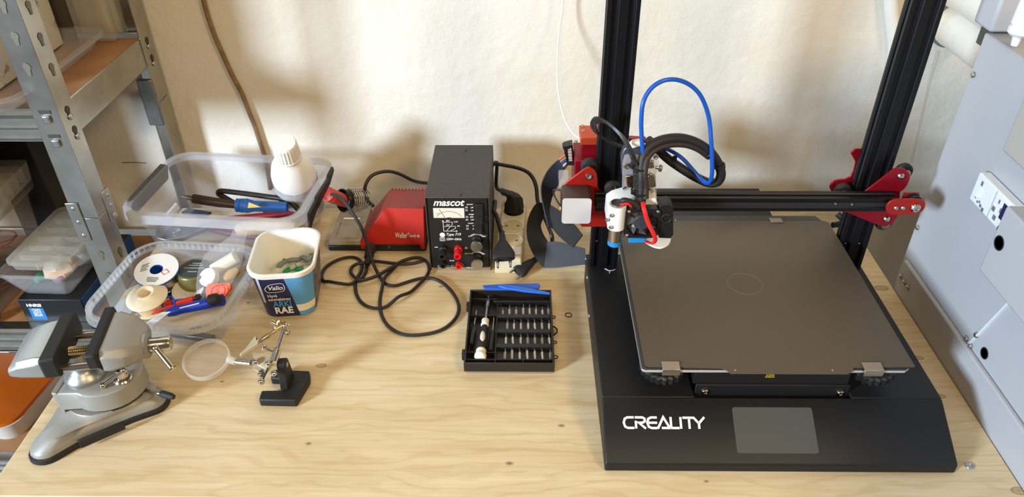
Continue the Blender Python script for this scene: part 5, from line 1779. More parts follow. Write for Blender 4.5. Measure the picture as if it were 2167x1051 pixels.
m.line(pf, [(q[0] - 0.0018, q[2] - 0.0014), (q[0] + 0.0018, q[2] - 0.0014), (q[0] + 0.0018, q[2] + 0.0014), (q[0] - 0.0018, q[2] + 0.0014)], 0.0006, closed=True)
# little voltage/current diagram
D = [P2(p) for p in [(-0.1197,0.957,0.0917),(-0.1193,0.957,0.0736),(-0.0998,0.957,0.0736)]]
m.line(pf, D, 0.0007)
m.line(pf, [P2(p) for p in [(-0.1198,0.957,0.0899),(-0.1054,0.957,0.09),(-0.1057,0.957,0.0857),(-0.1149,0.957,0.0744)]], 0.0006)
m.line(pf, [P2(p) for p in [(-0.1195,0.957,0.0822),(-0.1008,0.957,0.0823),(-0.101,0.957,0.0788),(-0.1099,0.957,0.0736)]], 0.0006)
for q in ((-0.1197,0.957,0.0917), (-0.0998,0.957,0.0736)):
    m.add([pf @ V((q[0] + 0.0013 * math.cos(2 * PI * i / 10), q[2] + 0.0013 * math.sin(2 * PI * i / 10), 0.0002)) for i in range(10)], [tuple(range(10))])
for q in [(-0.0829,0.957,0.1162),(-0.0831,0.957,0.1112),(-0.0829,0.957,0.0994),(-0.0831,0.957,0.0943),(-0.0828,0.957,0.0832),(-0.083,0.957,0.078)]:
    m.line(pf, [(q[0] - 0.0014, q[2] - 0.0009), (q[0] + 0.0014, q[2] - 0.0009), (q[0] + 0.0014, q[2] + 0.0011), (q[0] - 0.0014, q[2] + 0.0011)], 0.0005, closed=True)
# arcs over the knobs
for kk, top in (((-0.0694,0.957,0.0544), 0.0125), ((-0.0697,0.957,0.021), 0.0125)):
    arc = [(kk[0] + 0.0118 * math.cos(rad(a)), kk[2] + 0.0015 + 0.0118 * math.sin(rad(a))) for a in range(140, 39, -10)]
    m.line(pf, arc, 0.0007)
    arc2 = [(kk[0] + 0.0132 * math.cos(rad(a)), kk[2] + 0.0015 + 0.0132 * math.sin(rad(a))) for a in range(140, 39, -10)]
    m.line(pf, arc2, 0.0006)
# row of small earth and socket signs along the bottom
for q in [(-0.1306,0.957,0.0061),(-0.1224,0.957,0.0061),(-0.1165,0.957,0.0061),(-0.1097,0.957,0.0061),(-0.1031,0.957,0.0052),(-0.0949,0.957,0.0053)]:
    m.line(pf, [(q[0] + 0.0021 * math.cos(2 * PI * i / 12), q[2] + 0.0021 * math.sin(2 * PI * i / 12)) for i in range(12)], 0.0005, closed=True)
obj('panel_symbols', m, MT['white_paint'], pnl, smooth=0)
# meter window
w0, w1 = (-0.1331,0.957,0.1153), (-0.0865,0.957,0.0977)
ml, mr, mt_, mb_ = w0[0], w1[0], w0[2], w1[2]
m = MB().quad(pf, ml, mr, mb_, mt_, 0.0004)
met = obj('meter', m, mat('meter_face', (226, 218, 200), 0.3), pnl)
m = MB()
cx_ = (ml + mr) / 2
arc = [(cx_ + 0.021 * math.cos(rad(a)), mb_ - 0.006 + 0.0175 * math.sin(rad(a))) for a in range(150, 29, -8)]
m.line(pf, arc, 0.0004, 0.0006)
for a in range(150, 29, -10):
    c_, s_ = math.cos(rad(a)), math.sin(rad(a))
    m.line(pf, [(cx_ + 0.021 * c_, mb_ - 0.006 + 0.0175 * s_), (cx_ + 0.0225 * c_, mb_ - 0.006 + 0.0192 * s_)], 0.0004, 0.0006)
m.line(pf, [(ml + 0.009, mt_ - 0.002), (cx_ - 0.006, mb_)], 0.0005, 0.0007)
m.line(pf, [(ml + 0.003, mb_ + 0.008), (ml + 0.010, mb_ + 0.008)], 0.0004, 0.0006)
m.line(pf, [(cx_ - 0.003, mb_ + 0.0006), (cx_ + 0.003, mb_ + 0.0006)], 0.0009, 0.0007)
obj('meter_scale', m, mat('dark_print', (72, 66, 62), 0.6), met, smooth=0)
# rocker switches
sw0 = (-0.0637,0.957,0.122)
for zc, lab in (((-0.0639,0.957,0.1137), 'switch'), ((-0.0644,0.957,0.0986), 'switch'), ((-0.0657,0.957,0.0806), 'switch')):
    m = MB()
    xw = 0.0058
    prof = [(yf + 0.002, zc[2] - 0.0098), (yf - 0.0045, zc[2] - 0.0090), (yf - 0.0015, zc[2]), (yf - 0.0012, zc[2] + 0.0094), (yf + 0.002, zc[2] + 0.0098)]
    m.loft([[V((zc[0] - xw, p[0], p[1])) for p in prof], [V((zc[0] + xw, p[0], p[1])) for p in prof]])
    obj('rocker_switch', m, MT['black_plastic'], PS, bevel=0.0008)
# knobs
for kk in ((-0.0694,0.957,0.0544), (-0.0697,0.957,0.021)):
    o_ = V((kk[0], yf + 0.0018, kk[2]))
    m = MB().lathe([(0.0088, 0.0), (0.0088, 0.006), (0.0082, 0.0075), (0.0082, 0.0120)], o_, (0, -1, 0), n=36)
    kb = obj('knob', m, MT['black_plastic'], PS)
    m = MB().lathe([(0.0091, 0.0005), (0.0091, 0.0050)], o_, (0, -1, 0), n=36, caps=False)
    obj('knob_ring', m, MT['brass'], kb)
    m = MB().lathe([(0.0082, 0.0110), (0.0092, 0.0120), (0.0092, 0.0150), (0.0086, 0.0160), (0.0, 0.0160)], o_, (0, -1, 0), n=36)
    obj('knob_cap', m, mat('spun_aluminium', (196, 194, 190), 0.3, 1.0), kb)
# binding posts
for top, low, mt2, nm in (((-0.1219,0.957,0.0408), (-0.1235,0.957,0.0126), MT['black_plastic'], 'black'), ((-0.0984,0.957,0.0409), (-0.0991,0.957,0.0108), mat('bright_red_post', (214, 24, 28), 0.28), 'red')):
    o_ = V((top[0], yf + 0.0018, top[2]))
    m = MB().lathe([(0.0066, 0.0), (0.0066, 0.006), (0.0052, 0.0075), (0.0060, 0.010), (0.0060, 0.021), (0.0054, 0.0225), (0.0034, 0.0225), (0.0030, 0.016), (0.0, 0.016)], o_, (0, -1, 0), n=28)
    bp_ = obj('binding_post', m, mt2, PS, smooth=40)
    m = MB().cyl(o_ + V((0, -0.0085, 0.0045)), o_ + V((0, -0.0085, 0.0064)), 0.0016, 0.0016, 10)
    obj('post_pin', m, MT['chrome'], bp_)
    o2 = V((low[0], yf + 0.0018, low[2]))
    m = MB().lathe([(0.0054, 0.0), (0.0054, 0.006), (0.0048, 0.0075), (0.0026, 0.0075), (0.0024, 0.003), (0.0, 0.003)], o2, (0, -1, 0), n=24)
    obj('socket', m, mt2, PS, smooth=40)
m = MB().torus(V((-0.0955, yf, 0.0105)), (0, 1, 0), 0.0030, 0.0007, 20, 6)
obj('solder_tag', m, MT['brass'], PS)
# mains cord from the back with a free plug in front of the ribbon cable
m = MB().tube(cat([(-0.0597,1.128,0.0971),(-0.0462,1.13,0.096),(-0.0279,1.13,0.0924),(-0.0078,1.125,0.0906),(0.0082,1.115,0.089),(0.0185,1.105,0.082),(0.024,1.095,0.0696),(0.0256,1.08,0.0574),(0.0294,1.065,0.0483),(0.0377,1.045,0.0408),(0.044,1.02,0.0388),(0.0478,0.995,0.0392)] + [(0.0492,1.0184,0.012),(0.0427,1.0051,0.01),(0.0317,0.9881,0.009),(0.0239,0.9764,0.009)], 5), 0.0033, 10)
pc = obj('power_cord', m, MT['cable_black'], PS)


def europlug(a, b, up, parent, name='plug', hw=0.0155):
    """flat two pin plug from cord end a to pin face b"""
    a, b, up = V(a), V(b), V(up).normalized()
    d = (b - a)
    L_ = d.length
    d.normalize()
    up = (up - d * up.dot(d)).normalized()
    s_ = d.cross(up)
    rings = []
    for t, w_, h_ in ((0.0, 0.0042, 0.0042), (0.25, 0.0050, 0.0050), (0.34, 0.0062, 0.0056), (0.62, hw * 0.78, 0.0062), (0.80, hw, 0.0064), (0.98, hw * 0.98, 0.0060), (1.0, hw * 0.90, 0.0052)):
        c = a + d * (L_ * t)
        rings.append([c + s_ * w_ * math.copysign(abs(math.cos(q)) ** 0.6, math.cos(q)) + up * h_ * math.copysign(abs(math.sin(q)) ** 0.8, math.sin(q)) for q in [2 * PI * k / 24 for k in range(24)]])
    mm = MB().loft(rings)
    p = obj(name, mm, MT['black_soft'], parent, smooth=40)
    return p, d, s_, L_


def pins(b, d, s_, parent, ln=0.019):
    for k in (-0.0093, 0.0093):
        c = V(b) + s_ * k
        if parent.parent is None or parent.parent.parent is None:
            mm = MB().cyl(c - d * 0.001, c + d * ln * 0.52, 0.0023, 0.0023, 12)
            obj('pin_sleeve', mm, MT['black_plastic'], parent)
            mm = MB().cyl(c + d * ln * 0.5, c + d * ln, 0.0020, 0.0017, 12)
            obj('pin', mm, MT['steel'], parent)


a_, b_ = V((0.0247,0.9777,0.009)), V((-0.006,0.9401,0.009))
pl_, d_, s_, L_ = europlug(a_, b_, (0.35, -0.2, 0.9), PS, 'mains_plug', 0.0110)
for k in (-0.0075, 0.0075):
    c = b_ + s_ * k
    obj('pin', MB().cyl(c - d_ * 0.002, c + d_ * 0.011, 0.0020, 0.0017, 12), MT['steel'], pl_)

# ------------------------------------------------------------------ power strip with two plugs
PW = thing('power_strip', 'yellowed white power strip lying between the power supply and the ribbon cable', 'power strip', (-0.017, 1.03, 0.0))
old = mat('yellowed_white_plastic', (226, 212, 178), 0.32, noise=((200, 176, 128), 26, 0.5, 0.75))
hs_ = 0.036
fst = frame((0, 0, 0), (1, 0, 0), (0, 1, 0))
ps_b = [(-0.0425, 0.948), (0.0005, 0.948), (0.0090, 1.112), (-0.0350, 1.112)]
m = MB()


def stripring(k, z):
    cx2 = sum(p[0] for p in ps_b) / 4
    cy2 = sum(p[1] for p in ps_b) / 4
    return [V((p[0] + (0.0018 if p[0] < cx2 else -0.0018) * k, p[1] + (0.003 if p[1] < cy2 else -0.003) * k, z)) for p in ps_b]


m.loft([stripring(0.3, 0.0), stripring(0, 0.002), stripring(0.8, hs_ - 0.002), stripring(1.3, hs_)])
obj('strip_body', m, old, PW, bevel=0.003, seg=3)
m = MB()
m.slab([(-0.0385, 0.950, hs_), (-0.0025, 0.950, hs_), (-0.0015, 0.970, hs_), (-0.0375, 0.970, hs_)], (0, 0, 0.0004))
obj('white_end', m, MT['white'], PW)
rim_p = mat('socket_rim_plastic', (232, 220, 190), 0.3)
well = mat('socket_well', (206, 184, 132), 0.4)
for i, (yy, dark_) in enumerate(((0.988, 0), (1.030, 0), (1.075, 1))):
    xx = -0.0195 + (yy - 0.948) * 0.045
    m = MB()
    cc_ = V((xx, yy, hs_))
    m.lathe([(0.0192, -0.0004), (0.0192, 0.0010), (0.0172, 0.0010), (0.0168, -0.0000)], cc_, n=40, caps=False)
    so = obj('socket', m, rim_p, PW)
    m = MB().lathe([(0.0170, 0.0002), (0.0, 0.0002)], cc_, n=36, caps=False)
    obj('socket_well', m, mat('dark_socket_well', (28, 25, 22), 0.5) if dark_ else well, so)
    if not dark_:
        for k in (-0.0095, 0.0095):
            obj('pin_hole', MB().lathe([(0.0024, 0.0), (0.0, 0.0)], cc_ + V((k, 0, 0.0004)), n=14, caps=False), mat('hole_brown', (120, 84, 40), 0.6), so)
        obj('earth_clip', MB().bx(cc_.x - 0.0162, cc_.x - 0.0142, cc_.y - 0.003, cc_.y + 0.003, hs_, hs_ + 0.0022), MT['brass'], so)
# plug in the rear socket
RP = thing('power_plug', 'black angled mains plug pushed into the rear socket of the power strip', 'plug', (-0.013, 1.075, hs_))
m = MB()
c0 = V((-0.0135, 1.075, hs_ + 0.0012))
tip_ = V((-0.0349,1.13,0.042))
rings = []
for t, w_, h_ in ((0.0, 0.0150, 0.0125), (0.12, 0.0155, 0.0130), (0.32, 0.0150, 0.0125), (0.42, 0.0120, 0.0110), (0.60, 0.0070, 0.0068), (0.62, 0.0062, 0.0060), (1.0, 0.0046, 0.0046)):
    top = V((-0.0116,1.085,0.0469))
    c = c0 * (1 - t) ** 2 + (c0 + V((0.004, 0.000, 0.034))) * 2 * t * (1 - t) + tip_ * t * t
    dd = (2 * (1 - t) * V((0.004, 0.0, 0.034)) + 2 * t * (tip_ - c0 - V((0.004, 0, 0.034)))).normalized()
    s1_ = dd.cross(V((0.3, 1, 0.2))).normalized()
    s2_ = dd.cross(s1_)
    rings.append([c + s1_ * w_ * math.copysign(abs(math.cos(q)) ** 0.6, math.cos(q)) + s2_ * h_ * math.copysign(abs(math.sin(q)) ** 0.6, math.sin(q)) for q in [2 * PI * k / 24 for k in range(24)]])
m.loft(rings)
obj('plug_body', m, MT['black_soft'], RP, smooth=40)
m = MB().tube(cat([tip_ + V((0.003, -0.006, -0.004)), tip_, tip_ + V((-0.010, 0.010, 0.004)), V((-0.044, 1.150, 0.088)), V((-0.060, 1.158, 0.060))], 6), 0.0032, 10)
obj('cord', m, MT['cable_black'], RP)
# flat plug lying on the front of the strip
FP = thing('power_plug', 'black flat two pin plug lying on the front end of the power strip', 'plug', (-0.026, 0.965, hs_))
a_, b_ = V((-0.0312,0.9777,0.058)), V((-0.0273,0.9228,0.047))
pl_, d_, s_, L_ = europlug(a_, b_, (0.0, -0.5, 0.85), FP, 'plug_body', 0.0175)
for k in (-0.0095, 0.0095):
    c = b_ + s_ * k
    obj('pin_sleeve', MB().cyl(c - d_ * 0.002, c + d_ * 0.0080, 0.0023, 0.0023, 12), MT['black_plastic'], FP)
    obj('pin', MB().cyl(c + d_ * 0.0078, c + d_ * 0.0165, 0.0020, 0.0016, 12), MT['steel'], FP)
m = MB().tube(cat([a_ + d_ * 0.004, V((-0.0358,0.9896,0.066)), V((-0.0405,1.0031,0.074)), V((-0.0437,1.0097,0.076)), V((-0.0445, 1.035, 0.066)), V((-0.0448, 1.075, 0.055))], 5), 0.0034, 10)
obj('cord', m, MT['cable_black'], FP)

# ------------------------------------------------------------------ precision bit case
BCX0, BCX1, BCY0, BCY1, BH_ = -0.0766, 0.0437, 0.7275, 0.884, 0.0195
BC = thing('bit_case', 'open black plastic bit case lying on the bench in front of the power strip', 'bit case', (-0.0165, 0.806, 0.0))
m = MB()
yF, yB = BCY0, BCY1
m.bx(BCX0, BCX1, yF, yF + 0.0022, 0.004, BH_)
m.bx(BCX0, BCX0 + 0.0026, yF + 0.0022, yB, 0.004, BH_)
m.bx(BCX1 - 0.0026, BCX1, yF + 0.0022, yB, 0.004, BH_)
m.bx(BCX0 + 0.0026, BCX1 - 0.0026, yB - 0.0024, yB, 0.004, BH_)
m.bx(BCX0 + 0.0026, BCX1 - 0.0026, yF + 0.0022, yB - 0.0024, 0.004, 0.0062)
obj('tray', m, mat('case_black', (32, 29, 26), 0.42), BC, bevel=0.0008)
m = MB()
m.loft([ringz(rrect((BCX1 - BCX0) / 2 - 0.001, (yB - yF) / 2 - 0.001, 0.004, 4, (BCX0 + BCX1) / 2, (yB + yF) / 2), 0.0), ringz(rrect((BCX1 - BCX0) / 2, (yB - yF) / 2, 0.004, 4, (BCX0 + BCX1) / 2, (yB + yF) / 2), 0.0042)])
obj('case_bottom', m, mat('pinkish_smoky_plastic', (150, 128, 114), 0.25), BC)
xd = -0.0360
dvm = MT['black_plastic']
for (x0_, x1_, y0_, y1_) in ((xd, xd + 0.0016, yF + 0.002, yB - 0.030), (xd + 0.0016, BCX1 - 0.0026, 0.7385, 0.7401), (xd + 0.0016, BCX1 - 0.0026, 0.7630, 0.7700), (xd + 0.0016, BCX1 - 0.0026, 0.7930, 0.8000), (xd + 0.0016, BCX1 - 0.0026, 0.8250, 0.8320), (xd - 0.006, BCX1 - 0.0026, 0.8600, 0.8625), (BCX0 + 0.0026, xd, 0.7380, 0.7396), (BCX0 + 0.0026, xd, 0.7520, 0.7534), (BCX0 + 0.0026, xd, 0.8290, 0.8305), (BCX0 + 0.0026, xd, 0.8660, 0.8675), (0.0010, 0.0024, yF + 0.002, 0.7385)):
    obj('divider', MB().bx(x0_, x1_, y0_, y1_, 0.0060, BH_ - 0.0035), dvm, BC, bevel=0.0004)
# sloping bit rests
for y in (0.7475, 0.7775, 0.8085, 0.8400):
    m = MB()
    pr = [(y - 0.0085, 0.0062), (y + 0.0155, 0.0062), (y + 0.0155, 0.0098), (y - 0.0085, 0.0078)]
    m.loft([[V((xd + 0.0016, p[0], p[1])) for p in pr], [V((BCX1 - 0.0026, p[0], p[1])) for p in pr]])
    obj('bit_rest', m, dvm, BC)
m = MB()
m.slab([(-0.0300 + 0.004, 0.884, 0.006), (0.008, 0.884, 0.006), (0.008, 0.9050, 0.006), (-0.0300 + 0.004, 0.9050, 0.006)], (0, 0, 0.004))
obj('hang_tab', m, MT['black_plastic'], BC, bevel=0.0018)
for yy in (0.752, 0.853):
    obj('latch', MB().bx(BCX0 - 0.0040, BCX0 + 0.0004, yy - 0.006, yy + 0.006, 0.006, 0.017), MT['black_plastic'], BC, bevel=0.0012)
for yy, r_ in ((0.837, 0.0026), (0.7835, 0.0026), (0.754, 0.003)):
    obj('hinge_loop', MB().torus((BCX1 + 0.0022, yy, 0.006), (0, 0, 1), r_, 0.0008, 20, 6), MT['black_plastic'], BC)
m = MB()
q = [(BCX1, 0.818, 0.005), (BCX1 + 0.003, 0.817, 0.005), (BCX1 + 0.0065, 0.812, 0.005), (BCX1 + 0.006, 0.805, 0.005), (BCX1 + 0.001, 0.799, 0.005)]
m.tube(q, 0.0011, 8)
obj('bail_latch', m, MT['black_plastic'], BC)
# 29 bits
bit_m = mat('nickel_steel', (196, 186, 170), 0.36, 0.8)


def bit(name):
    mm = MB()
    hexa = ngon(0.00205, 6)
    L1_ = 0.0155
    rings = [[V((p[0] * k, y, p[1] * k)) for p in hexa] for y, k in ((0.0, 0.8), (0.0008, 1.0), (L1_ - 0.001, 1.0), (L1_, 0.75))]
    mm.loft(rings)
    b = obj(name, mm, bit_m, smooth=20)
    sh = MB().tube([(0, L1_ - 0.0005, 0), (0, L1_ + 0.004, 0), (0, L1_ + 0.0075, 0), (0, L1_ + 0.009, 0)], [0.0013, 0.0012, 0.0011, 0.0005], 10)
    tp = obj('tip', sh, mat('darker_steel_tip', (128, 122, 114), 0.35, 1.0), b)
    return b


proto = bit('screwdriver_bit')
rows_ = [((1045, 1062, 1077, 1093, 1109, 1124, 1140, 1156), 638, (0.8, 1, 0.92, 1.12, 1.08, 1.0, 0.86, 1.05), 'rear'), ((1060, 1075, 1091, 1107, 1123, 1139, 1156), 674, (1.08, 1.0, 1.06, 1.06, 1.06, 1.06, 1.0), 'second'),
         ((1057, 1073, 1090, 1106, 1122, 1139, 1156), 709, (1.05, 1.1, 1.06, 1.02, 1.04, 1.0, 1.03), 'third'), ((1054, 1071, 1088, 1105, 1122, 1139, 1156), 742, (1.12, 1.3, 1.06, 1.25, 1.2, 1.1, 1.08), 'front')]
ybase = {'rear': 0.8325, 'second': 0.8005, 'third': 0.7705, 'front': 0.7405}
xs8 = [-0.0275, -0.0175, -0.0080, 0.0020, 0.0115, 0.0205, 0.0300, 0.0390]
xs7 = [-0.0205, -0.0108, -0.0008, 0.0092, 0.0190, 0.0288, 0.0388]
ords = ['leftmost', 'second from the left', 'third from the left', 'fourth from the left', 'fifth from the left', 'sixth from the left', 'seventh from the left', 'rightmost']
first = True
rr = random.Random(2)
for pxs, py, ks, nm in rows_:
    n_ = len(pxs)
    xs_ = xs8 if n_ == 8 else xs7
    shift = {'rear': 0.0, 'second': 0.0, 'third': -0.0012, 'front': -0.0024}[nm]
    for i in range(n_):
        b = proto if first else proto.copy()
        if not first:
            COL.objects.link(b)
            for ch in list(proto.children):
                c = ch.copy()
                COL.objects.link(c)
                c.parent = b
        first = False
        wd = ords[i] if i < n_ - 1 else 'rightmost'
        sl = 1 - i / (n_ - 1)
        b.location = (xs_[i] + shift * sl, ybase[nm], 0.0108)
        b.rotation_euler = (rad(5), rad(rr.uniform(-20, 20)), rad(rr.uniform(-2, 2)))
        b.scale = (1, ks[i] * 0.98, 1)
        tag(b, 'steel screwdriver bit %s in the %s row of the case' % (wd, nm), 'screwdriver bit', 'screwdriver bits in the black case')
# the large driver with white and black handle
DR = thing('precision_driver', 'precision screwdriver handle in white and black with chrome shaft in the bit case', 'screwdriver', (-0.057, 0.79, 0.0085))
ax0, ax1 = V((-0.0555, 0.7415, 0.0150)), V((-0.0485, 0.879, 0.0135))
dd = (ax1 - ax0)
Ld = dd.length
dd.normalize()
S_ = lambda t: ax0 + dd * t
m = MB().lathe([(0.0, 0.0), (0.0062, 0.0), (0.0080, 0.0015), (0.0082, 0.006), (0.0066, 0.0080), (0.0064, 0.0105), (0.0070, 0.0115), (0.0070, 0.0150), (0.0056, 0.017)], ax0, dd, n=28)
obj('end_cap', m, mat('ivory_plastic', (238, 232, 214), 0.35), DR, smooth=50)
m = MB().lathe([(0.0050, 0.0165), (0.0068, 0.019), (0.0074, 0.028), (0.0070, 0.040), (0.0054, 0.052), (0.0044, 0.060), (0.0042, 0.066)], ax0, dd, n=28)
grp = obj('grip', m, MT['black_soft'], DR, smooth=50)
m = MB().ball(S_(0.036) + V((0, 0, 0.0055)), 0.0135, 20, (0.27, 1.0, 0.2))
obj('grip_inlay', m, mat('ivory_inlay', (228, 220, 196), 0.4), grp)
m = MB().lathe([(0.0044, 0.0655), (0.0058, 0.068), (0.0050, 0.072), (0.0056, 0.078), (0.0036, 0.081)], ax0, dd, n=24)
obj('collar', m, mat('ivory_collar', (236, 230, 212), 0.35), DR, smooth=50)
m = MB().lathe([(0.0022, 0.080), (0.0022, 0.109), (0.0032, 0.110), (0.0032, 0.124), (0.0022, 0.126), (0.0018, 0.134), (0.0, 0.134)], ax0, dd, n=20)
obj('shaft', m, mat('grey_steel_shaft', (150, 148, 146), 0.35, 1.0), DR, smooth=50)
for (bx0, by0, bx1, by1, lab) in ((-0.0690, 0.770, -0.0655, 0.843, 'thin black mini screwdriver at the left wall of the bit case'), (-0.0420, 0.757, -0.0395, 0.832, 'thin black mini screwdriver right of the white driver in the bit case')):
    MS = thing('mini_screwdriver', lab, 'screwdriver', (bx0, by0, 0.008), 'mini screwdrivers in the bit case')
    a_, b_ = V((bx0, by0, 0.0128)), V((bx1, by1, 0.0128))
    d2 = b_ - a_
    obj('handle', MB().tube([a_, a_ + d2 * 0.02, a_ + d2 * 0.5, a_ + d2 * 0.55], [0.0030, 0.0040, 0.0040, 0.0024], 16), MT['black_plastic'], MS)
    obj('shaft', MB().cyl(a_ + d2 * 0.54, b_, 0.0010, 0.0009, 10), MT['steel'], MS)
# blue pry tools
m = MB()
m.slab([(-0.0587,0.8902,0.02),(-0.0199,0.8938,0.02),(0.0254,0.8952,0.02),(0.0274,0.8906,0.02),(0.0251,0.8816,0.02),(-0.0197,0.8802,0.02),(-0.0548,0.8812,0.02)], (0, 0, 0.003))
solo('pry_tool', m, mat('blue_nylon', (44, 92, 196), 0.45), 'wide blue pry tool lying flat across the rear edge of the bit case', 'pry tool', 'blue pry tools', bevel=0.0008)
m = MB()
m.slab([(-0.0346,0.8885,0.0232),(-0.0184,0.8886,0.0232),(0.0111,0.8797,0.0232),(0.0415,0.8698,0.0232),(0.0408,0.8665,0.0232),(0.0041,0.8719,0.0232),(-0.0224,0.8784,0.0232),(-0.0352,0.884,0.0232)], (0, 0, 0.003))
solo('pry_tool', m, mat('blue_nylon_light', (38, 104, 214), 0.4), 'narrow tapering blue pry tool lying slanted on top of the wide one', 'pry tool', 'blue pry tools', bevel=0.0008)

# ------------------------------------------------------------------ 3D printer
PR = thing('printer', 'large black 3D printer with brown bed plate and red gantry brackets on the workbench', '3D printer', (0.2985, 0.80, 0.0))
BX0, BX1 = 0.0967, 0.5004
bm_ = MT['black_metal']
m = MB()


def xprism(poly, xa, xb):
    m.loft([[V((xa, p[0], p[1])) for p in poly], [V((xb, p[0], p[1])) for p in poly]])


SL0, SL1 = (0.5725, 0.0150), (0.6370, 0.0505)
front = [(0.5700, 0.0), (0.5700, 0.0125), (0.5725, 0.0150), (0.6370, 0.0505), (0.6395, 0.0505), (0.6395, 0.0)]
xprism(front, BX0, BX1)
obj('front_cover', m, bm_, PR, bevel=0.0022, seg=3, smooth=30)
m = MB()
m.bx(BX0, 0.2070, 0.6390, 0.932, 0.0, 0.0505)
obj('base_housing', m, bm_, PR, bevel=0.0014)
m = MB()
m.bx(0.3935, BX1, 0.6390, 0.932, 0.0, 0.0505)
obj('base_housing', m, bm_, PR, bevel=0.0014)
m = MB()
m.bx(0.2071, 0.3934, 0.6396, 0.932, 0.0, 0.0300)
m.bx(0.185, 0.4070, 0.9325, 1.127, 0.0, 0.0500)
obj('centre_channel', m, MT['black_plastic'], PR, bevel=0.001)
for q in ((0.0965,0.9227,0.0483), (0.0965,0.8861,0.0406), (0.0965,0.8286,0.0159)):
    obj('side_screw', MB().lathe([(0.0030, 0), (0.0026, 0.0012), (0.0, 0.0014)], q, (-1, 0, 0), n=14), MT['steel'], PR)
# slope frame: lettering and screen
sy = V((0, SL1[0] - SL0[0], SL1[1] - SL0[1]))
sf = frame((0, SL0[0], SL0[1]), (1, 0, 0), sy)
iv = sf.inverted()


def SP_(p):
    q = iv @ V(p)
    return q.x, q.y


G = {'C': [[(0.9, 0.95), (0.38, 0.95), (0.16, 0.84), (0.06, 0.5), (0.16, 0.16), (0.38, 0.05), (0.9, 0.05)]],
     'R': [[(0.0, 0.95), (0.62, 0.95), (0.80, 0.84), (0.80, 0.62), (0.62, 0.50), (0.30, 0.50), (0.86, 0.0)], [(0.07, 0.0), (0.07, 0.66)]],
     'E': [[(0.86, 0.95), (0.38, 0.95), (0.16, 0.84), (0.06, 0.5), (0.16, 0.16), (0.38, 0.05), (0.86, 0.05)], [(0.10, 0.5), (0.86, 0.5)]],
     'A': [[(-0.04, 0.0), (0.45, 0.98), (0.93, 0.06), (0.28, 0.06)]],
     'L': [[(0.07, 1.0), (0.07, 0.06), (0.74, 0.06)]],
     'I': [[(0.07, 1.0), (0.07, 0.0)]],
     'T': [[(0.0, 0.94), (0.84, 0.94)], [(0.52, 0.94), (0.52, 0.0)]],
     'Y': [[(0.02, 1.0), (0.46, 0.46)], [(0.94, 1.0), (0.46, 0.46), (0.46, 0.0)]]}
LX0, LX1, LY, LH = 0.1196, 0.2150, 0.0375, 0.0138
adv = {'C': 0.98, 'R': 0.94, 'E': 0.93, 'A': 0.98, 'L': 0.80, 'I': 0.24, 'T': 0.84, 'Y': 0.9}
tot = sum(adv[c] for c in 'CREALITY')
k = (LX1 - LX0) / tot
x = LX0
m = MB()
for c in 'CREALITY':
    for st in G[c]:
        m.line(sf, [(x + px * k, LY + py * LH) for px, py in st], 0.0027, 0.0003)
    x += adv[c] * k
obj('lettering', m, MT['white_paint'], PR, smooth=0)
c0, c1 = (0.2494, 0.0100), (0.3438, 0.0632)
m = MB()
rp = rrect(0.0471, 0.0268, 0.0030, 5, 0.2965, 0.0365)
m.loft([[sf @ V((p[0], p[1], -0.0005)) for p in rp], [sf @ V((p[0], p[1], 0.0006)) for p in rp]])
scr = obj('touch_screen', m, mat('switched_off_grey_screen', (76, 75, 71), 0.34, spec=0.4), PR)
# y axis front plate
m = MB().bx(0.2085, 0.3925, 0.6470, 0.6500, 0.0310, 0.0632)
ep = obj('axis_end_plate', m, bm_, PR, bevel=0.0008)
for q in ((0.2207,0.647,0.052), (0.3827,0.647,0.0507)):
    m = MB().lathe([(0.0047, 0.0), (0.0046, 0.0012), (0.0036, 0.0024), (0.0018, 0.0028), (0.0016, 0.0018), (0.0, 0.0018)], q, (0, -1, 0), n=24)
    obj('screw', m, MT['chrome'], ep)
m = MB().bx(0.232, 0.372, 0.6505, 1.0, 0.0335, 0.0600)
obj('axis_rail', m, MT['black_ano'], PR, bevel=0.0008)
m = MB().bx(0.215, 0.385, 0.668, 0.905, 0.0745, 0.0775)
crp = obj('bed_carriage', m, MT['black_plastic'], PR, bevel=0.001)
m = MB().bx(0.205, 0.39, 0.6495, 0.665, 0.062, 0.0885)
wl = obj('carriage_front', m, MT['black_plastic'], PR, bevel=0.001)
q = (0.2945,0.649,0.0773)
wf = frame((q[0], 0.6492, q[2]), (1, 0, 0), (0, 0, 1))
m = MB()
m.line(wf, [(-0.0052, -0.0030), (0.0052, -0.0030), (0.0030, 0.0048), (-0.0030, 0.0048)], 0.0006, 0.0003, closed=True)
m.text('HOT', wf @ MX.Translation(V((0, -0.0008, 0.0003))), 0.0036, bold=0.0001)
m.line(wf, [(-0.0022, 0.0016), (0.0, 0.0042), (0.0022, 0.0016)], 0.0006, 0.0003, closed=True)
obj('warning_label', m, mat('yellow_print', (214, 172, 40), 0.6), wl, smooth=0)
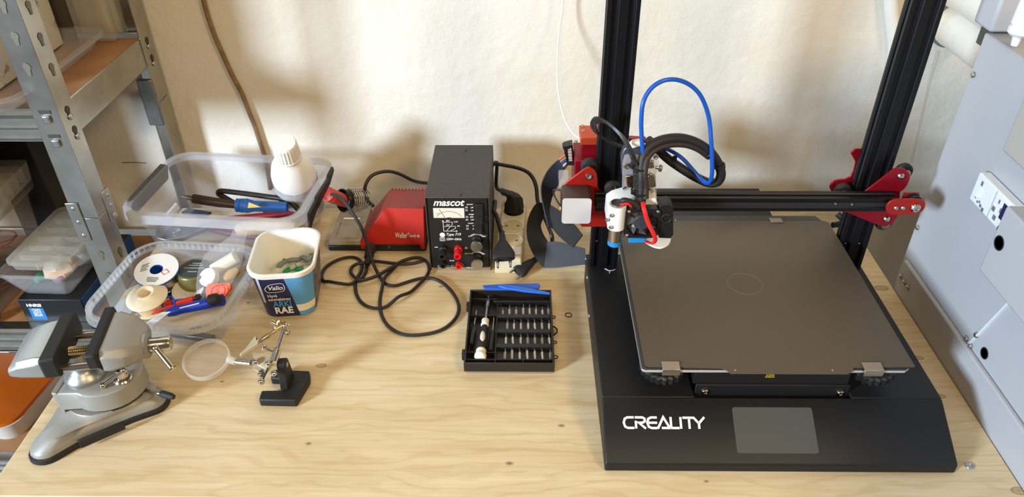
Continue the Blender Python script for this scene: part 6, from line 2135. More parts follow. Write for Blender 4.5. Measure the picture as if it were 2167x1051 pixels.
# levelling wheels
for q in ((0.1698,0.6678,0.08), (0.4204,0.6677,0.08)):
    m = MB()
    rings = []
    for h, kk in ((-0.0135, 0.90), (-0.0115, 1.0), (-0.0035, 1.0), (-0.0015, 0.93), (0.0, 0.80)):
        rings.append([V((q[0] + (0.0265 + 0.0013 * math.cos(20 * 2 * PI * i / 120)) * kk * math.cos(2 * PI * i / 120), q[1] + (0.0265 + 0.0013 * math.cos(20 * 2 * PI * i / 120)) * kk * math.sin(2 * PI * i / 120), q[2] + h)) for i in range(120)])
    m.loft(rings)
    kb = obj('levelling_wheel', m, MT['black_plastic'], PR, smooth=30)
    m = MB().torus((q[0], q[1], q[2] + 0.0002), (0, 0, 1), 0.0195, 0.0016, 48, 8)
    m.cyl((q[0], q[1], q[2]), (q[0], q[1], 0.094), 0.0042, 0.0042, 16)
    obj('spring_seat', m, mat('dark_spring', (46, 42, 36), 0.4, 0.6), kb)
# heated bed and steel sheet
m = MB()
zb_ = 0.0975
hb_poly = [(0.1435, 0.6365), (0.4430, 0.6375), (0.4492, 0.6420), (0.4492, 0.950), (0.4420, 0.966), (0.1470, 0.966), (0.1393, 0.958), (0.1393, 0.6405), (0.1402, 0.6380)]
m.prism(hb_poly, zb_ - 0.0040, zb_ - 0.0004)
hb2 = obj('heated_bed', m, mat('bed_aluminium', (206, 206, 208), 0.35, 0.6), PR, bevel=0.0004)
m = MB()
m.prism([(0.2945 + (p[0] - 0.2945) * 0.9995, 0.80 + (p[1] - 0.80) * 0.9995) for p in hb_poly], zb_ - 0.0003, zb_)
obj('bed_top_coat', m, mat('dark_grey_bed_coat', (60, 58, 55), 0.5), hb2)
pei = mat('textured_brown_steel_sheet', (82, 71, 57), 0.48, 0.12, noise=((106, 93, 75), 1500, 0.42, 0.72), bump=(1500, 0.35, 0.0004))
tabx = ((0.2302,0.638,0.1)[0], (0.2406,0.6311,0.1)[0], (0.3737,0.632,0.1)[0], (0.3823,0.6366,0.1)[0])
pp = [(0.1470, 0.6405), (tabx[0], 0.6385), (tabx[0] + 0.006, 0.6355), (tabx[1], 0.6298), (tabx[2], 0.6298), (tabx[3], 0.6355), (tabx[3] + 0.0015, 0.6402), (0.4540, 0.6418), (0.4558, 0.6430), (0.4556, 0.9440), (0.4500, 0.9500), (0.1480, 0.9495), (0.1434, 0.9450), (0.1434, 0.6440), (0.1446, 0.6418)]
m = MB().prism(pp, 0.0983, 0.0993)
st = obj('build_sheet', m, pei, PR)
ctr = (0.2964,0.7969,0.0995)
m = MB()
rr = random.Random(9)
A, B = [], []
for i in range(61):
    a = 2 * PI * i / 60
    A.append(V((ctr[0] + 0.0222 * math.cos(a), ctr[1] + 0.0222 * math.sin(a), 0.0994)))
    B.append(V((ctr[0] + 0.0228 * math.cos(a), ctr[1] + 0.0228 * math.sin(a), 0.0994)))
m.band(A, B, 0.0002, (0, 0, 1))
obj('ring_mark', m, mat('faint_ring_mark', (122, 110, 96), 0.6), st)
for q in ((0.2464,0.6347,0.0995), (0.3582,0.6354,0.0995)):
    obj('sheet_hole', MB().lathe([(0.0014, 0.0), (0.0, 0.0)], q, n=12, caps=False), mat('sheet_hole_tone', (150, 138, 120), 0.5), st)
for (q, w_, s_) in (((0.1732,0.6431,0.1), 0.0210, 1), ((0.4063,0.6429,0.1), 0.0225, 1), ((0.3787,0.9486,0.1), 0.0180, -1)):
    m = MB()
    y0 = 0.6395 if s_ > 0 else 0.952
    xs0, xs1 = q[0] - w_ / 2, q[0] + w_ / 2
    prof = [(y0 + s_ * 0.0085, 0.0994), (y0 + s_ * 0.0080, 0.1012), (y0 + s_ * 0.0012, 0.1006), (y0 - s_ * 0.0045, 0.1000), (y0 - s_ * 0.0055, 0.0975), (y0 - s_ * 0.0050, 0.0905), (y0 - s_ * 0.0040, 0.0905), (y0 - s_ * 0.0040, 0.0970), (y0 - s_ * 0.0032, 0.0990)]
    m.loft([[V((xs0, p[0], p[1])) for p in prof], [V((xs1, p[0], p[1])) for p in prof]])
    obj('bed_clip', m, mat('clip_steel', (164, 152, 140), 0.35, 0.9), PR, bevel=0.0005)

# ---- upright extrusions


def vslot(w, d, nx, ny):
    """outline of a slotted aluminium extrusion, centred"""
    pts = []
    o_, i_, dp = 0.0046, 0.0030, 0.0042

    def side(a, b, n):
        a, b = V(a), V(b)
        t = (b - a).normalized()
        nn = V((t.y, -t.x, 0)) * -1
        L_ = (b - a).length
        out = [a]
        for k in range(n):
            c = a + t * (L_ * (2 * k + 1) / (2 * n))
            out += [c - t * o_, c - t * i_ + nn * 0.0018, c - t * i_ + nn * dp, c + t * i_ + nn * dp, c + t * i_ + nn * 0.0018, c + t * o_]
        return out

    hx, hy = w / 2, d / 2
    pts += side((-hx, -hy, 0), (hx, -hy, 0), nx)
    pts += side((hx, -hy, 0), (hx, hy, 0), ny)
    pts += side((hx, hy, 0), (-hx, hy, 0), nx)
    pts += side((-hx, hy, 0), (-hx, -hy, 0), ny)
    return pts


ano = MT['black_ano']
for xc in (0.1205, 0.4786):
    m = MB()
    pr = vslot(0.0398, 0.0200, 2, 1)
    m.loft([[V((xc + p.x, 0.910 + p.y, 0.0500)) for p in pr], [V((xc + p.x, 0.910 + p.y, 0.62)) for p in pr]])
    up = obj('upright_post', m, ano, PR, bevel=0.0004, smooth=25)
    m = MB()
for q in ((0.4655,0.8995,0.0933), (0.4851,0.8995,0.0934), (0.1081,0.8995,0.0965)):
    obj('post_screw', MB().lathe([(0.0012, 0), (0.0, 0.0006)], q, (0, -1, 0), n=10), MT['steel'], PR)
# ---- horizontal gantry beam
m = MB()
pr = vslot(0.0200, 0.0200, 1, 1)
gx0, gx1 = 0.098, 0.4990
m.loft([[V((gx0, 0.870 + p.x, 0.1830 + p.y)) for p in pr], [V((gx1, 0.870 + p.x, 0.1830 + p.y)) for p in pr]])
gb = obj('gantry_beam', m, ano, PR, bevel=0.0004, smooth=25)
m = MB().bx(0.10, 0.512, 0.8612, 0.8622, 0.1800, 0.1860)
obj('drive_belt', m, MT['black_soft'], PR)
for q in ((0.4164,0.8606,0.1847), (0.4384,0.8606,0.184)):
    obj('beam_screw', MB().lathe([(0.0018, 0), (0.0014, 0.0008), (0.0, 0.0008)], q, (0, -1, 0), n=12), MT['steel'], gb)


def bolt(p, r, parent, mt=None, ax=(0, -1, 0)):
    m = MB().lathe([(r, 0.0), (r * 0.98, r * 0.35), (r * 0.72, r * 0.62), (r * 0.42, r * 0.66), (r * 0.36, r * 0.35), (0.0, r * 0.35)], p, ax, n=22)
    return obj('bolt', m, mt or MT['chrome'], parent)


def wheel(p, parent, r=0.0118):
    m = MB()
    m.lathe([(0.0045, -0.0055), (r * 0.80, -0.0055), (r, -0.0022), (r, 0.0022), (r * 0.80, 0.0055), (0.0045, 0.0055)], p, (0, 1, 0), n=32)
    w_ = obj('wheel', m, MT['black_soft'], parent, smooth=30)
    m = MB().lathe([(0.0030, -0.0085), (0.0062, -0.0085), (0.0062, -0.0052), (0.0045, -0.0050), (0.0045, 0.005), (0.0062, 0.0052), (0.0062, 0.0080), (0.0030, 0.0080)], p, (0, 1, 0), n=22)
    obj('bearing', m, MT['brass'], w_)
    return w_


crim = MT['crimson']
# right plates
m = MB()
m.slab([(0.4615,0.882,0.1901),(0.4887,0.882,0.2236),(0.4925,0.882,0.2257),(0.4984,0.882,0.2264),(0.5065,0.882,0.2243),(0.5131,0.882,0.2186),(0.5159,0.882,0.2114),(0.5155,0.882,0.202),(0.5133,0.882,0.1946),(0.5091,0.882,0.1894),(0.5172,0.882,0.157),(0.516,0.882,0.1478),(0.5136,0.882,0.14),(0.5072,0.882,0.1352),(0.4994,0.882,0.1352),(0.4879,0.882,0.1391),(0.4464,0.882,0.1569),(0.4308,0.882,0.1599),(0.4214,0.882,0.1645),(0.4153,0.882,0.19)], (0, 0.0030, 0))
rp_ = obj('right_gantry_plate', m, crim, PR, bevel=0.0006)
bolt((0.5022,0.8818,0.2151), 0.0046, rp_)
bolt((0.5025,0.8818,0.1471), 0.0046, rp_)
m = MB()
m.slab([(0.4339,0.926,0.1698),(0.4333,0.926,0.1752),(0.436,0.926,0.1806),(0.4414,0.926,0.1829),(0.4522,0.926,0.1844),(0.4578,0.926,0.1882),(0.4603,0.926,0.1965),(0.4597,0.926,0.2114),(0.4489,0.926,0.226),(0.4545,0.926,0.2318),(0.4699,0.926,0.2318),(0.4888,0.926,0.2209),(0.5046,0.926,0.1988),(0.523,0.926,0.1684),(0.5072,0.926,0.1289),(0.4713,0.926,0.1368),(0.4401,0.926,0.1605)], (0, 0.0030, 0))
obj('rear_gantry_plate', m, crim, PR, bevel=0.0006)
wheel(V((0.4451,0.91,0.1748)), rp_)
wheel(V((0.52,0.91,0.2064)), rp_)
wheel(V((0.5161,0.91,0.1231)), rp_)
# belt tensioner
m = MB()
tc0, tc1 = V((0.493,0.8535,0.1841)), V((0.5196,0.8535,0.1841))
hh = abs((0.4927,0.8535,0.1958)[2] - (0.4997,0.8535,0.1715)[2]) / 2
cap = []
for i in range(11):
    a = rad(90 + 180 * i / 10)
    cap.append(tc0 + V((hh * math.cos(a), 0, hh * math.sin(a))))
for i in range(11):
    a = rad(-90 + 180 * i / 10)
    cap.append(tc1 + V((hh * math.cos(a), 0, hh * math.sin(a))))
m.slab(cap, (0, 0.0030, 0))
tn = obj('belt_tensioner', m, MT['red_ano'], PR, bevel=0.0005)
bolt((0.4939,0.8533,0.1827), 0.0031, tn, MT['steel'])
bolt((0.5032,0.8533,0.1828), 0.0031, tn, MT['steel'])
bolt((0.5191,0.8533,0.1835), 0.0066, tn)
m = MB().lathe([(0.0090, 0.0), (0.0090, 0.0015), (0.0070, 0.0018), (0.0070, 0.0085), (0.0090, 0.0088), (0.0090, 0.0105)], (tc1.x, 0.8575, tc1.z + 0.0045), (0, 1, 0), n=30)
obj('idler_pulley', m, MT['black_plastic'], tn, smooth=30)
m = MB().slab([tc1 + V((-0.012, 0.0155, -hh)), tc1 + V((hh * 0.6, 0.0155, -hh)), tc1 + V((hh, 0.0155, 0)), tc1 + V((hh * 0.6, 0.0155, hh)), tc1 + V((-0.012, 0.0155, hh))], (0, 0.0025, 0))
obj('tensioner_rear', m, MT['red_ano'], tn)
# left plate, motor, extruder
m = MB()
m.slab([(0.0529,0.882,0.1638),(0.0521,0.882,0.1895),(0.055,0.882,0.1983),(0.0605,0.882,0.205),(0.0805,0.882,0.2231),(0.0847,0.882,0.226),(0.0897,0.882,0.2274),(0.0954,0.882,0.2245),(0.0996,0.882,0.2181),(0.1014,0.882,0.2087),(0.102,0.882,0.1984),(0.1043,0.882,0.1925),(0.1096,0.882,0.1888),(0.1192,0.882,0.1881),(0.1231,0.882,0.1328),(0.0835,0.882,0.1327),(0.0792,0.882,0.1405)], (0, 0.0030, 0))
lp_ = obj('left_gantry_plate', m, MT['red_ano'], PR, bevel=0.0006)
bolt((0.0885,0.8818,0.2139), 0.0048, lp_)
wheel(V((0.0916,0.902,0.2177)), lp_, 0.0125)
m = MB()
mx0, mx1, mz0, mz1 = (0.0527,0.845,0.2009)[0], (0.0915,0.845,0.201)[0], (0.0728,0.845,0.1626)[2], (0.0712,0.845,0.201)[2]
m.loft([ringz(rrect((mx1 - mx0) / 2, (mz1 - mz0) / 2, 0.0045, 4, (mx0 + mx1) / 2, (mz0 + mz1) / 2), z, frame((0, 0.8815, 0), (1, 0, 0), (0, 0, 1))) for z in (0.0, 0.0345)])
mo = obj('axis_motor', m, mat('motor_dark_grey', (64, 50, 46), 0.45, 0.3), PR, smooth=30)
m = MB()
sfm = frame(((mx0 + mx1) / 2, 0.8466, (mz0 + mz1) / 2), (1, 0, 0), (0, 0, 1))
rp2 = rrect((mx1 - mx0) / 2 - 0.0002, (mz1 - mz0) / 2 + 0.0002, 0.0042, 5)
m.loft([ringz(rp2, 0.0, sfm), ringz(rp2, 0.0012, sfm)])
obj('motor_sticker', m, mat('pale_grey_sticker', (198, 192, 188), 0.5), mo)
obj('status_light', MB().ball((0.0534,0.88,0.165), 0.0018, 10), mat('lit_amber_led', (255, 180, 80), 0.4, emit=((255, 160, 60), 3.0)), mo)
m = MB().tube(cat([(0.0524,0.9,0.1817),(0.0442,0.905,0.1787),(0.0444,0.905,0.171),(0.0483,0.9,0.1648),(0.0542,0.895,0.1579)], 4), 0.0014, 8)
obj('motor_lead', m, MT['cable_black'], mo)
m = MB().bx(0.0500, 0.0640, 0.886, 0.915, 0.192, 0.206)
obj('sensor_bracket', m, MT['acrylic'], PR, bevel=0.002)
# extruder
ex0 = (0.0744,0.94,0.2056)
m = MB().bx(0.0742, 0.1180, 0.940, 0.9960, 0.150, 0.2056)
exb = obj('extruder_housing', m, crim, PR, bevel=0.0012)
zo0 = (0.0816,0.952,0.2238)[2]
zo1 = (0.0811,0.952,0.2355)[2]
m = MB().bx(0.0818, 0.1160, 0.952, 0.9910, zo0, zo1)
exc = obj('extruder_cover', m, MT['orange_ano'], PR, bevel=0.0010)
m = MB().bx(0.0850, 0.1150, 0.957, 0.985, 0.2050, zo0 + 0.0005)
obj('cover_neck', m, crim, exc)
for q in ((0.0862,0.9901,0.2335), (0.0859,0.975,0.2335)):
    obj('screw', MB().lathe([(0.0030, 0), (0.0028, 0.0004), (0.0014, 0.0004), (0.0012, -0.0004), (0.0, -0.0004)], (q[0] + 0.0006, q[1] - 0.001, zo1 + 0.0002), n=14), MT['brass'], exc)
obj('screw', MB().lathe([(0.0030, 0), (0.0028, 0.0012), (0.0, 0.0014)], (0.0791,0.9983,0.2058), n=14), MT['steel'], exb)
m = MB().slab([(0.1486,0.95,0.2351),(0.173,0.95,0.2337),(0.1749,0.95,0.2278),(0.1491,0.95,0.2285)], (0, 0.010, 0))
obj('extruder_arm', m, crim, exb, bevel=0.0008)
m = MB().slab([(0.0592,0.962,0.2148),(0.0718,0.962,0.2185),(0.0743,0.962,0.1897),(0.0628,0.962,0.1873)], (0, 0.018, 0))
cn = obj('ribbon_connector', m, MT['black_plastic'], PR, bevel=0.0008)
for pts_ in ([(0.0569,0.958,0.2184),(0.0669,0.958,0.2191),(0.0677,0.958,0.2146),(0.0591,0.958,0.2124)], [(0.0597,0.958,0.1942),(0.0752,0.958,0.1949),(0.0755,0.958,0.188),(0.0606,0.958,0.188)]):
    obj('connector_ear', MB().slab(pts_, (0, 0.012, 0)), MT['black_plastic'], cn, bevel=0.0006)
for i in range(5):
    q = V((0.0679,0.961,0.2131)) * (1 - i / 4) + V((0.07,0.961,0.1941)) * (i / 4)
    obj('contact_coil', MB().cyl(q + V((-0.003, 0, 0)), q + V((0.002, 0, 0)), 0.0021, 0.0021, 10), mat('pinkish_contact', (196, 168, 156), 0.4), cn)
# coloured ribbon wires and dark sleeve
for i, c in enumerate(((206, 120, 60), (150, 150, 156), (60, 84, 130), (220, 218, 210), (44, 42, 44))):
    t = i / 4
    a0 = V((0.0615,0.96,0.2038)) * (1 - t) + V((0.0654,0.96,0.1892)) * t
    a1 = V((0.0528,0.957,0.1978)) * (1 - t) + V((0.06,0.957,0.1831)) * t
    obj('ribbon_wire', MB().tube([a0, a1], 0.0018, 8), mat('ribbon_wire_%d' % i, c, 0.5), PR)
rib = mat('dark_navy_sleeve', (40, 44, 56), 0.7, bump=(500, 0.2, 0.0004))
rib2 = mat('black_woven_sleeve', (36, 34, 32), 0.8, bump=(600, 0.3, 0.0005))
rib3 = mat('grey_black_sleeve', (62, 62, 66), 0.75, bump=(500, 0.3, 0.0005))
m = MB()
A = cat([(0.0528,0.957,0.1985),(0.0441,0.955,0.1912),(0.0356,0.955,0.1788),(0.0291,0.955,0.1615),(0.0278,0.95,0.1493),(0.0301,0.945,0.1338),(0.0343,0.935,0.118),(0.0383,0.92,0.1072)], 4)
B = cat([(0.0606,0.955,0.1835),(0.0576,0.965,0.1637),(0.0514,0.97,0.1439),(0.046,0.968,0.1328),(0.0432,0.962,0.1266),(0.0411,0.955,0.1177),(0.041,0.945,0.1091),(0.0457,0.93,0.0989)], 4)
m.band(A, B, 0.0016)
obj('ribbon_cable', m, rib, PR, smooth=60)
m = MB()
A = cat([(0.0429,1.0,0.0963),(0.0548,0.985,0.0962),(0.0676,0.965,0.0962),(0.0802,0.945,0.0924),(0.0902,0.93,0.0864)], 4)
B = cat([(0.0407,0.985,0.0745),(0.0477,0.97,0.0705),(0.0574,0.955,0.0666),(0.0683,0.94,0.0648),(0.0767,0.925,0.0676)], 4)
m.band(A, B, 0.0020)
obj('ribbon_cable', m, rib2, PR, smooth=60)
m = MB()
A = cat([(0.0363,1.045,0.07),(0.0256,1.045,0.0708),(0.0179,1.035,0.0672),(0.011,1.02,0.0588),(0.008,1.005,0.046),(0.0102,0.985,0.0351),(0.0191,0.968,0.0216),(0.034,0.955,0.0072)], 4)
B = cat([(0.0443,1.04,0.0504),(0.0367,1.045,0.05),(0.0344,1.04,0.044),(0.0304,1.03,0.0386),(0.0319,1.02,0.0332),(0.0361,1.005,0.0324),(0.0416,0.985,0.0352),(0.0474,0.972,0.0279)], 4)
m.band(A, B, 0.0020)
obj('ribbon_cable', m, rib2, PR, smooth=60)
m = MB()
A = cat([(0.04,0.982,0.0373),(0.056,0.975,0.0431),(0.074,0.966,0.044),(0.0975,0.955,0.0438)], 4)
B = cat([(0.0347,0.955,0.0072),(0.0545,0.951,0.0102),(0.0743,0.95,0.0138),(0.0997,0.948,0.019)], 4)
m.band(A, B, 0.0020)
obj('ribbon_cable', m, rib3, PR, smooth=60)

# ---- print head carriage
PH = obj('print_head', MB().slab([(0.1088,0.812,0.2094),(0.1162,0.812,0.2151),(0.1323,0.812,0.2207),(0.1676,0.812,0.2221),(0.1721,0.812,0.2138),(0.1781,0.812,0.1626),(0.1371,0.812,0.1625),(0.1345,0.812,0.1721),(0.1106,0.812,0.175),(0.1086,0.812,0.1866)], (0, 0.0330, 0)), MT['white'], PR, bevel=0.0016, seg=3)
pcz0, pcz1 = (0.1214,0.804,0.165)[2], (0.1173,0.804,0.2214)[2]
px_ = (0.1195,0.804,0.1919)[0]
m = MB().cyl((px_, 0.804, pcz0), (px_, 0.804, pcz1), 0.0088, 0.0088, 28)
obj('probe', m, mat('dull_chrome', (180, 172, 164), 0.25, 1.0), PH)
m = MB().lathe([(0.0088, 0.0), (0.0090, 0.0002), (0.0090, 0.0066), (0.0084, 0.0066)], (px_, 0.804, pcz0 - 0.0064), n=28)
obj('probe_tip', m, MT['blue_sil'], PH)
zs0, zs1 = (0.1191,0.795,0.185)[2], (0.1166,0.795,0.2188)[2]
m = MB().lathe([(0.0090, 0.0), (0.0112, 0.0), (0.0112, zs1 - zs0), (0.0090, zs1 - zs0)], (px_, 0.804, zs0), n=30, caps=False)
obj('probe_sleeve', m, MT['white'], PH, smooth=40)
for q in ((0.1069,0.797,0.2), (0.1112,0.793,0.2089), (0.1113,0.793,0.1913)):
    bolt(q, 0.0025, PH, MT['steel'], (-0.3, -0.9, 0.1))
m = MB().tube(cat([(0.1202,0.806,0.216),(0.1247,0.8,0.2267),(0.1317,0.8,0.226),(0.139,0.8,0.2226),(0.1455,0.8,0.2157)], 4), 0.0034, 10)
obj('probe_cable', m, MT['cable_black'], PH)
for dz in (0, 0.0016):
    m = MB().tube(cat([V(p) + V((0, 0, dz)) for p in [(0.1186,0.803,0.2179),(0.1247,0.797,0.2224),(0.1303,0.796,0.2237),(0.1355,0.797,0.2189)]], 4), 0.0009, 8)
    obj('probe_wire', m, MT['red_wire'], PH)
# cooling fan
f0, f1 = V((0.1297,0.797,0.2175)), V((0.1732,0.797,0.1714))
fc = (f0 + f1) / 2
fh = (f1.x - f0.x) / 2
ffr = frame((fc.x, 0.797, fc.z), (1, 0, 0), (0, 0, 1))
n_ = 48
sq = []
ci = []
for i in range(n_):
    a = 2 * PI * i / n_
    c_, s_ = math.cos(a), math.sin(a)
    q = min(1 / max(abs(c_), 1e-6), 1 / max(abs(s_), 1e-6))
    q = min(q, 1.27)
    sq.append((fh * q * c_, fh * q * s_))
    ci.append((fh * 0.93 * c_, fh * 0.93 * s_))
m = MB()
m.loft([ringz(sq, 0.0, ffr), ringz(sq, -0.0105, ffr), ringz(ci, -0.0105, ffr), ringz(ci, 0.0, ffr), ringz(sq, 0.0, ffr)], caps=False)
fan = obj('fan_frame', m, MT['black_plastic'], PH, smooth=25)
m = MB().lathe([(0.0, 0.0), (0.0098, 0.0), (0.0108, -0.001), (0.0108, -0.008), (0.0, -0.008)], ffr @ V((0, 0, -0.001)), (0, -1, 0), n=32)
m = MB().lathe([(0.0108, 0.0), (0.0108, 0.0068), (0.0098, 0.0080), (0.0, 0.0080)], ffr @ V((0, 0, -0.0095)), (0, -1, 0), n=32)
obj('fan_hub', m, mat('fan_hub_grey', (58, 58, 62), 0.45), fan)
for i in range(7):
    a = 2 * PI * i / 7
    m = MB()
    pts = []
    for r_, da, z in ((0.0105, -0.30, -0.0085), (0.0105, 0.42, -0.0025), (fh * 0.90, 0.62, -0.0025), (fh * 0.90, 0.0, -0.0085)):
        pts.append(ffr @ V((r_ * math.cos(a + da), r_ * math.sin(a + da), z)))
    m.slab(pts, ffr.to_3x3() @ V((0, 0, 0.0009)))
    obj('fan_blade', m, mat('fan_blade_grey_%d' % i, (66, 64, 64), 0.4), fan)
m = MB().lathe([(fh * 0.92, 0.0), (0.0, 0.0)], ffr @ V((0, 0, -0.0102)), (0, -1, 0), n=32, caps=False)
obj('heat_sink', m, mat('heat_sink_grey', (120, 112, 104), 0.4, 0.8), fan)
for sx in (-1, 1):
    for sz in (-1, 1):
        bolt(ffr @ V((sx * fh * 0.82, sz * fh * 0.82, 0.0)), 0.0021, fan, MT['steel'])
# blower
m = MB().slab([(0.17,0.799,0.2205),(0.1826,0.799,0.2226),(0.1879,0.799,0.2178),(0.1928,0.799,0.1759),(0.1898,0.799,0.1701),(0.1747,0.799,0.1708)], (0, 0.020, 0))
bl = obj('blower', m, MT['black_plastic'], PH, bevel=0.0015, seg=3)
m = MB().torus(V((0.1809,0.7985,0.2013)), (0, 1, 0), 0.0062, 0.0014, 28, 8)
obj('blower_ring', m, MT['black_plastic'], bl)
bolt((0.1929,0.803,0.1956), 0.0022, bl, MT['steel'], (1, -0.2, 0))
# heater block sock, duct, wires
m = MB().slab([(0.1369,0.803,0.1679),(0.1593,0.803,0.168),(0.1606,0.803,0.1606),(0.1375,0.803,0.1605)], (0, 0.016, 0))
obj('silicone_sock', m, MT['blue_sil'], PH, bevel=0.001)
m = MB().slab(cat([(0.1635,0.8337,0.14),(0.1694,0.826,0.14),(0.1755,0.8206,0.14),(0.1827,0.8184,0.14),(0.19,0.8217,0.14),(0.1961,0.8283,0.14),(0.2003,0.8394,0.14)], 4) + [V(p) for p in [(0.1967,0.8483,0.14),(0.1727,0.846,0.14)]], (0, 0, 0.0025))
obj('part_duct', m, mat('cream_white_duct', (240, 234, 224), 0.4), PH, bevel=0.0008)
for i in range(3):
    o_ = V((0.0016 * i - 0.0012, -0.0008 * (i % 2), 0))
    m = MB().tube(cat([V(p) + o_ for p in [(0.1491,0.806,0.223),(0.1513,0.795,0.2154),(0.1556,0.792,0.2027),(0.1607,0.791,0.192),(0.1656,0.79,0.1827),(0.1684,0.791,0.1741),(0.1664,0.793,0.1676),(0.1619,0.798,0.1648),(0.1591,0.803,0.1636)]], 5), 0.0013, 8)
    obj('heater_wire', m, MT['red_wire'], PH)
# acrylic and chrome extruder mount above the head
m = MB().slab([(0.1276,0.828,0.2122),(0.1247,0.828,0.2636),(0.1263,0.828,0.2735),(0.1331,0.828,0.2755),(0.1485,0.828,0.2722),(0.1631,0.828,0.2761),(0.1681,0.828,0.2729),(0.1697,0.828,0.2636),(0.1675,0.828,0.2455),(0.1715,0.828,0.2179),(0.1702,0.828,0.2081),(0.1641,0.828,0.2023),(0.1367,0.828,0.2037)], (0, 0.0045, 0))
ac = obj('mount_plate', m, MT['acrylic'], PH, bevel=0.0008)
m = MB().slab([(0.1247,0.848,0.2614),(0.1274,0.848,0.2721),(0.1351,0.848,0.2787),(0.1454,0.848,0.2826),(0.1516,0.848,0.2787),(0.1558,0.848,0.234),(0.1318,0.848,0.2326),(0.1279,0.848,0.2354)], (0, 0.012, 0))
obj('feed_motor', m, mat('motor_grey', (96, 98, 106), 0.35, 0.6), PH, bevel=0.002, seg=3)
m = MB().slab([(0.1324,0.844,0.2775),(0.1378,0.844,0.2834),(0.1505,0.844,0.2847),(0.1522,0.844,0.2795),(0.1362,0.844,0.2748)], (0, 0.010, 0))
obj('motor_cap', m, MT['white'], PH, bevel=0.001)
for pts_, nm in (([(0.1517,0.823,0.2684),(0.1619,0.823,0.2697),(0.1636,0.823,0.2591),(0.1533,0.823,0.2578)], 'feed_block'), ([(0.1531,0.824,0.2545),(0.1661,0.824,0.2478),(0.1684,0.824,0.2315),(0.1556,0.824,0.2287)], 'feed_block'), ([(0.1292,0.825,0.2472),(0.1392,0.825,0.2472),(0.1414,0.825,0.2294),(0.1319,0.825,0.2294)], 'feed_block')):
    obj(nm, MB().slab(pts_, (0, 0.005, 0)), MT['brass'], PH, bevel=0.0012)
for q, r_ in (((0.1297,0.8275,0.2599), 0.0042), ((0.1624,0.8275,0.2245), 0.0044), ((0.1299,0.8275,0.2279), 0.0030), ((0.1646,0.8275,0.2725), 0.0030), ((0.157,0.823,0.2497), 0.0030)):
    bolt(q, r_, ac)
q0, q1 = V((0.1658,0.826,0.2588)), V((0.173,0.826,0.2574))
m = MB().tube([q0, q0 * 0.45 + q1 * 0.55, q0 * 0.4 + q1 * 0.6, q1], [0.0022, 0.0022, 0.0048, 0.0044], 16)
obj('thumb_screw', m, MT['chrome'], PH)
wheel(V((0.12,0.868,0.2038)), PH, 0.0108)
q = V((0.1194,0.858,0.2069))
m = MB().cyl(q, V((0.1194,0.835,0.2093)), 0.0052, 0.0052, 18)
obj('wheel_spacer', m, MT['chrome'], PH)
# cable looms
braid = mat('black_braided_loom', (24, 22, 21), 0.55, noise=((40, 35, 32), 1100, 0.5, 0.6), bump=(420, 0.5, 0.0006))
braid2 = mat('brown_black_braided_loom', (36, 26, 23), 0.55, noise=((66, 42, 36), 1100, 0.48, 0.58), bump=(420, 0.5, 0.0006))
m = MB().tube(cat([(0.1485,0.808,0.219),(0.1486,0.812,0.2358),(0.1476,0.816,0.2524),(0.1473,0.822,0.2636),(0.1503,0.828,0.2768),(0.1595,0.834,0.286),(0.1777,0.842,0.2896),(0.1998,0.85,0.2862),(0.2219,0.857,0.2754),(0.2399,0.862,0.2607),(0.2524,0.864,0.2439),(0.2589,0.864,0.2292),(0.2577,0.866,0.216),(0.2481,0.87,0.2108),(0.2329,0.88,0.2129),(0.2165,0.888,0.2199),(0.1991,0.896,0.229),(0.185,0.902,0.2393),(0.1758,0.906,0.2485),(0.1692,0.915,0.2509)], 5), 0.0062, 14)
obj('cable_loom', m, braid, PR, smooth=60)
m = MB().tube(cat([(0.1535,0.806,0.2258),(0.1528,0.811,0.2398),(0.1507,0.814,0.2535),(0.1515,0.82,0.2661),(0.1553,0.825,0.2751),(0.1655,0.832,0.2812),(0.1828,0.84,0.2829),(0.2033,0.848,0.2787),(0.2225,0.855,0.2684),(0.2388,0.861,0.2544)], 5), 0.0040, 12)
obj('cable_loom', m, braid2, PR, smooth=60)
m = MB()
cA = [(0.1437,0.803,0.2138),(0.1441,0.806,0.2258),(0.1417,0.811,0.2398),(0.1405,0.815,0.2529),(0.1394,0.82,0.2647),(0.1355,0.828,0.2748),(0.1293,0.838,0.2852),(0.1217,0.848,0.293),(0.1114,0.856,0.3),(0.1005,0.862,0.3048),(0.0932,0.866,0.3042),(0.0898,0.87,0.2964),(0.0925,0.874,0.2859),(0.1001,0.878,0.2759),(0.1123,0.884,0.2654),(0.1283,0.89,0.2554),(0.1456,0.895,0.2486)]
A = cat(cA, 5)
m.band([p + V((-0.0038, 0, 0.0030)) for p in A], [p + V((0.0038, -0.001, -0.0030)) for p in A], 0.0032, None)
obj('flat_cable', m, mat('black_printed_cable', (36, 34, 33), 0.45, noise=((120, 118, 114), 900, 0.60, 0.68)), PR, smooth=60)
m = MB().tube(cat([(0.1504,0.824,0.2585),(0.1486,0.826,0.2746),(0.1449,0.828,0.298),(0.1425,0.83,0.3203),(0.1433,0.834,0.3416),(0.1511,0.84,0.3557),(0.1643,0.845,0.3637),(0.1806,0.85,0.3639),(0.1981,0.855,0.3564),(0.2131,0.859,0.3432),(0.2241,0.862,0.3258),(0.2326,0.863,0.3044),(0.2373,0.856,0.2785),(0.2417,0.852,0.2505),(0.2445,0.854,0.23),(0.2428,0.858,0.2178),(0.2377,0.868,0.2155),(0.2271,0.88,0.2237),(0.2122,0.89,0.2366),(0.1977,0.898,0.2436),(0.1847,0.905,0.2462)], 6), 0.0027, 12)
obj('blue_tube', m, MT['blue_tube'], PR, smooth=60)
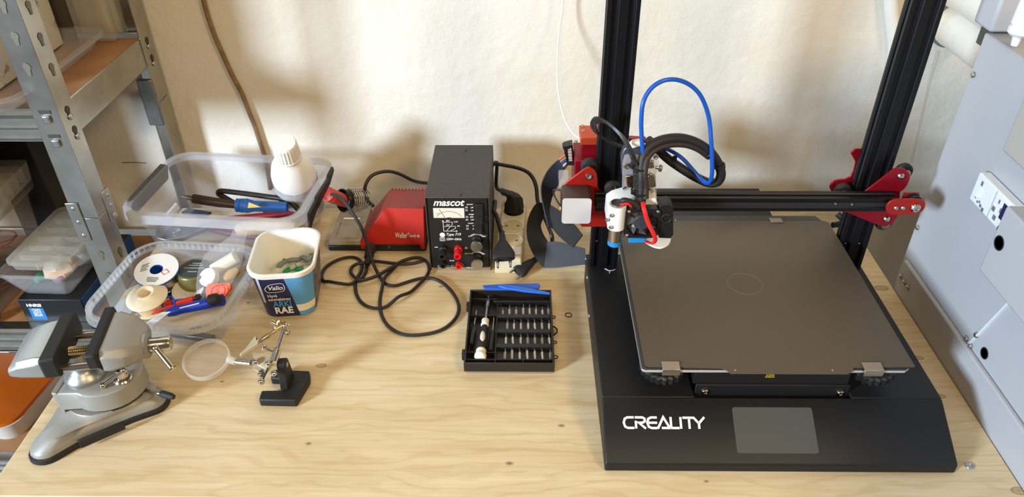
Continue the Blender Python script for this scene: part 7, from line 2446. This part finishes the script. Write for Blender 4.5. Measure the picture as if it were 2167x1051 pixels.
for q, ax_, r_ in (((0.1433,0.822,0.263), (0.1, -0.2, 1), 0.0098), ((0.146,0.812,0.2331), (0, -0.2, 1), 0.0098), ((0.2381,0.862,0.2607), (0.7, 0, -0.7), 0.0072), ((0.2539,0.863,0.241), (0.35, 0, -0.9), 0.0072), ((0.2016,0.895,0.2274), (0.8, 0.1, 0.5), 0.0070)):
    obj('cable_tie', MB().torus(q, ax_, r_, 0.0013, 26, 6), MT['black_plastic'], PR)
for q in ((0.1358,0.816,0.2676), (0.1374,0.806,0.2353), (0.2598,0.863,0.2382), (0.2028,0.893,0.2357)):
    obj('tie_head', MB().bx(q[0] - 0.0028, q[0] + 0.0028, q[1] - 0.002, q[1] + 0.002, q[2] - 0.0028, q[2] + 0.0028), MT['black_plastic'], PR, bevel=0.0008)
m = MB().tube(cat([(0.4813,0.98,0.0926),(0.4863,0.975,0.089),(0.4926,0.97,0.0854)] + [(0.4806,0.965,0.0835),(0.4703,0.962,0.0837)], 4), 0.0045, 10)
obj('bed_cable', m, MT['cable_black'], PR)
m = MB()
for pts_ in ([(0.1222,0.8941,0.0512),(0.1272,0.8887,0.0518),(0.1321,0.889,0.0516),(0.1372,0.8919,0.0512)], [(0.1294,0.8893,0.0514),(0.1282,0.884,0.051)]):
    m.tube(pts_, 0.0006, 6)
solo('filament_scrap', m, MT['white'], 'small white strand of filament lying on the left of the black printer base', 'filament')

# ------------------------------------------------------------------ camera and light
cam = bpy.data.cameras.new('camera')
cam.sensor_fit = 'HORIZONTAL'
cam.sensor_width = 36.0
cam.lens = 36.0 * 1603.0 / 2167.0
cam.clip_start = 0.02
co = bpy.data.objects.new('camera', cam)
COL.objects.link(co)
R = [[0.999913, 0.002353, -0.012992], [0.011963, -0.577786, 0.816101], [-0.005587, -0.816185, -0.577763]]
mw = MX.Identity(4)
for i in range(3):
    mw[i][0] = R[i][0]
    mw[i][1] = -R[i][1]
    mw[i][2] = -R[i][2]
mw.translation = V((0, 0, 0.72))
co.matrix_world = mw
SC.camera = co


def area(name, loc, target, sx, sy, power, color):
    l = bpy.data.lights.new(name, 'AREA')
    l.shape = 'RECTANGLE'
    l.size = sx
    l.size_y = sy
    l.energy = power
    l.color = color
    o = bpy.data.objects.new(name, l)
    COL.objects.link(o)
    o.location = loc
    o.rotation_euler = (V(target) - V(loc)).to_track_quat('-Z', 'Y').to_euler()
    return o


area('window_daylight', (-3.45, -2.05, 1.35), (0.3, 0.95, 0.1), 0.68, 0.80, 430, (0.66, 0.82, 1.0))
area('ceiling_lamp', (1.60, -1.05, 2.10), (0.1, 0.95, 0.1), 0.6, 0.6, 40, (1.0, 0.74, 0.40))
area('second_ceiling_lamp', (-0.15, -1.25, 2.00), (0.1, 0.95, 0.1), 0.6, 0.6, 23, (1.0, 0.74, 0.40))
w = bpy.data.worlds.new('room_ambient')
SC.world = w
w.use_nodes = True
bg = w.node_tree.nodes['Background']
bg.inputs['Color'].default_value = (1.0, 0.86, 0.70, 1)
bg.inputs['Strength'].default_value = 0.17

SC.view_settings.view_transform = 'Standard'
SC.view_settings.look = 'None'
SC.view_settings.gamma = 1.0
SC.view_settings.exposure = -0.22
SC.view_settings.use_curve_mapping = False
SC.cycles.max_bounces = 10
SC.cycles.transparent_max_bounces = 24
SC.cycles.use_denoising = True
SC.cycles.sample_clamp_indirect = 6.0
SC.cycles.caustics_reflective = False
SC.cycles.caustics_refractive = False
